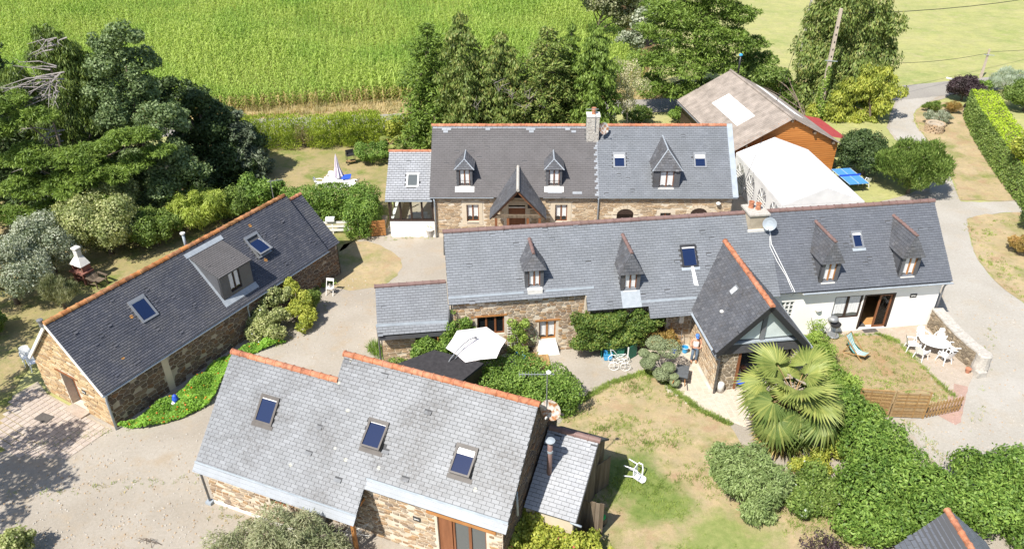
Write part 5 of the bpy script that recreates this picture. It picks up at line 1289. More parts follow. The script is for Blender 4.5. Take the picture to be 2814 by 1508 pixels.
def scatter(name, pts, rot, scl, meshes, label, cat):
    """one object holding many whole plants, placed by geometry nodes"""
    me = bpy.data.meshes.new(name); me.vertices.add(len(pts)); me.vertices.foreach_set('co', np.asarray(pts, np.float32).ravel())
    a = me.attributes.new('rot', 'FLOAT', 'POINT'); a.data.foreach_set('value', np.asarray(rot, np.float32))
    a = me.attributes.new('scl', 'FLOAT', 'POINT'); a.data.foreach_set('value', np.asarray(scl, np.float32))
    me.update()
    o = link(name, me); tag(o, label, cat, kind='stuff')
    ng = bpy.data.node_groups.new(name+'_nodes', 'GeometryNodeTree')
    ng.interface.new_socket('Geometry', in_out='INPUT', socket_type='NodeSocketGeometry'); ng.interface.new_socket('Geometry', in_out='OUTPUT', socket_type='NodeSocketGeometry')
    gi, go = ng.nodes.new('NodeGroupInput'), ng.nodes.new('NodeGroupOutput')
    gti = ng.nodes.new('GeometryNodeGeometryToInstance')
    for m in meshes:
        src = bpy.data.objects.new(name+'_source', m)
        oi = ng.nodes.new('GeometryNodeObjectInfo'); oi.inputs['Object'].default_value = src; oi.inputs['As Instance'].default_value = True
        ng.links.new(oi.outputs['Geometry'], gti.inputs[0])
    m2p = ng.nodes.new('GeometryNodeMeshToPoints'); ng.links.new(gi.outputs[0], m2p.inputs[0])
    iop = ng.nodes.new('GeometryNodeInstanceOnPoints'); ng.links.new(m2p.outputs[0], iop.inputs['Points']); ng.links.new(gti.outputs[0], iop.inputs['Instance'])
    iop.inputs['Pick Instance'].default_value = True
    rv = ng.nodes.new('FunctionNodeRandomValue'); rv.data_type = 'INT'; rv.inputs['Min'].default_value = 0
    for s in rv.inputs:
        if s.type == 'INT' and s.name == 'Min': s.default_value = 0
        if s.type == 'INT' and s.name == 'Max': s.default_value = len(meshes)-1
    ng.links.new([s for s in rv.outputs if s.type == 'INT'][0], iop.inputs['Instance Index'])
    na = ng.nodes.new('GeometryNodeInputNamedAttribute'); na.data_type = 'FLOAT'; na.inputs['Name'].default_value = 'rot'
    cx = ng.nodes.new('ShaderNodeCombineXYZ'); ng.links.new(na.outputs[0], cx.inputs[2])
    ng.links.new(cx.outputs[0], iop.inputs['Rotation'])
    ns = ng.nodes.new('GeometryNodeInputNamedAttribute'); ns.data_type = 'FLOAT'; ns.inputs['Name'].default_value = 'scl'
    ng.links.new(ns.outputs[0], iop.inputs['Scale'])
    ng.links.new(iop.outputs[0], go.inputs[0])
    md = o.modifiers.new('plants', 'NODES'); md.node_group = ng
    return o

def near_line(x):
    c = CORN_NEAR
    for i in range(len(c)-1):
        if c[i].x <= x <= c[i+1].x: return c[i].y + (c[i+1].y-c[i].y)*(x-c[i].x)/(c[i+1].x-c[i].x)
    return None
pts = []; dry = []
for i in range(int((26+112)/.75)):
    x0 = -112 + .75*i
    y = 60.0
    while y < 135:
        x = x0 + (y-75)*(-.16) + random.gauss(0, .05 if x0 > -6 else .2)
        yl = near_line(x)
        if yl and y > yl - 1.6 and abs(x) < 8 + y*.78 and not (x > 22 - (y-75)*.12):
            (dry if y < yl - .7 else pts).append((x, y, 0))
        y += random.uniform(.16, .26) if y < 95 else random.uniform(.2, .34)
pts = np.array(pts); dry = np.array(dry)
sc = .92 + .16*np.sin(pts[:, 0]*.21+pts[:, 1]*.13)*np.cos(pts[:, 1]*.17) + rng.normal(size=len(pts))*.07
scatter('maize_field', pts, rng.random(len(pts))*6.28, sc*1.02, [corn_plant(s, False) for s in range(5)], 'tall green maize crop filling the field beyond the lane', 'crop')
scatter('dry_maize_edge', dry, rng.random(len(dry))*6.28, .62+.2*rng.random(len(dry)), [corn_plant(s+10, True) for s in range(3)], 'withered yellow maize along the near edge of the field', 'crop')

# ---- grass: rough verge, tufts in the lawns
def tuft(seed, mat, n=10, h=.16, w=.02, sp=.1):
    rr = random.Random(seed); vs, fs, rn = [], [], []
    for i in range(n):
        a = rr.uniform(0, 6.28); d = Vector((math.cos(a), math.sin(a), 0)); s = Vector((-d.y, d.x, 0))*w/2
        b = Vector((rr.uniform(-sp, sp), rr.uniform(-sp, sp), 0)); hh = h*rr.uniform(.5, 1.2); k = len(vs)
        vs.extend([tuple(b-s), tuple(b+s), tuple(b+d*hh*.6+Vector((0, 0, hh)))]); fs.append((k, k+1, k+2)); rn.append(rr.random())
    me = bpy.data.meshes.new('grass_tuft'); me.from_pydata(vs, [], fs)
    a = me.attributes.new('rnd', 'FLOAT', 'FACE'); a.data.foreach_set('value', rn); me.materials.append(G_[mat]); return me
def inside(p, poly):
    c = False; j = len(poly)-1
    for i in range(len(poly)):
        a, b = poly[i], poly[j]
        if (a.y > p[1]) != (b.y > p[1]) and p[0] < (b.x-a.x)*(p[1]-a.y)/(b.y-a.y)+a.x: c = not c
        j = i
    return c
vp = []
for i in range(len(rp)-3):
    a, b = rp[i], rp[i+1]
    for k in range(int((b-a).length*14)):
        p = a.lerp(b, random.random()) + Vector((0, random.uniform(2.1, 4.6), 0)); vp.append((p.x, p.y, 0))
scatter('verge_grass', vp, rng.random(len(vp))*6.28, .8+rng.random(len(vp))*1.6, [tuft(s, 'straw', 12, .28, .03, .15) for s in range(3)], 'dry straw-coloured grass on the bank between lane and maize', 'grass')
def lawn_tufts(name, poly, n, mat, label, seed, edge=None, h=.1):
    rr = random.Random(seed); out = []
    x0, x1 = min(p.x for p in poly), max(p.x for p in poly); y0, y1 = min(p.y for p in poly), max(p.y for p in poly)
    cen = [(rr.uniform(x0, x1), rr.uniform(y0, y1)) for _ in range(60)]
    while len(out) < n:
        if edge is not None and rr.random() < .25:
            i = rr.randrange(len(edge)-1); p = edge[i].lerp(edge[i+1], rr.random()); p = (p.x+rr.gauss(0, .07), p.y+rr.gauss(0, .07))
        else:
            c = cen[rr.randrange(60)]; p = (c[0]+rr.gauss(0, .55), c[1]+rr.gauss(0, .4))
            if not inside(p, poly): continue
        out.append((p[0], p[1], .008))
    scatter(name, out, rng.random(n)*6.28, .6+rng.random(n)*.9, [tuft(s+seed, mat, 12, h, .018, .09) for s in range(3)], label, 'grass')
wd = []
for a_, b_, n_ in ((at(320, 1085), at(560, 960), 60), (at(700, 870), at(830, 760), 60), (at(1000, 930), at(950, 760), 60), (at(940, 600), at(1090, 598), 40), (at(1420, 1060), at(1640, 932), 90), (at(535, 1290), at(640, 1310), 40), (at(60, 1120), at(290, 1085), 60), (at(2430, 560), at(2550, 745), 90), (at(2300, 300), at(2410, 500), 90), (at(2280, 1060), at(2400, 1180), 80), (at(1100, 900), at(1000, 900), 40), (at(-20, 1250), at(520, 1200), 60), (at(2500, 800), at(2450, 1100), 40)):
    for _ in range(n_): q_ = a_.lerp(b_, random.random()) + Vector((random.gauss(0, .18), random.gauss(0, .18), 0)); wd.append((q_.x, q_.y, .004))
scatter('yard_weeds', wd, rng.random(len(wd))*6.28, .5+rng.random(len(wd))*.9, [tuft(s+70, 'grass' if s < 2 else 'straw', 9, .09, .02, .07) for s in range(3)], 'small weeds sprouting along the edges of the gravel', 'weeds')
pb = [(q_.x, q_.y, .0) for q_ in (at(random.uniform(0, 560), random.uniform(1090, 1400)) for _ in range(900))] + [(q_.x, q_.y, .0) for q_ in (at(random.uniform(2330, 2600), random.uniform(740, 1160)) for _ in range(500))] + [(q_.x, q_.y, .0) for q_ in (at(random.uniform(720, 1000), random.uniform(700, 900)) for _ in range(300))]
def pebble(s):
    rr = random.Random(s); m = MB(); m.lathe([(.03, 0), (.04, .012), (.02, .028)], (0, 0, 0), 6, 0, 1, rr.uniform(.6, .9)); me = bpy.data.meshes.new('pebble'); me.from_pydata(m.v, [], m.f); me.materials.append(K['granite'] if s else K['stone_pale']); return me
scatter('loose_stones', pb, rng.random(len(pb))*6.28, .4+rng.random(len(pb))*.9, [pebble(s) for s in range(2)], 'loose stones scattered over the gravel', 'stones')
lawn_tufts('front_lawn_grass', LAWN, 4200, 'grass', 'short green grass tufts in the dry front lawn', 3, px((1415, 1050), (1440, 1022), (1530, 966), (1622, 936), (1660, 951), (1700, 986), (1760, 1031), (1838, 1067)))
TL = px((2040, 860), (2075, 850), (2208, 844), (2252, 858), (2328, 930), (2404, 1006), (2300, 1030), (2170, 1030), (2050, 950))
lawn_tufts('terrace_lawn_grass', TL, 900, 'grass', 'small grass tufts in the bare terrace lawn', 4, px((2075, 846), (2208, 841), (2256, 858), (2330, 932), (2400, 1000)))
SL = px((2440, 560), (2452, 640), (2500, 695), (2600, 780), (2800, 800), (2800, 530))
lawn_tufts('side_lawn_grass', SL, 900, 'grass', 'grass tufts in the side lawn by the drive', 5)
# ------------------------------------------------------------------ planting
def ray_at(x, y, Y):
    d = _R.T @ np.array([(x - CX) / FPX, -(y - CY) / FPX, 1.0]); t = Y/d[1]
    return Vector((d[0]*t, Y, CAM_H + d[2]*t))

def lobed(name, label, cat, base, Y, lobes, mat, leaf, cover=1.5, style='leaf', flat=.85, cap=60000, sub=5, tr=.2, barkmat='bark', group=None, inner=.35, seed=3, z_of=None, nlimb=7, second=None):
    """a tree or climber whose leafy lobes sit at (x, y, radius) of the picture on a plane Y metres away (plus an offset)"""
    rr = random.Random(seed)
    b = Vector((base[0], base[1], 0))
    t = thing(name, label, cat, b, 0, group)
    bl = []; cs = []
    for l in lobes:
        x, y, r = l[:3]; dY = l[3] if len(l) > 3 else 0
        p = at(x, y, l[3]) if z_of else ray_at(x, y, Y+dY)
        R_ = r*depth(p)/FPX
        q = p - b; cs.append((q, R_))
        bl += clumps((q.x, q.y, q.z), (R_, R_*.9, R_*flat), sub, R_*.45, -.6, .6, flat, rr)
    bl = [(a, c, max(d, h*.5), e, f, h) for a, c, d, e, f, h in bl]
    leaves('crown' if cat == 'tree' else 'foliage', t, bl, leaf, G_[mat], cover, style, inner, cap=cap)
    if second:
        leaves(second[0], t, bl, second[1], G_[second[2]], second[3], 'leaf', .05, cap=second[4])
    if tr:
        top = max(c.z for c, _ in cs); mid = sum((c for c, _ in cs), Vector())/len(cs)
        tp = Vector((mid.x*.7, mid.y*.7, top*.85))
        limbs = []
        for c, R_ in rr.sample(cs, min(nlimb, len(cs))):
            f = max(.2, min(.8, c.z/max(.1, top)*.6)); limbs.append((tp*f, c*.92, tr*.5))
        trunk(t, (0, 0, -.1), tp, tr, limbs, barkmat)
    return t

# ---- tall trees on the left
b = ray_at(120, 160, 49.5); b.z = 0
t1 = lobed('cypress_tree', 'tallest dark cypress on the left, with bare grey dead branches near its top', 'tree', (b.x, b.y), b.y, [(112, 88, 26), (155, 120, 38), (100, 140, 30), (195, 170, 42), (150, 185, 52, .6), (225, 225, 42), (185, 255, 55, .5), (40, 215, 42), (120, 275, 50, .8), (235, 300, 48), (170, 330, 60, .5), (70, 320, 50, .6)], 'cypress_left', (.34, .075), 1.15, 'droop', .95, 56000, 9, .26, inner=.45)
rr0 = random.Random(4)
for px_, py_, n, ln in ((128, 118, 6, 1.3), (118, 190, 15, 2.3), (108, 225, 12, 2.2), (120, 350, 9, 2.0), (105, 400, 5, 1.8)):
    for _ in range(n):
        p = ray_at(px_+rr0.uniform(5, 45), py_+rr0.uniform(-28, 28), b.y-1.6) - b
        e = p + Vector((rr0.uniform(-1.2, .25)*ln, rr0.uniform(-.9, -.1)*ln, rr0.uniform(-.5, .25)*ln)); mid = (p+e)/2+Vector((rr0.uniform(-.25, .25), rr0.uniform(-.2, .2), rr0.uniform(-.05, .35)))
        def dead(m):
            m.tube([p, mid, e], [.055, .035, .01], 4)
            for _k in range(4):
                s = mid.lerp(e, rr0.random()*.9); m.tube([s, s+Vector((rr0.uniform(-.6, .5), rr0.uniform(-.5, .2), rr0.uniform(-.5, .3)))], [.018, .005], 3)
        part('dead_branch', t1, K['bark_dead'], dead)
b = ray_at(-60, 160, 50.5); b.z = 0; conifer('cypress_tree', 'dark cypress at the far left edge of the picture', (b.x, b.y), height_at(b, 60), 4.6, 'dark', (.36, .12), 1.1, 12, 8, 'spray', .1, .3, 24000, .6, 6, .3)
b = ray_at(150, 400, 47.0); b.z = 0
lobed('spreading_cypress', 'spreading cypress with bright green flat boughs in front of the dark trees', 'tree', (b.x, b.y), b.y-1, [(20, 255, 55, 0), (95, 290, 45, 0), (0, 330, 60, -.5), (130, 400, 55, -.8), (60, 400, 60, -.8), (210, 395, 55, -.8), (290, 350, 50, -.5), (350, 345, 45, 0), (180, 460, 60, -1), (60, 470, 60, -1), (270, 430, 55, -.8), (400, 380, 40, 0), (330, 410, 45, -.5), (250, 500, 50, -1), (120, 530, 55, -1), (0, 540, 60, -1)], 'cypress', (.3, .065), 1.2, 'spray', .42, 70000, 9, .2, inner=.45)
b = ray_at(320, 250, 50.0); b.z = 0
lobed('sycamore_tree', 'tall blue-green sycamore rising in lobes beside the bare-branched cypress', 'tree', (b.x, b.y), b.y, [(262, 105, 34), (318, 88, 38), (285, 160, 62), (350, 150, 42, .8), (325, 200, 46, -.3), (282, 240, 60, -.6), (345, 235, 52, .5), (300, 300, 48, -1), (395, 310, 52, -1.2), (440, 300, 45), (360, 400, 44, -2.2), (430, 385, 50, -2), (400, 460, 52, -3), (470, 430, 46, -2.6), (350, 520, 46, -3), (450, 500, 40, -3)], 'maple', (.19, .13), 1.1, 'leaf', .8, 62000, 9, .17, inner=.45)
b = ray_at(510, 350, 53.5); b.z = 0
lobed('holm_oak', 'broad dark oak sloping down to the back lawn, right of the sycamore', 'tree', (b.x, b.y), b.y+1, [(400, 220, 48), (450, 255, 60), (510, 275, 62), (555, 320, 60), (600, 355, 55), (520, 350, 80), (470, 400, 70, -1), (580, 420, 65, -1), (530, 460, 60, -2), (620, 430, 40, -1)], 'dark', (.22, .13), 1.4, 'leaf', .8, 48000, 7, .3)
b = at(640, 470); conifer('spruce_tree', 'small grey-green spruce at the right end of the dark trees', (b.x-.8, b.y+1.5), height_at(b, 300), 2.3, 'spruce', (.3, .09), 1.3, 9, 7, 'spray', .1, .35, 14000, .7, 9, .12)
b = ray_at(200, 420, 53); b.z = 0
lobed('holm_oak', 'deep green oak filling the gap behind the bright cypress boughs', 'tree', (b.x, b.y), b.y, [(40, 330, 70), (130, 300, 70), (220, 340, 70), (300, 330, 60), (60, 440, 75), (170, 440, 80), (280, 440, 75), (370, 470, 60), (0, 260, 50), (350, 400, 55)], 'dark', (.28, .17), 1.0, 'leaf', .9, 22000, 6, .25, seed=61)
# trees standing left of the picture: they shade the corner terrace and the gravel
for i, (tx, ty, h, r, lb) in enumerate(((30, 1240, 7.5, 2.3, 'broadleaf tree left of the gravel yard, nearest the camera'), (75, 1130, 7.0, 2.0, 'broadleaf tree left of the gravel yard, second from the camera'), (60, 960, 7.0, 2.1, 'broadleaf tree just left of the picture, beside the paved terrace'), (-30, 860, 7.0, 2.2, 'broadleaf tree beside the left lawn, furthest from the camera of its row'))):
    q = at(tx, ty) - Vector((.48*h, .56*h, 0))
    t = thing('broadleaf_tree', lb, 'tree', (q.x, q.y, 0), 0, 'trees along the left side of the yard')
    rr = random.Random(40+i); bl = clumps((0, 0, h), (r, r, 1.6), 22, r*.26, -.8, 0, .8, rr)
    leaves('crown', t, bl, (.22, .14), G_['hedge'], .75, 'leaf', .7, cap=12000); trunk(t, (0, 0, -.1), (0, 0, h), .16, [((0, 0, h*.5), c[:3], .06) for c in rr.sample(bl, 8)])
# ---- shrubs behind the dark cottage
SB = 'mixed shrubs behind the dark slate cottage'
pxbush('olive_shrub', 'silvery white-leaved shrub at the left edge, behind the cottage gable', 'shrub', 60, 800, 610, 190, 'olive', leaf=(.15, .06), k=22, rs=.38, cover=1.6, cap=22000, group=SB)
pxbush('olive_shrub', 'pale silver shrub behind the brick barbecue', 'shrub', 150, 712, 548, 150, 'olive', leaf=(.15, .07), k=20, rs=.38, cap=18000, group=SB)
pxbush('variegated_shrub', 'cream-variegated shrub right of the brick barbecue', 'shrub', 290, 668, 500, 170, 'variegated', leaf=(.16, .09), k=22, rs=.38, cap=20000, group=SB)
pxbush('variegated_shrub', 'tall yellowish shrub, highest of the row behind the cottage', 'shrub', 320, 610, 436, 120, 'variegated', leaf=(.16, .09), k=22, rs=.36, cap=16000, group=SB, dep=1.0)
pxbush('variegated_shrub', 'pale shrub between the two silver shrubs', 'shrub', 215, 640, 515, 110, 'variegated', leaf=(.15, .08), k=18, rs=.38, cap=12000, group=SB)
pxbush('laurel_shrub', 'dark glossy shrub under the flue of the cottage', 'shrub', 405, 640, 535, 140, 'hedge', leaf=(.14, .08), k=20, rs=.38, cap=14000, group=SB)
pxbush('bamboo_clump', 'bright yellow-green bamboo behind the cottage ridge', 'shrub', 510, 605, 485, 190, 'bamboo_yellow', leaf=(.34, .05), k=22, rs=.36, style='bamboo', cover=1.5, cap=20000, group=SB)
pxbush('laurel_shrub', 'olive-green shrub between bamboo and bright laurel', 'shrub', 590, 570, 478, 110, 'hedge', leaf=(.15, .08), k=18, rs=.38, cap=10000, group=SB)
pxbush('laurel_shrub', 'bright green rounded laurel under the roof aerial', 'shrub', 665, 545, 448, 125, 'laurel', leaf=(.18, .1), k=18, rs=.4, cap=12000, group=SB)
pxbush('laurel_shrub', 'low dark shrub at the left edge of the lawn', 'shrub', 0, 860, 790, 90, 'hedge', leaf=(.12, .07), k=14, cap=7000, group=SB)
pxbush('feathery_shrub', 'feathery grey-green shrub beside the brick barbecue', 'shrub', 168, 790, 690, 70, 'greygreen', leaf=(.28, .03), k=14, style='up', cap=6000, group=SB)
# ---- bushes in front of the dark cottage
def globes(name, label, lobes, mat, leaf, cover, style, cap, seed, cat='hedge', flat=.9, sub=7, second=None, tr=.08):
    """lobes (x, y, radius, height of centre)"""
    b = at(lobes[0][0], lobes[0][1], lobes[0][3]); return lobed(name, label, cat, (b.x, b.y), 0, lobes, mat, leaf, cover, style, flat, cap, sub, tr, seed=seed, z_of=True, second=second, nlimb=5)
globes('rose_shrub', 'pale straggling shrub with white flowers against the cottage front wall', [(655, 765, 30, 1.3), (690, 745, 30, 1.5), (640, 800, 26, .9), (675, 805, 32, .9), (715, 790, 30, .9), (650, 835, 26, .5), (690, 838, 26, .5), (715, 745, 22, 1.5)], 'variegated', (.13, .07), 1.1, 'leaf', 20000, 55, 'shrub', sub=10, second=('flower', (.09, .09), 'flower_white', .01, 50))
globes('golden_shrub', 'yellow-leaved shrub at the corner of the cottage front', [(735, 730, 22, 1.6), (760, 755, 24, 1.2), (745, 780, 24, .9), (775, 785, 22, .8), (725, 708, 13, 2.0), (765, 815, 20, .5)], 'golden', (.13, .07), 1.1, 'leaf', 12000, 56, 'shrub', sub=10)
pxbush('laurel_shrub', 'low dark green shrub between yellow shrub and folding chair', 'shrub', 785, 800, 735, 60, 'hedge', leaf=(.11, .06), k=14, cap=6000)
# nasturtium bed
bedp = px((302, 1080), (420, 1012), (560, 905), (600, 885), (690, 850), (720, 862), (600, 905), (560, 962), (528, 1020), (465, 1052), (370, 1080))
def bed(name, poly, n, leaf, mat, h, label, flowers=None):
    P_ = []; rr = random.Random(8)
    x0, x1 = min(p.x for p in poly), max(p.x for p in poly); y0, y1 = min(p.y for p in poly), max(p.y for p in poly)
    while len(P_) < n:
        p = (rr.uniform(x0, x1), rr.uniform(y0, y1))
        if inside(p, poly): P_.append((p[0], p[1], h*(.25+.75*abs(math.sin(p[0]*2.3)*math.cos(p[1]*1.9)))*rr.uniform(.5, 1)))
    P_ = np.array(P_); m = len(P_); up = unit(np.array([0, 0, 1.]) + .5*rng.normal(size=(m, 3))); A_ = unit(np.cross(up, rng.normal(size=(m, 3)))); B_ = np.cross(up, A_)
    t = thing(name, label, 'flower bed', (0, 0, 0))
    leafmesh('foliage', t, P_, A_, B_, np.full(m, leaf[0])*(.6+.8*rng.random(m)), np.full(m, leaf[1])*(.6+.8*rng.random(m)), G_[mat])['kind'] = 'stuff'
    if flowers:
        s = rng.choice(m, flowers[0]); q = P_[s] + np.array([0, 0, .07]); k = len(q); leafmesh('flower', t, q, A_[s], B_[s], np.full(k, flowers[1]), np.full(k, flowers[1]), G_[flowers[2]])['kind'] = 'stuff'
    return t
bed('nasturtium_bed', bedp, 15000, (.1, .1), 'nasturtium', .45, 'bright green nasturtium bed with orange flowers along the cottage wall', (110, .1, 'flower_red'))
# ---- hedges round the back lawn
def hedge(name, label, pts, w, h, mat, leaf=(.12, .08), cover=1.7, cap=26000, style='leaf', step=.55, rough=.16, group=None, seed=2):
    rr = random.Random(seed); c = pts[0]
    t = thing(name, label, 'hedge', (c.x, c.y, 0), 0, group); bl = []
    for i in range(len(pts)-1):
        a, e = pts[i], pts[i+1]; m = max(1, int((e-a).length/step))
        for k in range(m+1):
            p = a.lerp(e, k/m) - c
            d = (e-a).normalized(); n = Vector((-d.y, d.x, 0))
            for s in (-.3, .3):
                for zz in (.3, .78):
                    q = p + n*(s*w) + Vector((rr.gauss(0, rough*.4), rr.gauss(0, rough*.4), 0)); rz = h*.3*rr.uniform(.85, 1.15)
                    bl.append((q.x, q.y, h*zz*rr.uniform(.92, 1.04), w*.34*rr.uniform(.85, 1.2), w*.34*rr.uniform(.85, 1.2), rz))
    leaves('foliage', t, bl, leaf, G_[mat], cover, style, .3, cap=cap, wild=.6)
    mb = MB()
    for i in range(len(pts)-1):
        a, e = pts[i], pts[i+1]; m = max(1, int((e-a).length/1.2))
        for k in range(m+1):
            p = a.lerp(e, k/m)-c; mb.tube([p+Vector((0, 0, -.05)), p+Vector((rr.uniform(-.15, .15), rr.uniform(-.15, .15), h*.8))], [.05, .02], 5)
    mb.build('stem', K['bark'], t)
    return t
HG = 'conifer hedge sections round the back lawn'
def hpts(*p): return [at(x, y) for x, y in p]
hedge('conifer_hedge', 'yellow-green conifer hedge section nearest the dark trees', hpts((560, 372), (625, 372), (748, 368)), 2.0, 2.5, 'conifer_hedge', (.16, .06), 1.5, 20000, 'up', .6, .2, HG)
hedge('conifer_hedge', 'yellow-green conifer hedge section in the middle of the back lawn, right of a brown gap', hpts((790, 366), (880, 360), (955, 350)), 2.0, 2.4, 'conifer_hedge', (.16, .06), 1.5, 22000, 'up', .6, .25, HG, 3)
hedge('mixed_hedge', 'pale yellow flowering hedge left of the farmhouse', hpts((985, 350), (1080, 345), (1115, 342)), 1.8, 1.9, 'golden', (.15, .09), 1.5, 14000, 'leaf', .6, .3, None, 4)
pxbush('bare_shrub', 'thin brown leafless shrub in the gap of the conifer hedge', 'shrub', 768, 378, 315, 45, 'straw', leaf=(.2, .02), k=12, cap=2500, cover=.5)
pxbush('round_shrub', 'clipped round green shrub beside the veranda', 'shrub', 938, 424, 360, 105, 'laurel', leaf=(.12, .07), k=20, rs=.35, cap=12000, low=-.1)
hedge('laurel_hedge', 'dense green hedge bending towards the yard past the cottage end', [at(735, 552), at(830, 545), at(925, 540), at(918, 572), at(906, 600)], 1.7, 2.15, 'laurel', (.12, .08), 1.7, 34000, 'leaf', .5, .15, None, 5)
# ---- conifers behind the farmhouse
RG = 'conifers in a row behind the farmhouse'
for i, (x, yt, Y, r, mat, lb, st, sd) in enumerate((
    (1088, 62, 61.5, 2.3, 'cypress', 'bushy green conifer at the left end of the row behind the farmhouse', 'spray', 11),
    (1168, 38, 60.0, 2.1, 'yew', 'tall dark-topped conifer, second from the left behind the farmhouse', 'droop', 12),
    (1262, 88, 60.0, 2.1, 'yew', 'drooping conifer with bare twigs, third from the left behind the farmhouse', 'droop', 13),
    (1372, 72, 60.5, 2.5, 'yew', 'broad pale green conifer in the middle of the row behind the farmhouse', 'spray', 14),
    (1430, 62, 62.5, 1.3, 'cypress', 'narrow fresh green conifer peeping from behind the row', 'droop', 15),
    (1492, 66, 60.5, 1.9, 'cypress', 'drooping conifer with orange tips at the right end of the row', 'droop', 16))):
    p = ray_at(x, 300, Y); p.z = 0
    conifer('conifer_tree', lb, (p.x, p.y), height_at(p, yt), r*1.5, mat, (.3, .11), 1.15, 13, 9, st, .0, .3, 28000, .42, sd, .16, RG, top_r=.08, bs=.21)
def twigs(m):
    rr = random.Random(7)
    for x, y in ((1290, 250), (1330, 250), (1200, 280), (1255, 230), (1320, 290)):
        p = ray_at(x, y, 58.2)
        for _ in range(4): m.tube([p, p+Vector((rr.uniform(-.4, .4), -.2, rr.uniform(.3, .9))), p+Vector((rr.uniform(-.9, .9), -.4, rr.uniform(.7, 1.5)))], [.04, .025, .008], 4)
bt = thing('bare_saplings', 'pale leafless saplings in front of the conifer row', 'shrub', (0, 0, 0)); part('twig', bt, K['bark_pale'], twigs)
p = ray_at(1580, 300, 62); lobed('blossom_tree', 'pale cream flowering tree beside the big cypress', 'tree', (p.x, p.y), 62, [(1570, 170, 34), (1590, 205, 40), (1560, 230, 38), (1580, 260, 36)], 'blossom', (.14, .07), .8, 'leaf', .9, 9000, 6, .09, 'bark_pale', inner=.7, nlimb=4)
p = ray_at(1755, 262, 71); lobed('monterey_cypress', 'huge bright green cypress with layered boughs above the barn', 'tree', (p.x, p.y), 71, [(1720, 30, 80), (1800, 20, 80), (1870, 40, 50), (1650, 80, 55, -1), (1740, 90, 80, -2), (1830, 90, 75, -1), (1890, 110, 40), (1650, 150, 55, -2), (1720, 160, 75, -3), (1800, 160, 70, -2), (1660, 220, 50, -3), (1720, 230, 55, -4), (1780, 225, 50, -3), (1860, 170, 40), (1640, 200, 35, -2), (1690, 20, 60, 1), (1750, -40, 90, 1), (1850, -30, 70, 1)], 'cypress', (.34, .1), 1.2, 'spray', .42, 64000, 9, .4, inner=.45)
def hill(name, label, Y, lobes, mat, cap, sd, leaf=(.3, .2)):
    p = ray_at(lobes[0][0], lobes[0][1], Y); return lobed(name, label, 'tree', (p.x, p.y), Y, lobes, mat, leaf, 1.3, 'leaf', .8, cap, 6, .16, seed=sd)
hill('hedgerow_tree', 'grey-green thicket at the top edge beside the maize', 90, [(1490, 5, 40), (1540, 20, 45), (1590, 40, 45), (1620, 0, 50), (1560, -20, 60), (1470, -30, 50)], 'greygreen', 15000, 21)
hill('hedgerow_tree', 'small grey-green tree at the right corner of the maize', 82, [(1610, 70, 36), (1575, 95, 28), (1640, 40, 40), (1600, 110, 24)], 'olive', 9000, 22)
p = ray_at(2110, 300, 69); lobed('leyland_cypress', 'wide drooping cypress behind the concrete pole', 'tree', (p.x, p.y), 70, [(2150, -30, 85), (2190, 50, 70), (2110, 40, 75), (2160, 110, 85), (2080, 110, 65), (2220, 110, 42), (2060, 180, 60, -1), (2130, 180, 80, -1), (2200, 180, 60), (2040, 240, 50, -1), (2110, 250, 65, -2)], 'yew', (.34, .12), 1.25, 'droop', .9, 52000, 8, .4, inner=.4)
p = at(2190, 305); lobed('golden_robinia', 'golden-yellow leafy tree below the wide cypress', 'tree', (p.x, p.y), p.y+.5, [(2200, 190, 40), (2235, 225, 38), (2170, 230, 45), (2215, 265, 40), (2120, 260, 45), (2165, 290, 40), (2080, 280, 40), (2140, 310, 30)], 'golden', (.26, .1), 1.3, 'droop', .8, 20000, 6, .12)
p = at(2040, 330); lobed('shrub_thicket', 'mixed green thicket behind the barn roof', 'shrub', (p.x, p.y), 70, [(1900, 150, 40, 2), (1930, 180, 45), (1960, 210, 40), (1990, 240, 40), (1890, 200, 35), (2010, 280, 35)], 'hedge', (.24, .12), 1.3, 'leaf', .8, 16000, 6, .1)
# ---- shrubs between barn and drive
p = at(2165, 452); pxbush('dark_shrub', 'dark glossy shrub against the orange barn gable', 'shrub', 2165, 458, 335, 140, 'dark', leaf=(.16, .1), k=24, rs=.36, cap=22000)
pxbush('feathery_tree', 'large feathery green shrub beside the drive behind the white house end', 'shrub', 2275, 512, 360, 170, 'hedge', leaf=(.26, .06), k=26, rs=.34, style='up', cap=26000, cover=1.5)
pxbush('small_shrub', 'small green shrub on the far side of the farmhouse ridge, left of two', 'shrub', 1605, 318, 272, 90, 'hedge', leaf=(.16, .09), k=14, cap=7000)
pxbush('small_shrub', 'bright leafy shrub on the far side of the farmhouse ridge, right of two', 'shrub', 1720, 318, 270, 95, 'laurel', leaf=(.16, .09), k=14, cap=7000)
hedge('low_hedge', 'low green growth under the conifers behind the farmhouse', hpts((1110, 330), (1300, 330), (1480, 330)), 1.6, 1.0, 'hedge', (.16, .09), 1.3, 12000, 'leaf', .8, .3, None, 9)
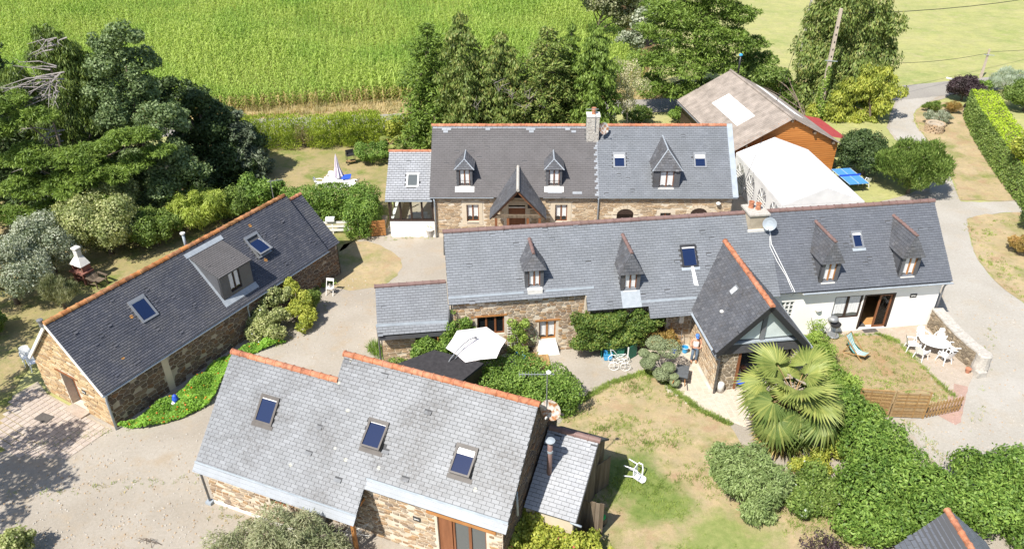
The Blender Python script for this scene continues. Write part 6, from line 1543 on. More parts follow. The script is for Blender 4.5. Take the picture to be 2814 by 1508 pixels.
# ---- right-hand side
pxbush('purple_shrub', 'dark purple-leaved shrub at the bend of the drive', 'shrub', 2415, 262, 192, 85, 'purple', leaf=(.16, .08), k=20, rs=.4, cap=12000, cover=1.4)
pxbush('purple_shrub', 'small dark purple bush below the purple shrub', 'shrub', 2432, 288, 262, 30, 'purple', leaf=(.12, .07), k=10, cap=3000)
pxbush('juniper', 'low grey-green juniper behind the round stone planter', 'shrub', 2352, 322, 280, 80, 'olive', leaf=(.16, .05), k=16, rs=.4, style='up', cap=8000, flat=.6)
pxbush('juniper', 'low dark juniper at the tip of the drive island', 'shrub', 2345, 287, 255, 55, 'hedge', leaf=(.14, .05), k=12, style='up', cap=5000, flat=.6)
pxbush('heather', 'round brownish heather beside the junipers', 'shrub', 2392, 290, 258, 45, 'autumn', leaf=(.12, .03), k=10, style='up', cap=4000)
HB = [at(2422, 292), at(2446, 346), at(2480, 402), at(2520, 462), at(2580, 540)]
HTL = [at(2446, 232, 2.6), at(2466, 290, 2.6), at(2512, 350, 2.6), at(2560, 410, 2.6)]
def clipped(name, label, left, width, h):
    t = thing(name, label, 'hedge', (left[0].x, left[0].y, 0)); c = left[0]
    Pt, Ps = [], []
    for i in range(len(left)-1):
        a, e = left[i]-c, left[i+1]-c; L_ = (e-a).length
        d = (e-a).normalized(); n = Vector((-d.y, d.x, 0)); n = n if n.x > 0 else -n
        for _ in range(int(L_*width*170)): q = a.lerp(e, random.random()) + n*random.uniform(0, width); Pt.append((q.x, q.y, h+random.gauss(0, .04)))
        for _ in range(int(L_*h*190)): q = a.lerp(e, random.random()) + n*(random.gauss(0, .05)); Ps.append((q.x, q.y, random.uniform(.02, h)))
        for _ in range(int(L_*h*60)): q = a.lerp(e, random.random()) + n*(width+random.gauss(0, .05)); Ps.append((q.x, q.y, random.uniform(.02, h)))
    a = left[0]-c
    for _ in range(int(width*h*150)): Ps.append((a.x+random.uniform(0, width), a.y+random.gauss(0, .05), random.uniform(.02, h)))
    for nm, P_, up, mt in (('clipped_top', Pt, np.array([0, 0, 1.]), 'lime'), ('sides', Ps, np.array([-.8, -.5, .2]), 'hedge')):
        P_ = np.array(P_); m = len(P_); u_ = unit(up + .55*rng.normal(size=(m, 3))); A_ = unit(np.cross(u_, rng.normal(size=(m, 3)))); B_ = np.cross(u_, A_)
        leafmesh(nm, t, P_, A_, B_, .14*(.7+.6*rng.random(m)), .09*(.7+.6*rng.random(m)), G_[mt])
    mb = MB()
    for i in range(len(left)-1):
        a, e = left[i]-c, left[i+1]-c; d = (e-a).normalized(); n = Vector((-d.y, d.x, 0)); n = n if n.x > 0 else -n
        q = [a+n*.25, e+n*.25, e+n*(width-.25), a+n*(width-.25)]; mb.add([(v.x, v.y, 0) for v in q]+[(v.x, v.y, h-.15) for v in q], [(0,1,5,4),(1,2,6,5),(2,3,7,6),(3,0,4,7),(4,5,6,7)])
    mb.build('inner_twigs', K['bark'], t)
clipped('clipped_hedge', 'clipped hedge with lime-green top curving along the right-hand drive', HB, 2.1, 2.5)
pxbush('silver_shrub', 'wispy silver-green shrub behind the clipped hedge', 'shrub', 2520, 242, 178, 85, 'silver', leaf=(.3, .03), k=16, style='up', cap=7000)
pxbush('laurel_shrub', 'leafy green shrub behind the end of the clipped hedge', 'shrub', 2470, 236, 200, 50, 'laurel', leaf=(.16, .09), k=12, cap=5000)
pxbush('laurel_shrub', 'green shrub at the right edge, above the parking strip', 'shrub', 2570, 292, 205, 110, 'hedge', leaf=(.16, .09), k=18, cap=11000)
pxbush('golden_tree', 'yellow-green maple at the right edge casting shade on the drive', 'shrub', 2590, 500, 318, 150, 'golden', leaf=(.2, .13), k=24, rs=.36, cap=22000, z0=.6)
pxbush('dark_conifer_shrub', 'dark shrub at the right edge below the side path', 'shrub', 2610, 608, 520, 110, 'dark', leaf=(.16, .06), k=16, cap=8000)
pxbush('brown_shrub', 'brownish dry shrub in the side lawn', 'shrub', 2560, 648, 592, 80, 'autumn', leaf=(.14, .05), k=14, cap=5000)
# ---- big leafy hedges in the lower right
globes('laurel_hedge', 'large bright green laurel hedge between front lawn and gravel drive', [(2105, 1010, 55, .8), (2150, 1060, 62, 1.0), (2190, 1110, 78, 1.1), (2180, 1190, 80, 1.2), (2240, 1170, 75, 1.1), (2290, 1215, 75, 1.2), (2230, 1255, 85, 1.3), (2170, 1265, 60, 1.0), (2310, 1280, 80, 1.2), (2180, 1320, 60, 1.0), (2240, 1330, 60, 1.0), (2360, 1250, 70, 1.1)], 'laurel', (.17, .07), 1.25, 'leaf', 60000, 31, sub=12)
globes('laurel_hedge', 'broad green laurel hedge at the lower right corner of the drive', [(2410, 1235, 70, 1.1), (2470, 1210, 75, 1.2), (2540, 1200, 80, 1.2), (2590, 1240, 80, 1.2), (2490, 1270, 80, 1.2), (2420, 1290, 60, 1.0), (2560, 1290, 70, 1.0)], 'laurel', (.17, .07), 1.25, 'leaf', 44000, 32, sub=12)
globes('bamboo_hedge', 'feathery light green bamboo beside the palm and terrace lawn', [(2045, 858, 32, .6), (2065, 900, 40, .7), (2090, 945, 42, .8), (2120, 985, 45, .8), (2075, 985, 40, .7), (2095, 1035, 40, .7), (2160, 1010, 30, .5)], 'bamboo', (.26, .045), 1.3, 'bamboo', 22000, 33)
globes('shrub', 'small yellow-green shrub under the palm', [(2060, 1160, 35, .5), (2020, 1170, 30, .5), (2110, 1130, 40, .6)], 'golden', (.14, .06), 1.3, 'leaf', 7000, 38, 'shrub')
globes('willow_shrub', 'loose grey-green shrub in the front lawn below the palm', [(1830, 1140, 42, 1.2), (1880, 1160, 58, 1.4), (1930, 1190, 58, 1.3), (1870, 1220, 62, 1.0), (1935, 1250, 55, .9), (1900, 1290, 50, .6), (1815, 1175, 35, 1.0)], 'willow', (.17, .05), 1.2, 'bamboo', 30000, 34, 'shrub', second=None)
globes('white_rose_bush', 'green bush dotted with white roses beside the leafy hedge', [(2040, 1215, 48, .9), (2075, 1235, 42, .8), (2040, 1270, 48, .6), (2005, 1245, 35, .6)], 'hedge', (.12, .07), 1.5, 'leaf', 18000, 35, 'shrub', second=('flower', (.1, .1), 'flower_white', .012, 60))
globes('rose_bush', 'sprawling yellow-green rose bush with pink and cream flowers by the shed', [(1330, 1300, 42, 1.3), (1300, 1345, 50, 1.0), (1370, 1330, 45, 1.0), (1430, 1350, 45, .8), (1350, 1385, 60, .7), (1480, 1370, 40, .6), (1265, 1390, 40, .6), (1430, 1400, 50, .5), (1530, 1400, 30, .4)], 'golden', (.13, .08), 1.4, 'leaf', 32000, 36, 'shrub', second=('flower', (.12, .12), 'flower_pink', .01, 70))
globes('tamarisk_bush', 'big feathery grey-green bush in front of the front house', [(600, 1380, 75, 1.2), (680, 1355, 72, 1.6), (760, 1370, 75, 1.6), (820, 1400, 60, 1.2), (640, 1430, 80, .9), (740, 1430, 80, 1.0)], 'greygreen', (.18, .035), 1.2, 'bamboo', 34000, 37, 'shrub', sub=14)
globes('bramble_bush', 'straggly yellowing bush in the lower left corner', [(20, 1370, 45, .8), (60, 1360, 30, .7), (10, 1420, 50, .6)], 'variegated', (.12, .08), 1.1, 'leaf', 8000, 39, 'shrub')
hedge('box_hedge', 'green hedge behind the stepped ridge of the front house', [at(1235, 985), at(1320, 985), at(1385, 1005), at(1400, 1040)], 1.9, 1.55, 'laurel', (.11, .07), 1.7, 26000, 'leaf', .5, .15, None, 12)
# dead twigs at the bottom edge
tw = thing('dry_twigs', 'dry curved twigs at the bottom edge of the gravel', 'twigs', at(370, 1370))
def dtw(m):
    rr = random.Random(3)
    for i in range(6):
        a = rr.uniform(0, 6.28); L_ = rr.uniform(.4, .9); m.tube([(rr.uniform(-.4, .6), rr.uniform(-.2, .2), 0.02), (L_*.5*math.cos(a), .1, .3), (L_*math.cos(a), .2, .05)], [.015, .012, .005], 4)
part('twig', tw, K['bark'], dtw)
globes('purple_twiggy_shrub', 'twiggy purple shrub at the bottom edge of the front lawn', [(2060, 1375, 40, .6), (2100, 1390, 35, .5)], 'purple', (.1, .05), .35, 'leaf', 1500, 40, 'shrub', tr=.05)
# ---- climbers on the long house (in the house's own frame)
def climber(name, label, blobs, mat, leaf, cover, cap, stems, second=None):
    t = thing(name, label, 'climber', C.location, rad(6.9))
    leaves('foliage', t, blobs, leaf, G_[mat], cover, 'leaf', .4, cap=cap)
    if second: leaves('flower', t, blobs, second[0], G_[second[1]], second[2], 'leaf', .05, cap=second[3])
    mb = MB()
    for s in stems: mb.tube(s, [.045, .035, .015][:len(s)], 5)
    mb.build('stem', K['bark'], t, smooth=True)
    return t
rr = random.Random(77)
wb = [(-20.3+4.2*rr.random(), .1-.4*rr.random(), .75+1.85*rr.random(), .38*rr.uniform(.8, 1.3), .32, .34) for _ in range(60)]
climber('wisteria', 'thick dark green wisteria covering the middle of the long house wall', wb, 'wisteria', (.15, .06), 1.6, 30000, [[(-18.2, .2, 0), (-18.0, .1, .8), (-17.2, .2, 1.8)], [(-18.3, .2, 0), (-18.8, .1, .9), (-19.5, .2, 1.7)], [(-16.2, .1, 0), (-16.4, .1, .6), (-16.9, .2, 1.2)]])
wb2 = [(-16.2+1.0*rr.random(), .0-.3*rr.random(), .35+1.1*rr.random(), .26, .24, .24) for _ in range(12)]
climber('autumn_creeper', 'orange-tinged creeper at the right end of the wisteria', wb2, 'autumn', (.12, .06), 1.3, 4000, [[(-15.8, .1, 0), (-15.8, .05, .5), (-15.7, 0, 1.0)]])
cb = [(-28.4+1.7*rr.random(), .55-.5*rr.random(), .25+1.4*rr.random(), .4, .32, .36) for _ in range(26)] + [(-27.0+1.5*rr.random(), .5, 1.2+1.2*rr.random(), .3, .22, .3) for _ in range(12)]
climber('virginia_creeper', 'green creeper heaped between the annex door and the cantilever parasol', cb, 'laurel', (.13, .07), 1.5, 22000, [[(-27.5, .5, 0), (-27.3, .5, .8), (-26.5, .6, 1.8)]])
eb = [(-26.6+.35*rr.random(), .66, 1.8+1.3*rr.random(), .16, .1, .18) for _ in range(6)]
climber('young_creeper', 'thin creeper climbing to the eaves beside the annex', eb, 'laurel', (.1, .06), .8, 900, [[(-26.4, .66, 0), (-26.4, .66, 1.5), (-26.3, .66, 2.9)]])
tb = [(-23.6+.9*rr.random(), .5-.2*rr.random(), .3+2.0*rr.random(), .24, .16, .22) for _ in range(16)]
climber('trellis_vine', 'pale leafy vine on the white trellis between the two windows', tb, 'bamboo', (.11, .07), 1.0, 3500, [[(-23.2, .6, 0), (-23.2, .55, 1.0), (-23.3, .6, 2.2)]])
vb = [(-7.6+.9*rr.random(), -.2+.3*rr.random(), .2+.9*rr.random(), .28, .2, .25) for _ in range(8)]
climber('white_wall_vine', 'sparse pale vine on the white wall beside the kettle barbecue', vb, 'bamboo', (.1, .05), .35, 900, [[(-7.2, 0, 0), (-7.2, .1, .6), (-7.4, .2, 1.2)]])
pl = thing('agapanthus', 'strappy green plants at the foot of the annex downpipe', 'plant', at(945, 885)); leaves('foliage', pl, [(0, 0, .25, .4, .35, .3), (.3, -.4, .2, .35, .3, .25), (-.1, .3, .2, .3, .3, .25)], (.5, .03), G_['laurel'], 1.2, 'up', .5, cap=2500)
pl = thing('ground_plants', 'low green plants along the foot of the annex wall', 'plant', at(1000, 915)); leaves('foliage', pl, [(0, 0, .15, .5, .3, .2), (.7, -.2, .15, .5, .3, .2), (1.3, -.3, .15, .4, .3, .2)], (.14, .08), G_['hedge'], 1.2, 'leaf', .5, cap=2500)
pl = thing('ground_plants', 'low weeds at the corner between cottage and folding chair', 'plant', at(835, 705)); leaves('foliage', pl, [(-.3, -.4, .12, .6, .5, .18), (-1.0, -1.2, .12, .5, .5, .18)], (.12, .07), G_['bamboo'], 1.0, 'leaf', .5, cap=2000)
# ------------------------------------------------------------------ barn, marquee, sheds
E_ = thing('barn', 'orange clapboard barn with mossy corrugated roof and white roof lights', 'barn', (16.6, 53.5, 0), rad(8.5))
ez = lambda x: 2.5 + .53*min(x+.0, 8.4-x)
def corr(m, x0, x1, y0, y1, z0, z1, n):
    """corrugated sheet: ribs run up the slope (x), wave along y"""
    k = n*4; vs = []
    for i in range(k+1):
        y = y0+(y1-y0)*i/k; w = .022*math.sin(i*math.pi/2)
        vs += [(x0, y, z0+w), (x1, y, z1+w)]
    m.add(vs, [(2*i, 2*i+2, 2*i+3, 2*i+1) if x1 < x0 else (2*i, 2*i+1, 2*i+3, 2*i+2) for i in range(k)])
def sheets(parent, name, xs, zs, y0, y1, rows, mat):
    """separate sheets, each a part"""
    for i in range(len(xs)-1):
        for j in range(rows):
            ya, yb = y0+(y1-y0)*j/rows, y0+(y1-y0)*(j+1)/rows+.02
            part(name, parent, K[mat], lambda m: corr(m, xs[i], xs[i+1], ya, yb, zs[i]+.03*(i == 0)*0, zs[i+1], 8))
sheets(E_, 'roof_sheet', [-.35, 1.4, 2.9, 4.2], [2.33, 3.26, 4.05, 4.74], -.35, 11.6, 6, 'fibro')
sheets(E_, 'roof_sheet', [8.75, 7.0, 5.5, 4.2], [2.33, 3.26, 4.05, 4.74], -.35, 11.6, 6, 'fibro')
part('roof_light', E_, K['roof_light'], lambda m: m.slab([(1.3, 2.7, 3.25), (2.65, 2.7, 3.965), (2.65, 7.9, 3.965), (1.3, 7.9, 3.25)][::1], .02))
part('roof_light', E_, K['roof_light'], lambda m: m.slab([(7.05, 3.3, 3.28), (7.05, 10.6, 3.28), (6.3, 10.6, 3.68), (6.3, 3.3, 3.68)], .02))
part('ridge_cap', E_, K['fibro'], lambda m: m.tube([(4.2, -.36, 4.76), (4.2, 11.6, 4.76)], .1, 8))
part('barn_wall', E_, K['wood_dark'], lambda m: (m.poly([(0, 0.04, 0), (8.4, .04, 0), (8.4, .04, 2.45), (4.2, .04, 4.65), (0, .04, 2.45)]), m.poly([(8.4, .04, 0), (8.4, 11.2, 0), (8.4, 11.2, 2.45), (8.4, .04, 2.45)]), m.poly([(0, 11.2, 0), (0, .04, 0), (0, .04, 2.45), (0, 11.2, 2.45)]), m.poly([(8.4, 11.2, 0), (0, 11.2, 0), (0, 11.2, 2.45), (4.2, 11.2, 4.65), (8.4, 11.2, 2.45)])))
for i in range(28):
    z = .05+.163*i
    w = 4.2 if z < 2.4 else max(.15, (4.62-z)/.53)
    if z > 4.5: break
    part('board', E_, K['cladding'], lambda m: m.add([(4.2-w, -.01, z), (4.2+w, -.01, z), (4.2+w, .03, z), (4.2-w, .03, z), (4.2-w, .02, z+.16), (4.2+w, .02, z+.16), (4.2+w, .035, z+.16), (4.2-w, .035, z+.16)], [(0,1,5,4), (1,2,6,5), (3,0,4,7), (0,3,2,1), (4,5,6,7)]))
for x in (.9, 4.2, 6.2, 7.9): part('purlin_end', E_, K['wood_old'], lambda m: m.bx(x-.07, x+.07, -.3, .05, ez(x)-.28, ez(x)-.12))
gutter(E_, (-.4, 11.5, 2.2), (-.4, -.35, 2.2), 'zinc_dark')
pipe(E_, [(4.85, 11.4, 4.5), (4.85, 11.4, 6.0)], .09, 'metal_dark', 'flue'); part('flue_cap', E_, K['blue_plastic'], lambda m: m.lathe([(.1, 0), (.16, .04), (.16, .14), (.03, .2)], (4.85, 11.4, 6.0), 10))
RL = thing('lean_to', 'dark red sheet-roofed lean-to on the far side of the orange barn', 'shed', (16.6, 53.5, 0), rad(8.5))
part('roof', RL, K['red_sheet'], lambda m: corr(m, 8.72, 10.3, 1.6, 6.4, 2.3, 1.95, 20)); part('post', RL, K['wood_dark'], lambda m: m.bx(10.1, 10.2, 1.7, 1.8, 0, 1.95)); part('post', RL, K['wood_dark'], lambda m: m.bx(10.1, 10.2, 6.2, 6.3, 0, 1.95))
# marquee
T_ = thing('marquee', 'white party marquee with arched lattice windows between barn and long house', 'tent', (17.55, 44.3, 0), rad(5.5))
TW, TL_, TE, TR = 5.5, 8.7, 2.45, 3.55
def canopy(m):
    n = 12; top, fs = [], []
    def z_(u, v):
        s = TE + (TR-TE)*(1-abs(u-.5)*2); sag = .06*math.sin(v*n*math.pi/3)**2*(abs(u-.5)*2)*(1-abs(u-.5)*2)*4
        return s - sag*.5
    U = [0, .17, .34, .5, .66, .83, 1]
    for i in range(n+1):
        for u in U: top.append((TW*u, TL_*i/n, z_(u, i/n)))
    k = len(U)
    for i in range(n):
        for j in range(k-1): fs.append((i*k+j, i*k+j+1, (i+1)*k+j+1, (i+1)*k+j))
    m.add(top, fs)
    m.poly([(0, 0, TE), (TW, 0, TE), (TW/2, 0, TR)]); m.poly([(TW, TL_, TE), (0, TL_, TE), (TW/2, TL_, TR)])
part('canopy', T_, K['canvas_white'], canopy)
def val(m):
    def run(a, b, n):
        a, b = Vector(a), Vector(b)
        for i in range(n):
            for j in range(4):
                f0, f1 = (i+j/4)/n, (i+(j+1)/4)/n; d0 = .16+.1*math.sin(math.pi*j/4); d1 = .16+.1*math.sin(math.pi*(j+1)/4)
                p, q = a.lerp(b, f0), a.lerp(b, f1); m.poly([p-Vector((0,0,d0)), q-Vector((0,0,d1)), q, p])
    run((0, -.01, TE), (TW, -.01, TE), 16); run((-.02, TL_, TE), (-.02, 0, TE), 26); run((TW+.02, 0, TE), (TW+.02, TL_, TE), 26)
part('valance', T_, K['canvas_white'], val)
for q in (.25, .5, .75): part('seam', T_, K['lime'], lambda m: [m.slab([(TW*u0, TL_*q-.02, TE+(TR-TE)*(1-abs(u0-.5)*2)+.012), (TW*u1, TL_*q-.02, TE+(TR-TE)*(1-abs(u1-.5)*2)+.012), (TW*u1, TL_*q+.02, TE+(TR-TE)*(1-abs(u1-.5)*2)+.012), (TW*u0, TL_*q+.02, TE+(TR-TE)*(1-abs(u0-.5)*2)+.012)], .01) for u0, u1 in ((0, .5), (.5, 1))])
fT = Fr((0, TL_, 0), (0, -1, 0))
AW = [(.55+2.13*i, 1.95+2.13*i) for i in range(4)]
def sidew(m):
    def archz(x, a, b): c, r_ = (a+b)/2, (b-a)/2; return 1.55 + math.sqrt(max(0, r_*r_-(x-c)**2))*.75
    xs = [0]+[v for a in AW for v in a]+[TL_]
    for i in range(0, len(xs)-1, 2): m.poly([fT.p(xs[i], 0, 0), fT.p(xs[i+1], 0, 0), fT.p(xs[i+1], 0, TE), fT.p(xs[i], 0, TE)])
    for a, b in AW:
        m.poly([fT.p(a, 0, 0), fT.p(b, 0, 0), fT.p(b, 0, .55), fT.p(a, 0, .55)])
        for j in range(10):
            x0, x1 = a+(b-a)*j/10, a+(b-a)*(j+1)/10; m.poly([fT.p(x0, 0, archz(x0, a, b)), fT.p(x1, 0, archz(x1, a, b)), fT.p(x1, 0, TE), fT.p(x0, 0, TE)])
part('side_wall', T_, K['canvas_white'], sidew)
for a, b in AW:
    w_ = part('arched_window', T_, K['tent_film'], lambda m: m.poly([fT.p(a, -.012, .55), fT.p(b, -.012, .55), fT.p(b, -.012, 1.6), fT.p(b-.25, -.012, 1.98), fT.p((a+b)/2, -.012, 2.1), fT.p(a+.25, -.012, 1.98), fT.p(a, -.012, 1.6)]))
    def lat(m):
        for i in range(1, 5): x = a+(b-a)*i/5; m.bar(fT.p(x, .012, .55), fT.p(x, .012, 1.55), .028)
        for i in range(1, 5): z = .55+.2*i; m.bar(fT.p(a, .012, z), fT.p(b, .012, z), .028)
        for i in range(1, 4): an = math.pi*i/4; m.bar(fT.p((a+b)/2, .012, 1.5), fT.p((a+b)/2+.7*math.cos(an), .012, 1.5+.56*math.sin(an)), .028)
    part('lattice', w_, K['white_paint'], lat)
for x, y in ((.05, .05), (TW-.05, .05), (TW-.05, 2.9), (TW-.05, 5.8), (TW-.05, TL_-.05)): part('pole', T_, K['white_paint'], lambda m: m.tube([(x, y, 0), (x, y, TE)], .04, 6))
part('marquee_floor', T_, K['verge'], lambda m: m.bx(.1, TW-.1, .1, TL_-.1, .005, .03))
part('back_wall', T_, K['canvas_white'], lambda m: m.poly([(TW, TL_-.02, 0), (0, TL_-.02, 0), (0, TL_-.02, TE), (TW, TL_-.02, TE)]))
# flat-roofed dark shed behind the front house
FS = thing('flat_roof_shed', 'small shed with flat black felt roof behind the front house', 'shed', (-3.4, 28.5, 0), rad(-21.3))
part('roof', FS, K['tar'], lambda m: m.add([(-2.0, -.75, 2.2), (1.35, -1.05, 2.2), (1.9, .75, 2.25), (-.75, .85, 2.25), (-2.0, -.75, 2.08), (1.35, -1.05, 2.08), (1.9, .75, 2.12), (-.75, .85, 2.12)], [(0,1,2,3), (4,7,6,5), (0,4,5,1), (1,5,6,2), (2,6,7,3), (3,7,4,0)]))
part('wall', FS, K['wood_dark'], lambda m: m.add([(-1.9, -.7, 0), (1.25, -.95, 0), (1.8, .7, 0), (-.7, .8, 0), (-1.9, -.7, 2.07), (1.25, -.95, 2.07), (1.8, .7, 2.1), (-.7, .8, 2.1)], [(0,1,5,4), (1,2,6,5), (2,3,7,6), (3,0,4,7)]))
# lean-on wooden shed at the right gable of the front house
WS = thing('wooden_shed', 'weathered plank shed with pale slate roof against the front house gable', 'shed', D.location, rad(-21.8))
sz = lambda y: 2.0 + .6*(y-3.05)
mb = MB(); mb.slab([(13.06, 3.05, 2.0), (15.15, 3.05, 2.0), (15.15, 5.85, 3.68), (13.06, 5.85, 3.68)], .08); mb.slab([(15.15, 7.6, 2.2), (13.06, 7.6, 2.2), (13.06, 5.85, 3.68), (15.15, 5.85, 3.68)], .08); mb.build('roof_decking', K['underlay'], WS)
slates(WS, (13.06, 3.05, 2.0), XU, YU, .6, rect(0, 2.06, 0, 2.78), .3, .16, K['slate_shed'], 60, (), 161, .024, .005)
ridge(WS, (13.1, 5.85, 3.66), (15.2, 5.85, 3.66), .13, .52, 'tile_brown')
fs_ = Fr((15.0, 3.2, 0), (0, 1, 0))
def plank(f, x0, x1, z0, z1t, nm='plank', m_='wood_old', out=0.0):
    w = .16; n = int((x1-x0)/w)
    for i in range(n):
        a = x0+(x1-x0)*i/n; bq = a+(x1-x0)/n-.012
        zt = z1t((a+bq)/2) if callable(z1t) else z1t
        part(nm, WS, K[m_], lambda m: f.bx(m, a, bq, out-.03, out, z0, zt))
plank(fs_, 0, 4.3, 0, lambda x: min(sz(3.2+x), 3.68-(3.2+x-5.85)*.85 if 3.2+x > 5.85 else 9)-.1)
part('front_wall', WS, K['render_cream'], lambda m: m.bx(13.1, 15.0, 3.2, 3.35, 0, 1.95)); part('rear_wall', WS, K['wood_dark'], lambda m: m.bx(13.1, 14.96, 7.35, 7.4, 0, 2.15)); part('inner_dark', WS, K['wood_dark'], lambda m: m.bx(14.9, 14.95, 3.3, 7.35, 0, 2.0))
def sdoor(nm, hinge, ang, w, h):
    d = Vector((math.cos(ang), math.sin(ang), 0)); f = Fr(hinge, d)
    o = MB(); f.bx(o, 0, w, -.05, -.03, .12, .26); f.bx(o, 0, w, -.05, -.03, h-.3, h-.16); D_ = o.build('door', K['wood_old'], WS)
    n = 5
    for i in range(n): part('door_plank', D_, K['wood_old'], lambda m: f.bx(m, w*i/n, w*(i+1)/n-.01, -.03, 0, .05, h-.03*(i % 2)))
sdoor('door', (15.02, 4.35, 0), rad(6), .85, 1.85); sdoor('door', (15.02, 6.4, 0), rad(62), .8, 1.75)
pipe(WS, [(13.62, 4.35, 2.7), (13.62, 4.35, 4.4)], .1, 'tile_brown', 'stove_pipe', 12); part('pipe_cap', WS, K['zinc'], lambda m: m.lathe([(.05, 0), (.19, .05), (.19, .08), (.02, .12)], (13.62, 4.35, 4.42), 14)); part('pipe_collar', WS, K['zinc'], lambda m: m.lathe([(.12, 0), (.12, .1)], (13.62, 4.35, 3.9), 12))
pipe(WS, [(14.9, 3.1, 1.9), (15.35, 3.1, 1.85)], .045, 'zinc', 'gutter_outlet')
# slate-roofed hut at the lower right
HU = thing('garden_hut', 'little slate-roofed hut with orange ridge in the lower right corner', 'shed', (15.3, 15.5, 0), 0)
mb = MB(); mb.slab([(-1.25, -2.2, 1.45), (.95, -2.2, 2.4), (.85, 3.95, 2.4), (-1.25, 3.1, 1.45)], .06); mb.slab([(.95, -2.2, 2.4), (2.2, -2.2, 1.45), (2.2, 3.3, 1.45), (.85, 3.95, 2.4)], .06); mb.build('roof_decking', K['underlay'], HU)
slates(HU, (-1.25, 0, 1.45), (0, -1, 0), (1, 0, 0), .432, [(-3.1, 0), (-3.95, 2.1), (2.2, 2.2), (2.2, 0)], .3, .2, K['slate_right'], 60, (), 171, .03)
slates(HU, (2.2, 0, 1.45), (0, 1, 0), (-1, 0, 0), .76, [(-2.2, 0), (3.3, 0), (3.9, 1.25), (-2.2, 1.25)], .3, .2, K['slate_right'], 0, (), 172, .03)
ridge(HU, (.85, 4.0, 2.37), (.95, -2.2, 2.37), .12, .5, 'terracotta')
for i in range(8): part('board', HU, K['wood_pale'], lambda m: m.bx(-1.12, -1.08, -2.1, 2.9, .02+.17*i, .18+.17*i))
part('rear_wall', HU, K['wood_pale'], lambda m: m.poly([(2.1, 3.15, 0), (-1.1, 3.0, 0), (-1.1, 3.0, 1.45), (.85, 3.6, 2.3), (2.1, 3.15, 1.4)]))

# ------------------------------------------------------------------ walls, fences, paving
GW = thing('garden_wall', 'curved dry-stone wall between terrace table and gravel drive', 'wall', (0, 0, 0))
gp = [Vector((22.95, 34.35, 0)), Vector((23.0, 33.2, 0)), Vector((23.1, 32.2, 0)), Vector((23.28, 31.3, 0)), Vector((23.5, 30.6, 0))]
TH = .5
core = MB()
for i in range(len(gp)-1):
    a, e = gp[i], gp[i+1]; d = (e-a).normalized(); n = Vector((-d.y, d.x, 0)); L_ = (e-a).length; hh = 1.12-.03*i
    q = [a, e, e+n*TH, a+n*TH]
    core.add([(v.x, v.y, 0) for v in q]+[(v.x, v.y, hh) for v in q], [(0,3,2,1),(4,5,6,7),(0,1,5,4),(1,2,6,5),(2,3,7,6),(3,0,4,7)])
core.build('wall_core', K['mortar_dark'], GW)
for i in range(len(gp)-1):
    a, e = gp[i], gp[i+1]; d = (e-a).normalized(); n = Vector((-d.y, d.x, 0)); L_ = (e-a).length; hh = 1.12-.03*i
    stones(GW, a, d, rect(0, L_, 0, hh), K['stone_grey'], 26, (.09, .2), (.14, .38), (), 181+i, .025, .05)
    stones(GW, e+n*TH, -d, rect(0, L_, 0, hh), K['stone_grey'], 6, (.12, .24), (.2, .45), (), 191+i, .025, .05)
    k = max(1, int(L_/.5))
    for j in range(k):
        p, q = a.lerp(e, j/k), a.lerp(e, (j+1)/k-.02)
        part('coping_stone', GW, K['granite'], lambda m: m.slab([p-n*.04+Vector((0,0,hh+.09)), q-n*.04+Vector((0,0,hh+.085)), q+n*(TH+.05)+Vector((0,0,hh+.08)), p+n*(TH+.05)+Vector((0,0,hh+.1))], .085))
part('end_pillar', GW, K['granite'], lambda m: m.lathe([(.38, 0), (.4, .3), (.36, .7), (.37, 1.1), (.3, 1.16)], (23.75, 30.45, 0), 12)); part('end_block', GW, K['granite'], lambda m: m.box((23.6, 30.05, .16), (.5, .3, .32), .2))
PLT = thing('stone_planter', 'round dry-stone planter at the edge of the drive island', 'planter', at(2348, 330))
part('planter_core', PLT, K['mortar_grey'], lambda m: m.lathe([(.7, 0), (.66, .75), (.5, .75), (.5, .6)], (0, 0, 0), 16))
for j in range(5):
    for k in range(12):
        an = 2*math.pi*(k+.5*(j % 2))/12
        part('stone', PLT, K['stone_pale'], lambda m: m.box((.72*math.cos(an), .72*math.sin(an), .08+.155*j), (.16, .36*random.uniform(.85, 1.02), .14), an), bevel=.015)
FG = 'timber fence panels between terrace and drive'
def slatfence(label, a, b_, h, arch, n=15):
    a, b_ = Vector(a), Vector(b_); d = b_-a; L_ = d.length; t = thing('fence_panel', label, 'fence', a, math.atan2(d.y, d.x), FG)
    for x in (0, L_-.07): part('post', t, K['wood_pale'], lambda m: m.bx(x, x+.07, -.035, .035, 0, h))
    for i in range(n):
        z = .06+(h-.16)*i/n
        part('slat', t, K['wood_pale'], lambda m: m.box((L_/2, .012*(1 if i % 2 else -1), z+.05), (L_-.14, .014, (h-.16)/n-.008)))
    for x in (L_*.33, L_*.66): part('batten', t, K['wood_pale'], lambda m: m.bx(x-.02, x+.02, -.036, -.02, .05, h-.08))
    if arch:
        def ar(m):
            m.tube([(L_*f, 0, h-.02+.16*math.sin(math.pi*f)) for f in [i/10 for i in range(11)]], .03, 5)
        part('arched_rail', t, K['wood_pale'], ar)
    else: part('top_rail', t, K['wood_pale'], lambda m: m.bx(0, L_, -.03, .03, h-.09, h-.02))
slatfence('slatted timber fence panel half hidden by the laurel hedge', (16.2, 27.3, 0), (17.72, 27.1, 0), 1.62, False)
slatfence('slatted timber fence panel with arched top next to the picket gate', (17.78, 27.08, 0), (19.36, 26.98, 0), 1.62, True)
PG = thing('picket_gate', 'low pale picket gate at the end of the slatted fence', 'fence', (19.42, 26.98, 0), math.atan2(.5, 1.9))
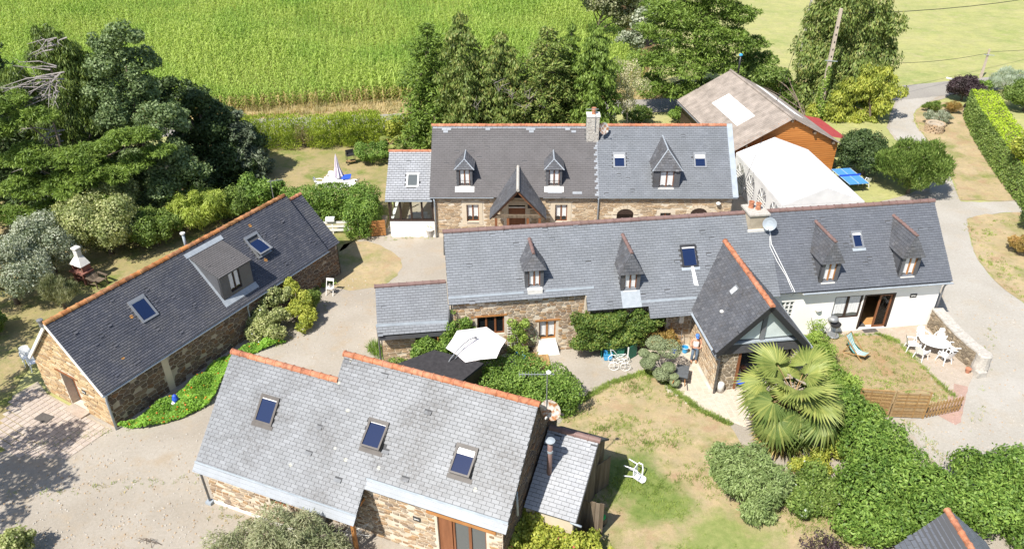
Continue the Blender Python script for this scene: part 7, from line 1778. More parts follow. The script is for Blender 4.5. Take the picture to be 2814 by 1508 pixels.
for i in range(11): part('picket', PG, K['wood_pale'], lambda m: m.add([(.05+.175*i, -.01, .06), (.15+.175*i, -.01, .06), (.15+.175*i, .012, .06), (.05+.175*i, .012, .06), (.05+.175*i, -.01, .9), (.15+.175*i, -.01, .9), (.15+.175*i, .012, .9), (.05+.175*i, .012, .9), (.1+.175*i, 0, .97)], [(0,1,5,4), (1,2,6,5), (2,3,7,6), (3,0,4,7), (4,5,8), (5,6,8), (6,7,8), (7,4,8), (0,3,2,1)]))
for z in (.22, .68): part('rail', PG, K['wood_pale'], lambda m: m.bx(0, 1.98, .013, .04, z, z+.08))
WF = thing('white_fence', 'white board fence with a white box on it behind the cottage end', 'fence', at(800, 588), rad(2))
for x in (0, 1.0, 2.0): part('post', WF, K['white_paint'], lambda m: m.bx(x, x+.08, -.04, .04, 0, .95))
for z in (.2, .48, .76): part('rail', WF, K['white_paint'], lambda m: m.bx(-.1, 2.15, -.06, -.04, z, z+.18))
part('box', WF, K['white_plastic'], lambda m: m.box((.95, 0, 1.08), (.6, .35, .25)), bevel=.03)
WG = thing('timber_gate', 'reddish brown boarded gate beside the white veranda wall', 'gate', at(932, 596), rad(8))
for i in range(6): part('board', WG, K['wood_orange'], lambda m: m.bx(0, 1.05, -.02, .02, .06+.19*i, .23+.19*i))
for x in (.08, .9): part('brace', WG, K['wood_brown'], lambda m: m.bx(x, x+.08, .021, .05, .02, 1.2))
CS = tag(MB().bx(-.4, .4, -.6, .6, 0, .28).build('concrete_block', K['concrete'], None, bevel=.03), 'low concrete step left of the veranda', 'step'); CS.location = at(958, 560)

def paving(name, fr_o, rz, x0, x1, y0, y1, s, mat, inside_fn=None, parent_mat='verge', cap=300, z=.03):
    t = link(name, None); t.location = fr_o; t.rotation_euler = (0, 0, rz); t['kind'] = 'structure'
    part('bedding', t, K[parent_mat], lambda m: m.poly([(x0, y0, .006), (x1, y0, .006), (x1, y1, .006), (x0, y1, .006)]) if inside_fn is None else m.poly([(p[0], p[1], .006) for p in inside_fn]))
    me = bpy.data.meshes.new('paver'); g = .012; h_ = s/2-g
    me.from_pydata([(-h_, -h_, 0), (h_, -h_, 0), (h_, h_, 0), (-h_, h_, 0), (-h_+.01, -h_+.01, z), (h_-.01, -h_+.01, z), (h_-.01, h_-.01, z), (-h_+.01, h_-.01, z)], [], [(4,5,6,7), (0,1,5,4), (1,2,6,5), (2,3,7,6), (3,0,4,7)]); me.materials.append(K[mat])
    n = 0; rest = MB()
    for i in range(int((x1-x0)/s)):
        for j in range(int((y1-y0)/s)):
            x, y = x0+s*(i+.5), y0+s*(j+.5)
            if inside_fn is not None and not inside((x, y), [Vector((p[0], p[1], 0)) for p in inside_fn]): continue
            dz_ = random.uniform(-.004, .004)
            if n < cap:
                o = link('paver', me, t); o.location = (x, y, dz_); o.rotation_euler = (random.uniform(-.006, .006), random.uniform(-.006, .006), random.uniform(-.012, .012)); n += 1
            else: rest.bx(x-h_, x+h_, y-h_, y+h_, dz_, z+dz_)
    if rest.v: rest.build('pavers', K[mat], t)['kind'] = 'stuff'
paving('paved_terrace', A.location, rad(59.6), -3.3, .0, .3, 6.6, .32, 'paver_pink', [(-2.2, .3), (-.02, .3), (-.02, 5.3), (.3, 6.6), (-1.2, 6.6), (-3.2, 4.3), (-3.3, 2.6)], 'mortar_grey')
cw = lambda x, y: Vector((23.41, 34.23, 0)) + Matrix.Rotation(rad(6.9), 3, 'Z') @ Vector((x, y, 0))
paving('paved_path', cw(-14, 0), rad(6.9), -2.6, 2.2, -6.4, .3, .3, 'paver_sand', [(-2.3, .3), (-.05, .3), (-.05, -3.55), (1.9, -3.55), (1.9, -5.0), (.6, -6.2), (-.6, -5.2), (-1.5, -4.3), (-2.4, -3.0)], 'mortar_pale')
DK = thing('timber_deck', 'small deck of pale boards outside the long house windows', 'deck', cw(-24.2, -1.5), rad(6.9))
for i in range(16): part('board', DK, K['wood_pale'], lambda m: m.bx(.16*i, .16*i+.145, 0, 2.1, .02, .07))

# ------------------------------------------------------------------ furniture
def chair_proto(mat, name, arms=True, slats=True):
    t = thing(name, '', 'chair')
    part('seat', t, mat, lambda m: m.add([(-.22, -.22, .42), (.22, -.22, .42), (.2, .22, .39), (-.2, .22, .39), (-.22, -.22, .45), (.22, -.22, .45), (.2, .22, .42), (-.2, .22, .42)], [(0,3,2,1),(4,5,6,7),(0,1,5,4),(1,2,6,5),(2,3,7,6),(3,0,4,7)]))
    def back(m):
        n = 8; vs = []
        for i in range(n+1):
            f = i/n; x = -.23+.46*f; y = .22+.03*(1-(2*f-1)**2); vs += [(x, y, .42), (x*.95, y+.14, .82+.07*(1-(2*f-1)**2))]
        m.add(vs, [(2*i, 2*i+2, 2*i+3, 2*i+1) for i in range(n)]); m.add([(a, b_+.02, c) for a, b_, c in vs], [(2*i, 2*i+1, 2*i+3, 2*i+2) for i in range(n)])
    part('backrest', t, mat, back)
    if arms:
        for s in (-1, 1): part('armrest', t, mat, lambda m: (m.tube([(s*.23, .3, .64), (s*.27, .05, .65), (s*.27, -.2, .63), (s*.26, -.24, .45)], .03, 6)))
    for sx, sy in ((-1,-1), (1,-1), (1,1), (-1,1)): part('leg', t, mat, lambda m: m.tube([(sx*.2, sy*.2, .42), (sx*.26, sy*.27, 0)], [.03, .022], 6))
    return t
white_chair = chair_proto(K['white_plastic'], 'plastic_chair')
used = [False]
def place_chair(p, rz, label, group=None, tilt=None, src=white_chair, flag=used):
    o = src if not flag[0] else copy_tree(src)
    flag[0] = True
    o.location = p; o.rotation_euler = tilt or (0, 0, rz); o['label'] = label
    if group: o['group'] = group
    return o
tc = Vector((22.1, 32.0, 0))
TB = thing('oval_table', 'white plastic oval table on the concrete terrace', 'table', tc, rad(-25))
part('table_top', TB, K['white_plastic'], lambda m: m.lathe([(.0, .7), (.72, .7), (.75, .715), (.75, .735), (.72, .745), (0, .745)], (0, 0, 0), 28, 0, 1.0, .72))
for sx, sy in ((-1,-1), (1,-1), (1,1), (-1,1)): part('leg', TB, K['white_plastic'], lambda m: m.tube([(sx*.4, sy*.28, .7), (sx*.5, sy*.36, 0)], [.035, .028], 6))
CG = 'white plastic chairs round the terrace table'
for an, r_, lb in ((100, .98, 'white plastic chair behind the oval table, tucked towards the white house'), (50, .98, 'white plastic chair behind the oval table, nearest the stone wall'), (-15, 1.02, 'white plastic chair at the right-hand end of the oval table'), (-75, .95, 'white plastic chair on the near side of the oval table, right of two'), (215, 1.02, 'white plastic chair on the near side of the oval table, left of two'), (165, 1.05, 'white plastic chair at the left-hand end of the oval table')):
    a = rad(an); p = tc + Vector((r_*math.cos(a), .85*r_*math.sin(a), 0)); place_chair(p, math.atan2(tc.y-p.y, tc.x-p.x)+math.pi/2, lb, CG)
place_chair(at(75, 912), rad(40), 'white plastic chair beside the cottage gable on the left')
place_chair(at(92, 925), rad(40), 'white plastic chair in front of the other one at the left gable')
lc = place_chair(at(1600, 1200), 0, 'white plastic chair lying overturned on the front lawn')
zx = Vector((.82, -.52, .12)).normalized(); yx = Vector((-.05, -.1, -1)); yx = (yx - zx*yx.dot(zx)).normalized(); xx = yx.cross(zx)
mm = Matrix((xx, yx, zx)).transposed().to_4x4(); mm.translation = at(1590, 1197) + Vector((-.25, .15, .38)); lc.matrix_basis = mm
place_chair(at(2172, 470), rad(200), 'pale plastic chair behind the blue table-tennis table')
BG = 'white plastic chairs round the back-lawn table'
bt_ = at(848, 474)
for dx, dy, rz, lb in ((-1.3, .1, 90, 'white plastic chair at the left end of the back-lawn table'), (-.6, .85, 0, 'grey-white plastic chair behind the back-lawn table'), (-.55, -.85, 180, 'white plastic chair before the back-lawn table, left of two'), (.25, -.85, 180, 'white plastic chair before the back-lawn table, right of two'), (1.35, -.1, 250, 'white plastic chair at the right end of the back-lawn table')):
    place_chair(bt_ + Vector((dx, dy, 0)), rad(rz), lb, BG)
BT = thing('garden_table', 'white rectangular table under the closed lilac parasol on the back lawn', 'table', bt_)
part('table_top', BT, K['white_plastic'], lambda m: m.bx(-.95, .95, -.5, .5, .7, .74), bevel=.02)
for sx, sy in ((-1,-1), (1,-1), (1,1), (-1,1)): part('leg', BT, K['white_plastic'], lambda m: m.tube([(sx*.8, sy*.4, .7), (sx*.85, sy*.44, 0)], .035, 6))
tag(MB().slab([bt_+Vector((.45, -.3, .9)), bt_+Vector((1.15, -.25, .92)), bt_+Vector((1.1, .45, .98)), bt_+Vector((.5, .35, .95))], .03).build('blue_towel', K['blue_deep']), 'blue towel spread at the right of the back-lawn table', 'towel')
tag(MB().slab([bt_+Vector((.6, -.75, .5)), bt_+Vector((1.55, -.7, .45)), bt_+Vector((1.4, -.1, .8)), bt_+Vector((.75, -.2, .8))], .03).build('white_cloth', K['canvas_white']), 'white cloth hanging beside the blue towel', 'cloth')
def closed_parasol(label, p, h, r0, mat, tilt=0.0):
    t = thing('closed_parasol', label, 'parasol', p); t.rotation_euler = (0, tilt, 0)
    part('pole', t, K['white_paint'], lambda m: m.tube([(0, 0, 0), (0, 0, h)], .025, 8))
    def fab(m):
        n = 16; vs = []; prof = [(h, .03), (h-.25, .1), (h*.62, .2), (h*.36, r0)]
        for z, r_ in prof:
            for k in range(n): a = 2*math.pi*k/n; q = r_*(1.0 if k % 2 else .62); vs.append((q*math.cos(a), q*math.sin(a), z - (.12 if (k % 4 == 0 and z < h*.5) else 0)))
        m.add(vs, [(i*n+k, (i+1)*n+k, (i+1)*n+(k+1) % n, i*n+(k+1) % n) for i in range(3) for k in range(n)])
    part('canopy', t, mat, fab); part('base', t, K['metal_dark'], lambda m: m.lathe([(.25, 0), (.25, .05), (.05, .08)], (0, 0, 0), 14)); part('finial', t, mat, lambda m: m.lathe([(.03, 0), (.04, .03), (0, .08)], (0, 0, h), 8))
closed_parasol('closed lilac parasol standing at the back-lawn table', bt_+Vector((.15, .25, 0)), 2.6, .42, K['canvas_lilac'])
closed_parasol('closed white parasol leaning by the plank shed roof', at(1436, 1340), 2.3, .3, K['canvas_white'], rad(-6))
# cantilever parasol
pc = at(1198, 862, 2.35)
CP = thing('cantilever_parasol', 'open white six-sided parasol on a curved arm beside the annex', 'parasol', (pc.x, pc.y, 0), rad(12))
def hexc(m):
    R0 = 1.5; vs = [(0, 0, 2.52)]; n = 6
    for k in range(n): a = 2*math.pi*k/n; vs.append((.75*math.cos(a), .75*math.sin(a), 2.43))
    for k in range(n):
        a0, a1 = 2*math.pi*k/n, 2*math.pi*(k+.5)/n; vs.append((R0*math.cos(a0), R0*math.sin(a0), 2.28)); vs.append((R0*.84*math.cos(a1), R0*.84*math.sin(a1), 2.3))
    fs = []
    for k in range(n):
        k2 = (k+1) % n; fs.append((0, 1+k, 1+k2)); fs.append((1+k, 7+2*k, 8+2*k)); fs.append((1+k, 8+2*k, 1+k2)); fs.append((1+k2, 8+2*k, 7+2*k2))
    m.add(vs, fs)
part('canopy', CP, K['canvas_cream'], hexc); part('hub', CP, K['metal_grey'], lambda m: m.lathe([(.05, 0), (.07, .04), (.03, .12)], (0, 0, 2.6), 10))
part('arm', CP, K['metal_grey'], lambda m: (m.tube([(0, 0, 2.72), (-.4, -.25, 2.78), (-.9, -.6, 2.66), (-1.4, -.95, 2.35), (-1.75, -1.15, 1.9)], .03, 7), m.tube([(0, -.02, 2.7), (-.6, -.5, 2.62), (-1.2, -.95, 2.3)], .018, 6)))
part('mast', CP, K['metal_grey'], lambda m: m.tube([(-1.65, -1.12, 0), (-1.65, -1.12, 2.2)], .035, 8)); part('base', CP, K['metal_dark'], lambda m: m.bx(-2.05, -1.25, -1.5, -.7, 0, .08))
for k in range(6): part('rib', CP, K['metal_grey'], lambda m: m.tube([(.05*math.cos(k*1.047), .05*math.sin(k*1.047), 2.46), (1.46*math.cos(k*1.047), 1.46*math.sin(k*1.047), 2.25)], .012, 5))
# deckchair
DC = thing('deckchair', 'green and white striped deckchair on the terrace lawn', 'deckchair', at(2150, 893), rad(38))
def dcf(m):
    for s in (-.28, .28):
        m.bar((s, -.55, .02), (s, .62, 1.05), .035, .05); m.bar((s*.9, .5, .02), (s*.9, -.62, .42), .03, .045); m.bar((s*.85, .55, .03), (s*.85, .25, .72), .025, .04)
    m.bar((-.3, .62, 1.05), (.3, .62, 1.05), .04); m.bar((-.28, -.62, .42), (.28, -.62, .42), .04); m.bar((-.28, .52, .04), (.28, .52, .04), .03); m.bar((-.28, -.5, .04), (.28, -.5, .04), .03)
part('frame', DC, K['wood_pale'], dcf)
K['stripe_green'] = MAT('stripe_green', (.04, .3, .27), rough=.8)
def sling(i):
    def f(m):
        x0, x1 = -.25+.5*i/9, -.25+.5*(i+1)/9; pr = [(.6, 1.04), (.42, .72), (.22, .45), (0, .3), (-.25, .28), (-.45, .34), (-.6, .43)]
        m.add([p for y, z in pr for p in ((x0, y, z), (x1, y, z))], [(2*k, 2*k+1, 2*k+3, 2*k+2) for k in range(len(pr)-1)])
    return f
for i in range(9): part('canvas_stripe', DC, K['stripe_green' if i % 2 == 0 else 'canvas_white'], sling(i))
# kettle barbecue
KB = thing('kettle_barbecue', 'grey kettle barbecue on wheels against the white wall', 'barbecue', at(2094, 846), rad(10))
part('bowl', KB, K['metal_dark'], lambda m: m.lathe([(.05, .62), (.2, .68), (.28, .8), (.29, .86), (.27, .86), (.2, .72), (.02, .68)], (0, 0, 0), 18)); part('lid', KB, K['metal_grey'], lambda m: m.lathe([(.29, 0), (.27, .1), (.18, .17), (.02, .2)], (0, .3, .92), 18)); part('ash_tray', KB, K['metal_grey'], lambda m: m.lathe([(.3, .1), (.32, .12), (.3, .15), (0, .15)], (0, -.02, 0), 18))
for a in (20, 140, 260): part('leg', KB, K['steel'], lambda m: m.tube([(.2*math.cos(rad(a)), .2*math.sin(rad(a)), .7), (.34*math.cos(rad(a)), .34*math.sin(rad(a)), .02)], .014, 6))
for y in (-.25, .2): part('wheel', KB, K['metal_dark'], lambda m: m.tube([(-.36, y-.02, .08), (-.36, y+.02, .08)], .08, 12))
def mat_(label, p, rz, w, d): o = tag(MB().bx(-w/2, w/2, -d/2, d/2, 0, .02).build('doormat', K['mat_grey'], None, bevel=.006), label, 'doormat'); o.location = p; o.rotation_euler = (0, 0, rz)
mat_('dark doormat on the terrace before the sliding door', at(2186, 829)+Vector((0, 0, .006)), rad(6.9), .8, .5); mat_('dark doormat on the pink pavers at the left gable', at(112, 1052)+Vector((0, 0, .035)), rad(-22), .8, .5); mat_('grey doormat just inside the sliding door', cw(-4.1, .75)+Vector((0, 0, .065)), rad(6.9), .5, .5); mat_('brown doormat in front of the man at the porch wall', at(1775, 918)+Vector((0, 0, .035)), rad(97), .6, .4)
# table tennis
PT = thing('table_tennis_table', 'blue table-tennis table beside the white marquee', 'table', at(2132, 466), rad(98))
for s in (-1, 1): part('table_half', PT, K['pingpong'], lambda m: m.bx(.01 if s > 0 else -1.37, 1.37 if s > 0 else -.01, -.76, .76, .73, .76))
part('line', PT, K['white_paint'], lambda m: (m.bx(-1.37, 1.37, -.01, .01, .761, .764), m.bx(-1.37, 1.37, .74, .76, .761, .764), m.bx(-1.37, 1.37, -.76, -.74, .761, .764)))
part('net', PT, K['blue_deep'], lambda m: m.bx(-.008, .008, -.85, .85, .764, .9))
for x in (-1.1, 1.1):
    for y in (-.6, .6): part('leg', PT, K['metal_dark'], lambda m: m.bx(x-.025, x+.025, y-.025, y+.025, 0, .73))
# trolley barbecue on the back lawn
TBQ = thing('trolley_barbecue', 'dark trolley barbecue at the edge of the back lawn', 'barbecue', at(884, 412), rad(25))
part('fire_tray', TBQ, K['metal_dark'], lambda m: m.bx(-.35, .35, -.25, .25, .75, .85)); part('windshield', TBQ, K['metal_dark'], lambda m: (m.bx(-.33, .33, .2, .23, .85, 1.15), m.bx(-.33, -.3, -.1, .2, .85, 1.1))); part('shelf', TBQ, K['wood_pale'], lambda m: m.bx(-.35, .35, -.22, .22, .25, .28))
for x in (-.32, .32):
    for y in (-.22, .22): part('leg', TBQ, K['metal_dark'], lambda m: m.bx(x-.015, x+.015, y-.015, y+.015, 0, .75))
for y in (-.26, .26): part('wheel', TBQ, K['metal_dark'], lambda m: m.tube([(-.32, y-.02, .07), (-.32, y+.02, .07)], .07, 10))
# masonry barbecue and garden armchair behind the cottage
MBQ = thing('masonry_barbecue', 'brick barbecue with white hood and chimney behind the cottage', 'barbecue', at(214, 708), rad(-25))
for x in (-.45, .35): part('pier', MBQ, K['brick_red'], lambda m: m.bx(x, x+.14, -.3, .35, 0, .75))
part('hearth', MBQ, K['brick_red'], lambda m: m.bx(-.55, .6, -.4, .4, .75, .85)); part('lower_shelf', MBQ, K['brick_red'], lambda m: m.bx(-.31, .35, -.25, .35, .3, .36))
part('fire_back', MBQ, K['brick_red'], lambda m: (m.bx(-.45, .45, .25, .38, .85, 1.3), m.bx(-.45, -.35, -.2, .25, .85, 1.25), m.bx(.35, .45, -.2, .25, .85, 1.25)))
part('hood', MBQ, K['lime'], lambda m: m.add([(-.5, -.28, 1.25), (.5, -.28, 1.25), (.5, .4, 1.25), (-.5, .4, 1.25), (-.17, -.02, 1.75), (.17, -.02, 1.75), (.17, .3, 1.75), (-.17, .3, 1.75)], [(0,1,5,4),(1,2,6,5),(2,3,7,6),(3,0,4,7),(4,5,6,7)])); part('chimney', MBQ, K['lime'], lambda m: m.bx(-.17, .17, -.02, .3, 1.74, 2.15), bevel=.03); part('chimney_top', MBQ, K['lime'], lambda m: m.bx(-.22, .22, -.07, .35, 2.2, 2.35), bevel=.05)
GA = thing('garden_armchair', 'weathered wooden reclining garden armchair beside the brick barbecue', 'chair', at(247, 716), rad(62))
part('backrest', GA, K['wood_old'], lambda m: [m.bar((-.27+.09*i, .2, .36), (-.3+.1*i, .75, 1.0), .08, .02) for i in range(7)]); part('seat', GA, K['wood_old'], lambda m: [m.bar((-.3, -.45+.1*i, .42-.012*i), (.3, -.45+.1*i, .42-.012*i), .085, .02) for i in range(7)])
for s in (-1, 1):
    part('armrest', GA, K['wood_old'], lambda m: m.box((s*.4, -.12, .62), (.14, .85, .03))); part('leg', GA, K['wood_old'], lambda m: m.bar((s*.36, -.45, 0), (s*.36, -.45, .61), .05, .08)); part('rear_leg', GA, K['wood_old'], lambda m: m.bar((s*.33, -.45, .36), (s*.33, .75, .05), .1, .03)); part('brace', GA, K['wood_old'], lambda m: m.bar((s*.36, .25, .2), (s*.38, .3, .6), .04))
# folding chair at the cottage end
FC = thing('folding_chair', 'white wooden folding chair with a small pot, at the end of the cottage', 'chair', at(833, 738), rad(-8))
for s in (-.21, .21): part('leg', FC, K['white_paint'], lambda m: m.bar((s, -.28, 0), (s, .2, .95), .035)); part('rear_leg', FC, K['white_paint'], lambda m: m.bar((s*.9, .28, 0), (s*.9, -.12, .44), .03))
part('seat', FC, K['white_paint'], lambda m: m.bx(-.2, .2, -.2, .18, .43, .46)); part('backrest', FC, K['white_paint'], lambda m: m.box((0, .17, .88), (.42, .03, .16), (rad(-25), 0, 0)))
tag(MB().lathe([(.05, 0), (.08, .05), (.06, .12), (.03, .2), (.05, .23)], at(833, 738)+Vector((0, 0, .46)), 10).build('small_jug', K['granite'], smooth=True), 'small grey jug standing on the white folding chair', 'jug')
# pram chassis, cold frame, crate
PR = thing('pram_chassis', 'white antique pram chassis with four spoked wheels in front of the green cupboard', 'pram', at(1556, 922), rad(-2))
for x, y in ((-.28, -.3), (.3, -.33), (-.27, .3), (.31, .27)):
    w_ = part('wheel', PR, K['white_paint'], lambda m: m.tube([(x+.26*math.cos(a*math.pi/9), y, .27+.26*math.sin(a*math.pi/9)) for a in range(19)], .016, 5))
    part('spoke', w_, K['white_paint'], lambda m: [m.bar((x, y, .27), (x+.25*math.cos(a*1.047), y, .27+.25*math.sin(a*1.047)), .01) for a in range(6)])
part('axle', PR, K['white_paint'], lambda m: (m.tube([(-.28, -.3, .27), (-.27, .3, .27)], .012, 5), m.tube([(.3, -.33, .27), (.31, .27, .27)], .012, 5)))
part('frame', PR, K['white_paint'], lambda m: [m.tube([(-.45, y, .95), (-.3, y, .9), (-.1, y, .62), (.35, y, .32)], .014, 5) for y in (-.2, .2)] + [m.tube([(.35, y, .68), (-.1, y, .62)], .014, 5) for y in (-.2, .2)] + [m.tube([(.35, y, .68), (-.25, y, .3)], .014, 5) for y in (-.2, .2)])
part('handle', PR, K['white_paint'], lambda m: m.tube([(-.45, -.2, .95), (-.45, .2, .95)], .016, 6))
GC = thing('green_cupboard', 'low green wooden cupboard with open door under the wisteria', 'cupboard', at(1512, 900), rad(4))
part('back_panel', GC, K['green_paint'], lambda m: m.bx(0, 1.55, .28, .31, 0, .85)); part('top', GC, K['green_paint'], lambda m: m.bx(0, 1.55, -.02, .3, .85, .88)); part('side_panel', GC, K['green_paint'], lambda m: m.bx(0, .03, 0, .28, 0, .85)); part('side_panel', GC, K['green_paint'], lambda m: m.bx(1.52, 1.55, 0, .28, 0, .85))
for i in range(4): part('front_board', GC, K['green_paint'], lambda m: m.bx(.33, 1.2, -.02, .005, .03+.205*i, .23+.205*i))
part('open_door', GC, K['green_paint'], lambda m: [m.box((1.62, -.14, .13+.205*i), (.6, .025, .2), rad(35)) for i in range(4)]); part('door_edge', GC, K['white_paint'], lambda m: m.bx(1.3, 1.36, -.33, -.29, 0, .85))
BC = thing('blue_crate', 'blue plastic crate on the left end of the green cupboard', 'crate', at(1518, 899)+Vector((0, -.18, 0)), rad(4))
part('box', BC, K['blue_plastic'], lambda m: (m.bx(0, .42, -.12, -.1, .05, .42), m.bx(0, .42, .14, .16, .05, .5), m.bx(0, .02, -.1, .14, .05, .42), m.bx(.4, .42, -.1, .14, .05, .42), m.bx(.02, .4, -.1, .14, .05, .08))); part('rim', BC, K['blue_plastic'], lambda m: m.bx(-.02, .44, -.15, -.12, .38, .43))
# pots, cans, bucket
def pot(label, p, r_, h, mat, plant=None, cat='pot', name='plant_pot'):
    t = thing(name, label, cat, p)
    part('pot', t, mat, lambda m: m.lathe([(r_*.65, 0), (r_*.95, h*.85), (r_*1.05, h*.87), (r_*1.05, h), (r_*.9, h), (r_*.85, h*.88), (0, h*.86)], (0, 0, 0), 14), smooth=False)
    if plant: leaves('foliage', t, plant[0], plant[1], G_[plant[2]], plant[3], 'leaf', .5, cap=plant[4])
pot('dark pot with a loose leafy plant left of the small window', at(1336, 880), .28, .42, K['metal_dark'], ([(0, 0, .85, .4, .35, .4), (.1, 0, 1.2, .25, .25, .3)], (.12, .06), 'topiary', .8, 1500)); pot('empty dark pot in the shade of the cantilever parasol', at(1283, 882), .24, .38, K['zinc_dark'])
pot('grey stone planter against the white veranda wall', at(1083, 594), .3, .55, K['granite'], ([(.05, .05, .75, .25, .25, .25)], (.12, .04), 'variegated', .5, 400)); pot('small white stone pot left of the grey planter', at(1067, 588), .2, .3, K['lime']); pot('round golden pot at the foot of the porch', at(1836, 972), .13, .2, K['wood_orange']); pot('orange clay pot inside the porch behind the palm', cw(-12.0, -3.9), .16, .3, K['clay_pot']); pot('small orange pot at the end of the garden wall', Vector((23.15, 30.35, 0)), .14, .26, K['clay_pot'])
def wcan(label, p, rz):
    t = thing('watering_can', label, 'watering can', p, rz)
    part('body', t, K['blue_plastic'], lambda m: m.lathe([(.13, 0), (.14, .02), (.13, .28), (.11, .3), (.1, .29), (.1, .1)], (0, 0, 0), 14)); part('spout', t, K['blue_plastic'], lambda m: m.tube([(.1, 0, .08), (.28, 0, .22), (.38, 0, .36)], [.035, .025, .03], 7)); part('handle', t, K['blue_plastic'], lambda m: m.tube([(-.12, 0, .08), (-.22, 0, .22), (-.1, 0, .36), (.06, 0, .31)], .018, 6))
wcan('blue watering can on the deck, nearer the window', at(1304, 893), rad(150)); wcan('blue watering can on the deck, nearer the hedge', at(1318, 908), rad(100))
tag(MB().lathe([(.1, 0), (.22, .03), (.24, .08), (.22, .08), (.1, .04)], at(1304, 915), 14).build('blue_basin', K['blue_plastic']), 'pale blue basin on the deck beside the watering cans', 'basin')
tag(MB().lathe([(.45, 0), (.42, .12), (.3, .25), (.05, .3)], at(1278, 905), 9, 0, 1.3, .8).build('boulder', K['granite']), 'flat grey boulder between hedge and deck', 'boulder')
tag(MB().lathe([(.2, 0), (.22, .08), (.12, .18), (.02, .2)], at(1114, 590), 7, 0, 1.4, .8).build('boulder', K['granite']), 'small dark stone in front of the veranda wall', 'boulder')
BK = thing('bucket', 'turquoise bucket with white handle beside the porch path', 'bucket', at(1722, 886)+Vector((0, 0, .03)))
part('pail', BK, K['blue_plastic'], lambda m: m.lathe([(.13, 0), (.17, .3), (.185, .3), (.185, .33), (.16, .33), (.15, .1), (0, .08)], (0, 0, 0), 16)); part('handle', BK, K['white_plastic'], lambda m: m.tube([(-.18, 0, .31), (-.12, -.16, .34), (0, -.22, .35), (.12, -.16, .34), (.18, 0, .31)], .01, 5))
BO = thing('white_bollard', 'short white cylindrical post at the corner of the porch', 'post', at(1811, 985)+Vector((0, 0, .03))); part('post', BO, K['lime'], lambda m: m.lathe([(.16, 0), (.16, .5), (.13, .55), (.03, .57)], (0, 0, 0), 14), smooth=True)
TO = thing('broom', 'orange-handled broom leaning on the wall under the flue box', 'broom', cw(-15.2, .1)); part('handle', TO, K['wood_orange'], lambda m: m.tube([(0, -.15, .1), (0.05, .2, 1.5)], .018, 6)); part('head', TO, K['wood_brown'], lambda m: m.bx(-.15, .15, -.2, -.12, .03, .12))
TO = thing('garden_rake', 'grey-handled rake leaning beside the orange broom', 'rake', cw(-14.6, .05)); part('handle', TO, K['metal_grey'], lambda m: m.tube([(0, -.15, .05), (.05, .25, 1.6)], .016, 6)); part('head', TO, K['metal_dark'], lambda m: [m.bar((-.2, -.15, .06), (.2, -.15, .06), .025)] + [m.bar((-.2+.1*i, -.15, .06), (-.2+.1*i, -.2, .0), .012) for i in range(5)])
gpl = thing('potted_shrub', 'yellow-leaved shrub in a blue glazed pot beside the tools', 'plant', cw(-15.0, -.25)); part('pot', gpl, K['blue_deep'], lambda m: m.lathe([(.14, 0), (.2, .3), (.2, .36), (.16, .36), (.1, .3)], (0, 0, 0), 12)); leaves('foliage', gpl, [(0, 0, .65, .3, .28, .3)], (.1, .05), G_['autumn'], .9, cap=700)
WB = thing('wheelbarrow', 'dark covered wheelbarrow behind the cloud-pruned tree', 'wheelbarrow', at(1712, 958)+Vector((0, 0, .03)), rad(70))
part('tray', WB, K['tarp'], lambda m: m.add([(-.3, -.25, .3), (.35, -.2, .3), (.35, .2, .3), (-.3, .25, .3), (-.5, -.35, .62), (.55, -.3, .58), (.55, .3, .58), (-.5, .35, .62)], [(0,3,2,1),(0,1,5,4),(1,2,6,5),(2,3,7,6),(3,0,4,7),(4,5,6,7)])); part('wheel', WB, K['metal_dark'], lambda m: m.tube([(.62, -.04, .18), (.62, .04, .18)], .18, 14))
for s in (-1, 1): part('handle', WB, K['wood_orange'], lambda m: m.bar((.6, s*.1, .22), (-1.0, s*.3, .55), .04)); part('leg', WB, K['metal_dark'], lambda m: m.bar((-.3, s*.24, .35), (-.38, s*.26, 0), .03)); 
MC = thing('metal_chair', 'pale blue wrought-iron chair with a blue cushion beside the porch', 'chair', at(1852, 975), rad(15))
part('backrest', MC, K['metal_grey'], lambda m: (m.tube([(-.2, .2, .42), (-.22, .25, .8), (0, .27, .95), (.22, .25, .8), (.2, .2, .42)], .014, 6), m.tube([(0, .2, .42), (-.08, .23, .65), (0, .25, .85), (.08, .23, .65), (0, .2, .42)], .01, 5))); part('seat', MC, K['metal_grey'], lambda m: m.lathe([(.22, 0), (.23, .02), (0, .03)], (0, 0, .42), 14)); part('cushion', MC, K['blue_deep'], lambda m: m.box((.08, -.1, .46), (.36, .36, .06), .3), bevel=.02)
for s in (-1, 1):
    for y in (-.18, .18): part('leg', MC, K['metal_grey'], lambda m: m.tube([(s*.17, y, .42), (s*.2, y*1.2, 0)], .012, 5))
TRL = thing('trellis', 'white square trellis between the two long house windows', 'trellis', cw(-23.75, .66), rad(6.9))
for i in range(5): part('upright', TRL, K['white_paint'], lambda m: m.bx(.17*i, .17*i+.02, -.02, 0, .1, 2.0))
for i in range(12): part('lath', TRL, K['white_paint'], lambda m: m.bx(0, .72, -.035, -.02, .15+.16*i, .17+.16*i))
DR = thing('drying_rack', 'folded white wire drying rack on the ground beside the open corner of the front house', 'drying rack', at(892, 1352), rad(-30))
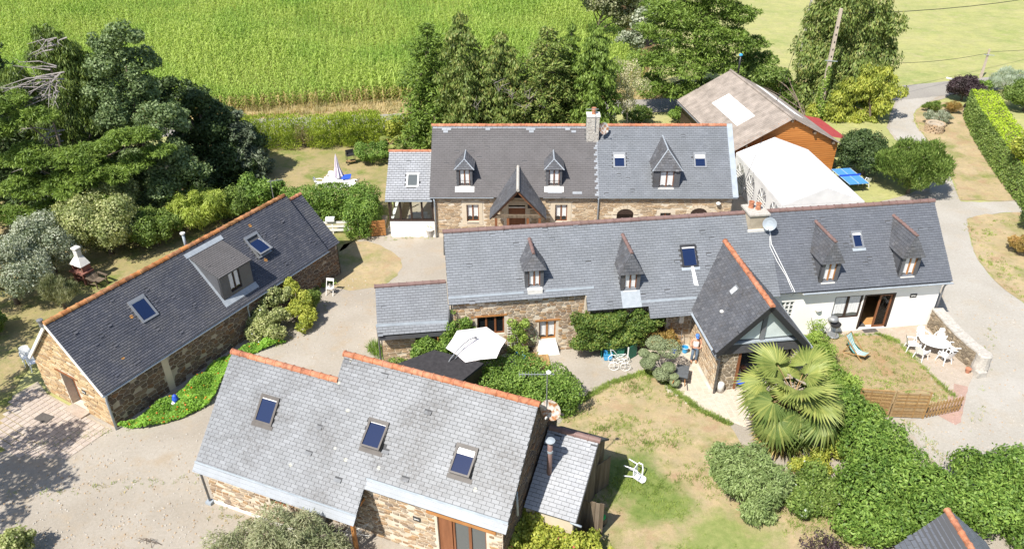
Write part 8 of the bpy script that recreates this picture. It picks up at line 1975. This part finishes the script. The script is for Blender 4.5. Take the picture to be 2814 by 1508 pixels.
part('frame', DR, K['white_paint'], lambda m: [m.bar(a, b_, .018) for a, b_ in (((-.5, -.4, .05), (.5, .4, .75)), ((-.5, .4, .05), (.5, -.4, .75)), ((-.5, -.4, .05), (-.5, .4, .05)), ((.5, .4, .75), (.5, -.4, .75)), ((-.5, -.4, .6), (.5, .3, .1)), ((-.4, .45, .7), (.5, .5, .1)))]); part('wire', DR, K['white_paint'], lambda m: [m.bar((-.5+.1*i, -.38, .05+.07*i), (-.5+.1*i, .38, .05+.07*i), .008) for i in range(11)])
GB = thing('garden_bag', 'black and bright green garden bag beside the shed door', 'bag', at(1512, 1318), rad(20)); part('bag', GB, K['metal_dark'], lambda m: m.lathe([(.2, 0), (.26, .2), (.22, .4), (.12, .5), (0, .46)], (0, 0, 0), 10, 0, 1, .8)); part('lining', GB, K['green_bright'], lambda m: m.lathe([(.14, .44), (.17, .52), (.1, .54), (0, .5)], (-.02, -.05, 0), 9))
BP = tag(MB().box((0, 0, .35), (.3, .03, .7), (rad(-8), 0, rad(-25))).build('board_offcut', K['wood_pale']), 'pale board leaning between shed door and garden bag', 'board'); BP.location = at(1490, 1330)
OR = thing('garden_ornament', 'small blue and white garden ornament among the nasturtiums', 'ornament', at(445, 1016)); part('figure', OR, K['blue_deep'], lambda m: m.lathe([(.12, .2), (.16, .35), (.1, .55), (.02, .62)], (0, 0, 0), 10)); part('base', OR, K['white_paint'], lambda m: m.lathe([(.1, 0), (.12, .2)], (-.1, -.1, 0), 8))
SO = thing('sofa', 'beige sofa inside the glazed veranda', 'sofa', Vector((14.54-20.9, 44.4+1.9, .1)), rad(0)); part('seat', SO, K['canvas_cream'], lambda m: m.bx(-.5, .6, -.4, .2, 0, .42)); part('backrest', SO, K['canvas_cream'], lambda m: m.bx(-.5, .6, .2, .4, 0, .8)); part('armrest', SO, K['canvas_cream'], lambda m: m.bx(-.68, -.5, -.4, .4, 0, .6)); part('armrest', SO, K['canvas_cream'], lambda m: m.bx(.6, .78, -.4, .4, 0, .6))

# ------------------------------------------------------------------ aerials, dishes, poles, wires
def dish(parent_name, label, p, az, r_, mat, arm=True):
    t = thing('satellite_dish', label, 'satellite dish', p, az)
    def bowl(m):
        n = 18; vs = [(0, .0, 0)]; q = rad(20)
        for rr_, d in ((r_*.5, .02), (r_, .09)):
            for k in range(n): a = 2*math.pi*k/n; vs.append((rr_*math.cos(a), -d, rr_*math.sin(a)))
        fs = [(0, 1+(k+1) % n, 1+k) for k in range(n)] + [(1+k, 1+(k+1) % n, 1+n+(k+1) % n, 1+n+k) for k in range(n)]
        vs = [(x, y*math.cos(q)-z*math.sin(q)*-1*.0+z*math.sin(q)*.9, z*math.cos(q)) for x, y, z in vs]
        m.add(vs, fs)
    part('reflector', t, mat, bowl); part('arm', t, K['metal_dark'], lambda m: m.tube([(0, .03, -r_*.8), (0, -.3, -r_*.75), (0, -.42, -r_*.3)], .015, 5)); part('receiver', t, K['lime'], lambda m: m.box((0, -.44, -r_*.25), (.06, .1, .06))); part('bracket', t, K['metal_grey'], lambda m: m.tube([(0, .02, 0), (0, .22, -.1), (0, .22, -.5)], .025, 6))
def dl(o, rz, x, y, z): return Vector(o) + Matrix.Rotation(rz, 3, 'Z') @ Vector((x, y, z))
dish('', 'rusty satellite dish on the right gable of the front house', dl(D.location, rad(-21.8), 13.45, 4.9, 5.55), rad(-30), .42, K['rust']); dish('', 'grey satellite dish on the long house chimney', dl(C.location, rad(6.9), -9.72, 2.25, 6.0), rad(-25), .36, K['zinc']); dish('', 'rusty satellite dish beside the farmhouse chimney', dl(B.location, rad(-.8), -8.55, 3.1, 6.5), rad(35), .4, K['rust'])
def aerial(label, p, rz, h, L_, n):
    t = thing('tv_aerial', label, 'aerial', p, rz)
    part('mast', t, K['metal_grey'], lambda m: m.tube([(0, 0, 0), (0, 0, h)], .02, 6)); part('boom', t, K['metal_grey'], lambda m: m.tube([(-L_*.8, 0, h-.05), (L_*.2, 0, h-.05)], .014, 5)); part('element', t, K['metal_grey'], lambda m: [m.tube([(-L_*.78+L_*.95*i/n, -.16+.006*i, h-.04), (-L_*.78+L_*.95*i/n, .16-.006*i, h-.04)], .007, 4) for i in range(n+1)])
    return t
ar = aerial('television aerial on a mast above the rusty dish of the front house', dl(D.location, rad(-21.8), 13.25, 4.9, 5.2), rad(0), 2.0, 1.3, 11); part('amplifier', ar, K['white_plastic'], lambda m: m.lathe([(.08, 0), (.1, .05), (.03, .12)], (.05, 0, 2.0), 10))
aerial('television aerial on the ridge of the dark cottage', dl(A.location, rad(59.6), 14.1, 2.85, 5.1), rad(200), 1.3, .9, 8); aerial('thin television aerial on the farmhouse chimney', dl(B.location, rad(-.8), -9.1, 2.93, 6.3), rad(0), 1.6, .8, 7)
def pole(label, x, y, ybase, ytop, Y, r_, mat, holes=0, cross=0):
    p = ray_at(x, y, Y); p.z = 0; h = height_at(p, ytop); t = thing('utility_pole', label, 'pole', p)
    part('shaft', t, K[mat], lambda m: m.add([(-r_, -r_*.7, -.2), (r_, -r_*.7, -.2), (r_, r_*.7, -.2), (-r_, r_*.7, -.2), (-r_*.6, -r_*.45, h), (r_*.6, -r_*.45, h), (r_*.6, r_*.45, h), (-r_*.6, r_*.45, h)], [(0,1,5,4),(1,2,6,5),(2,3,7,6),(3,0,4,7),(4,5,6,7)]))
    if holes:
        for i in range(holes): part('slot', t, K['metal_dark'], lambda m: m.bx(-.05, .05, -r_*.62, -r_*.4, h-1.6-.62*i, h-1.45-.62*i))
    if cross: part('crossarm', t, K['zinc'], lambda m: m.bar((-.5, -.15, h-cross), (.6, -.15, h-cross-.1), .05))
    return p, h
pA, hA = pole('tall concrete utility pole with ivy, in front of the wide cypress', 2108, 60, 300, 22, 66.0, .2, 'pole_concrete', 5, 4.3)
pB, hB = pole('grey wooden utility pole behind the wide cypress', 2034, 40, 100, -25, 82.0, .14, 'granite')
pC, hC = pole('pale street-side pole beyond the drive bend', 2478, 160, 215, 124, 78.0, .13, 'pole_concrete', 0, .5)
iv = thing('ivy', 'pale green ivy wrapped round the foot of the concrete pole', 'climber', pA); leaves('foliage', iv, [(random.uniform(-.15, .15), random.uniform(-.2, .1), .4+.38*i, .42-.02*i, .4-.02*i, .4) for i in range(13)], (.18, .13), G_['bamboo'], 1.3, cap=5000); part('stem', iv, K['bark'], lambda m: m.tube([(.15, -.2, 0), (.18, -.2, 2.5), (.1, -.18, 4.8)], [.05, .04, .02], 6))
def wire(label, a, b_, sag, r_=.02):
    a, b_ = Vector(a), Vector(b_); o = MB().tube([a.lerp(b_, i/12)-Vector((0, 0, sag*4*(i/12)*(1-i/12))) for i in range(13)], r_, 4).build('cable', K['cable']); tag(o, label, 'cable')
wire('black cable hanging across the meadow at the top right', (pA.x, pA.y, hA-.4), (75, 92, 8.2), 1.2, .03); wire('thin cable between the concrete pole and the pole by the drive', (pA.x+.3, pA.y, hA-4.3), (pC.x, pC.y, hC-.4), .6); wire('thin cable from the concrete pole down over the barn to the marquee corner', (pB.x, pB.y, hB-.3), dl(B.location, rad(-.8), .2, .2, 3.4), 1.5, .018); wire('thin cable leaving the drive-side pole to the right', (pC.x, pC.y, hC-.3), (90, 84, 4.6), .5, .018)
EI = thing('eave_insulator', 'black cable insulator on the right corner of the farmhouse eave', 'insulator', dl(B.location, rad(-.8), .35, .3, 2.9)); part('bracket', EI, K['metal_dark'], lambda m: m.tube([(-.3, 0, 0), (0, 0, .1), (.1, 0, .5)], .025, 5)); part('insulator', EI, K['metal_dark'], lambda m: m.lathe([(.06, 0), (.09, .04), (.05, .1), (.09, .14), (.04, .2)], (.1, 0, .5), 8))
BR_ = thing('road_barrier', 'white barrier arm sticking out beside the purple shrub', 'barrier', at(2398, 222)); part('arm', BR_, K['white_paint'], lambda m: m.bar((-.9, .2, 1.0), (.5, -.3, .8), .12)); part('post', BR_, K['white_paint'], lambda m: m.bx(.4, .52, -.35, -.23, 0, .9))

# ------------------------------------------------------------------ palm, small palm, cloud-pruned tree
def fan(seed, r_, n, span, droop, mat):
    rr_ = random.Random(seed); vs, fs, rn = [], [], []; tone = rr_.random()
    for i in range(n):
        a = -span/2 + span*i/(n-1) + rr_.uniform(-.02, .02); L_ = r_*(.78+.22*math.cos(a))*rr_.uniform(.92, 1.05)
        d = Vector((math.sin(a), math.cos(a), 0)); s = Vector((d.y, -d.x, 0)); k = len(vs); w = .052*r_
        z0, z1, z2 = .0, -.05*droop*L_, -droop*L_*rr_.uniform(.35, .6)
        vs.extend([tuple(d*.08*r_-s*.01), tuple(d*.08*r_+s*.01), tuple(d*L_*.55+s*w+Vector((0, 0, z1-.02))), tuple(d*L_*.55+Vector((0, 0, z1+.035))), tuple(d*L_*.55-s*w+Vector((0, 0, z1-.02))), tuple(d*L_+Vector((0, 0, z2)))])
        fs.extend([(k, k+3, k+4), (k, k+1, k+3), (k+1, k+2, k+3), (k+2, k+5, k+3), (k+4, k+3, k+5)]); rn += [min(1, max(0, tone+rr_.uniform(-.25, .25)))]*5
    me = bpy.data.meshes.new('frond'); me.from_pydata(vs, [], fs); a = me.attributes.new('rnd', 'FLOAT', 'FACE'); a.data.foreach_set('value', rn); me.materials.append(G_[mat]); return me
def fan_palm(name, label, p, h, nf, R0, seed):
    rr_ = random.Random(seed); t = thing(name, label, 'palm', p)
    part('trunk', t, K['bark'], lambda m: m.tube([(0, 0, -.05), (.03, .02, h*.5), (0, 0, h)], [.2, .19, .15], 10))
    fans = [fan(seed+i, R0, 28, rad(215), q, m_) for i, (q, m_) in enumerate(((.3, 'palm'), (.8, 'palm'), (1.1, 'palm'), (1.4, 'palm'), (1.5, 'palm_dry')))]
    pet = MB()
    for i in range(nf):
        f = i/(nf-1); az = i*2.39996+rr_.uniform(-.2, .2); el = rad(66 - 150*f**.8 + rr_.uniform(-12, 12)); L_ = R0*rr_.uniform(.7, 1.3)
        o0 = Vector((0, 0, h-.05-f*h*.32)); d = Vector((math.cos(az)*math.cos(el), math.sin(az)*math.cos(el), math.sin(el)))
        e = o0 + d*L_; e.z = max(e.z, .35)
        pet.tube([o0, o0.lerp(e, .55)+Vector((0, 0, .06)), e], [.022, .016, .012], 5)
        k = min(4, int(f*4.99))
        o = link('frond', fans[k if (f < .9 and not (f > .6 and rr_.random() < .22)) else 4], t)
        dip = el - rad(25+48*f); dd = Vector((math.cos(az)*math.cos(dip), math.sin(az)*math.cos(dip), math.sin(dip))); z = Vector((0, 0, 1)); x = dd.cross(z).normalized(); n = x.cross(dd).normalized()
        m = Matrix((x, dd, n)).transposed().to_4x4() @ Matrix.Rotation(rr_.uniform(-.3, .3), 4, 'Y'); m = m @ Matrix.Scale(rr_.uniform(.8, 1.2), 4); m.translation = e; o.matrix_basis = m
    pet.build('petioles', G_['palm'] if False else K['wood_pale'], t)['kind'] = 'stuff'
p = at(1970, 1128); fan_palm('fan_palm', 'big fan palm with drooping yellow-green fronds in front of the glazed porch', (p.x, p.y+.3, 0), 2.9, 58, 1.22, 301)
p = at(985, 392); fan_palm('dwarf_fan_palm', 'small fan palm between round shrub and farmhouse hedge', (p.x, p.y, 0), 1.0, 16, .6, 341)
TP = thing('cloud_pruned_tree', 'cloud-pruned tree of grey-green foliage balls on the paved path corner', 'tree', at(1668, 955))
tp0 = TP.location
pads = [(1650, 864, 25, 1.75), (1684, 878, 31, 1.7), (1620, 888, 14, 1.2), (1646, 896, 14, 1.15), (1629, 913, 19, .95), (1682, 924, 17, .95), (1664, 941, 21, .65), (1695, 947, 12, .6), (1698, 962, 13, .35)]
cs = []
for x, y, r_, z in pads:
    q = at(x, y, z) - tp0; R_ = r_*depth(at(x, y, z))/FPX; cs.append(q)
    leaves('foliage_pad', TP, [(q.x, q.y, q.z, R_, R_*.95, R_*.62)] + [(q.x+R_*.45*math.cos(k), q.y+R_*.45*math.sin(k), q.z+R_*.08, R_*.58, R_*.58, R_*.5) for k in range(6)], (.06, .04), G_['topiary'], 1.6, 'leaf', .12, cap=2600, wild=.12)
trunk(TP, (0, 0, 0), (.05, .2, 1.5), .07, [((0, 0, .25+.1*i), c, .04) for i, c in enumerate(cs)], 'bark_pale')

# ------------------------------------------------------------------ the man by the porch
HM = thing('person', 'man in white vest, blue cap and jeans standing by the porch wall', 'person', Vector((9.42, 31.35, .03)), rad(-8))
def skin_obj(name, verts, edges, radii, mat, parent, sub=2, root=0):
    me = bpy.data.meshes.new(name); me.from_pydata(verts, edges, []); me.materials.append(mat)
    o = link(name, me, parent)
    md = o.modifiers.new('skin', 'SKIN'); md.use_smooth_shade = True
    if not me.skin_vertices: me.skin_vertices.new() if hasattr(me.skin_vertices, 'new') else None
    lay = me.skin_vertices[0].data
    for i, r_ in enumerate(radii):
        lay[i].radius = r_ if isinstance(r_, tuple) else (r_, r_); lay[i].use_root = (i == root)
    s = o.modifiers.new('sub', 'SUBSURF'); s.levels = sub; s.render_levels = sub
    return o
V = [(0,0,.95), (0,0,1.12), (0,-.01,1.3), (0,0,1.42), (0,-.01,1.5), (0,-.03,1.58), (0,-.04,1.66),
     (.19,0,1.4), (.27,-.04,1.14), (.2,-.22,1.05), (.16,-.3,1.08), (-.19,0,1.4), (-.28,-.02,1.16), (-.26,-.2,1.08), (-.24,-.3,1.18),
     (.1,0,.88), (.1,-.05,.5), (.1,.02,.08), (.11,-.13,.04), (-.1,0,.88), (-.13,-.1,.5), (-.13,-.02,.09), (-.15,-.18,.05)]
Ed = [(0,1),(1,2),(2,3),(3,4),(4,5),(5,6),(3,7),(7,8),(8,9),(9,10),(3,11),(11,12),(12,13),(13,14),(0,15),(15,16),(16,17),(17,18),(0,19),(19,20),(20,21),(21,22)]
Rd = [(.15,.11),(.14,.1),(.16,.11),(.1,.08),(.055,.055),(.085,.1),(.08,.095),.065,.048,.036,.036,.065,.048,.036,.036,.09,.062,.042,.04,.09,.062,.042,.04]
bd_ = skin_obj('body', V, Ed, Rd, K['skin'], HM)
skin_obj('vest', [(0,0,.93), (0,0,1.12), (0,-.01,1.3), (0,0,1.39)], [(0,1),(1,2),(2,3)], [(.168,.128),(.16,.122),(.178,.13),(.13,.1)], K['white_plastic'], HM)
skin_obj('jeans', [(0,0,.98), (0,0,.9), (.1,0,.86), (.1,-.05,.5), (.1,.02,.1), (-.1,0,.86), (-.13,-.1,.5), (-.13,-.02,.11)], [(0,1),(1,2),(2,3),(3,4),(1,5),(5,6),(6,7)], [(.17,.13),(.16,.13),.105,.08,.075,.105,.08,.075], K['denim'], HM)
for x, y in ((.11, -.06), (-.14, -.1)): part('boot', HM, K['boot'], lambda m: m.lathe([(.05, 0), (.055, .03), (.05, .08), (.0, .1)], (x, y, 0), 10, 0, 1.0, 2.3), smooth=True)
part('cap', HM, K['cap_blue'], lambda m: (m.lathe([(.105, 1.64), (.112, 1.68), (.095, 1.74), (.05, 1.775), (0, 1.785)], (0, -.03, 0), 14), m.slab([(-.08, -.12, 1.65), (.08, -.12, 1.65), (.06, -.23, 1.625), (-.06, -.23, 1.625)][::-1], .012)), smooth=True)
part('face', HM, K['skin'], lambda m: (m.box((0, -.135, 1.585), (.025, .04, .045)),)); part('eyes', HM, K['metal_dark'], lambda m: [m.box((s*.035, -.128, 1.61), (.02, .01, .01)) for s in (-1, 1)]); part('mouth', HM, K['brick_red'], lambda m: m.box((0, -.125, 1.535), (.045, .01, .008)))
def hand(m, p, dirx):
    p = Vector(p)
    m.box(p, (.075, .05, .08), (rad(20), 0, 0))
    for i in range(4): m.tube([p+Vector((-.03+.02*i, -.01, .03)), p+Vector((-.03+.02*i, -.04, .075-.006*abs(i-1.5))), p+Vector((-.03+.02*i, -.065, .06))], [.011, .01, .008], 6)
    m.tube([p+Vector((dirx*.035, -.01, -.01)), p+Vector((dirx*.06, -.035, .02)), p+Vector((dirx*.045, -.06, .035))], [.013, .011, .009], 6)
part('hand', HM, K['skin'], lambda m: hand(m, (.155, -.32, 1.1), -1)); part('hand', HM, K['skin'], lambda m: hand(m, (-.24, -.32, 1.2), 1))
print('leaves', NLEAF[0])
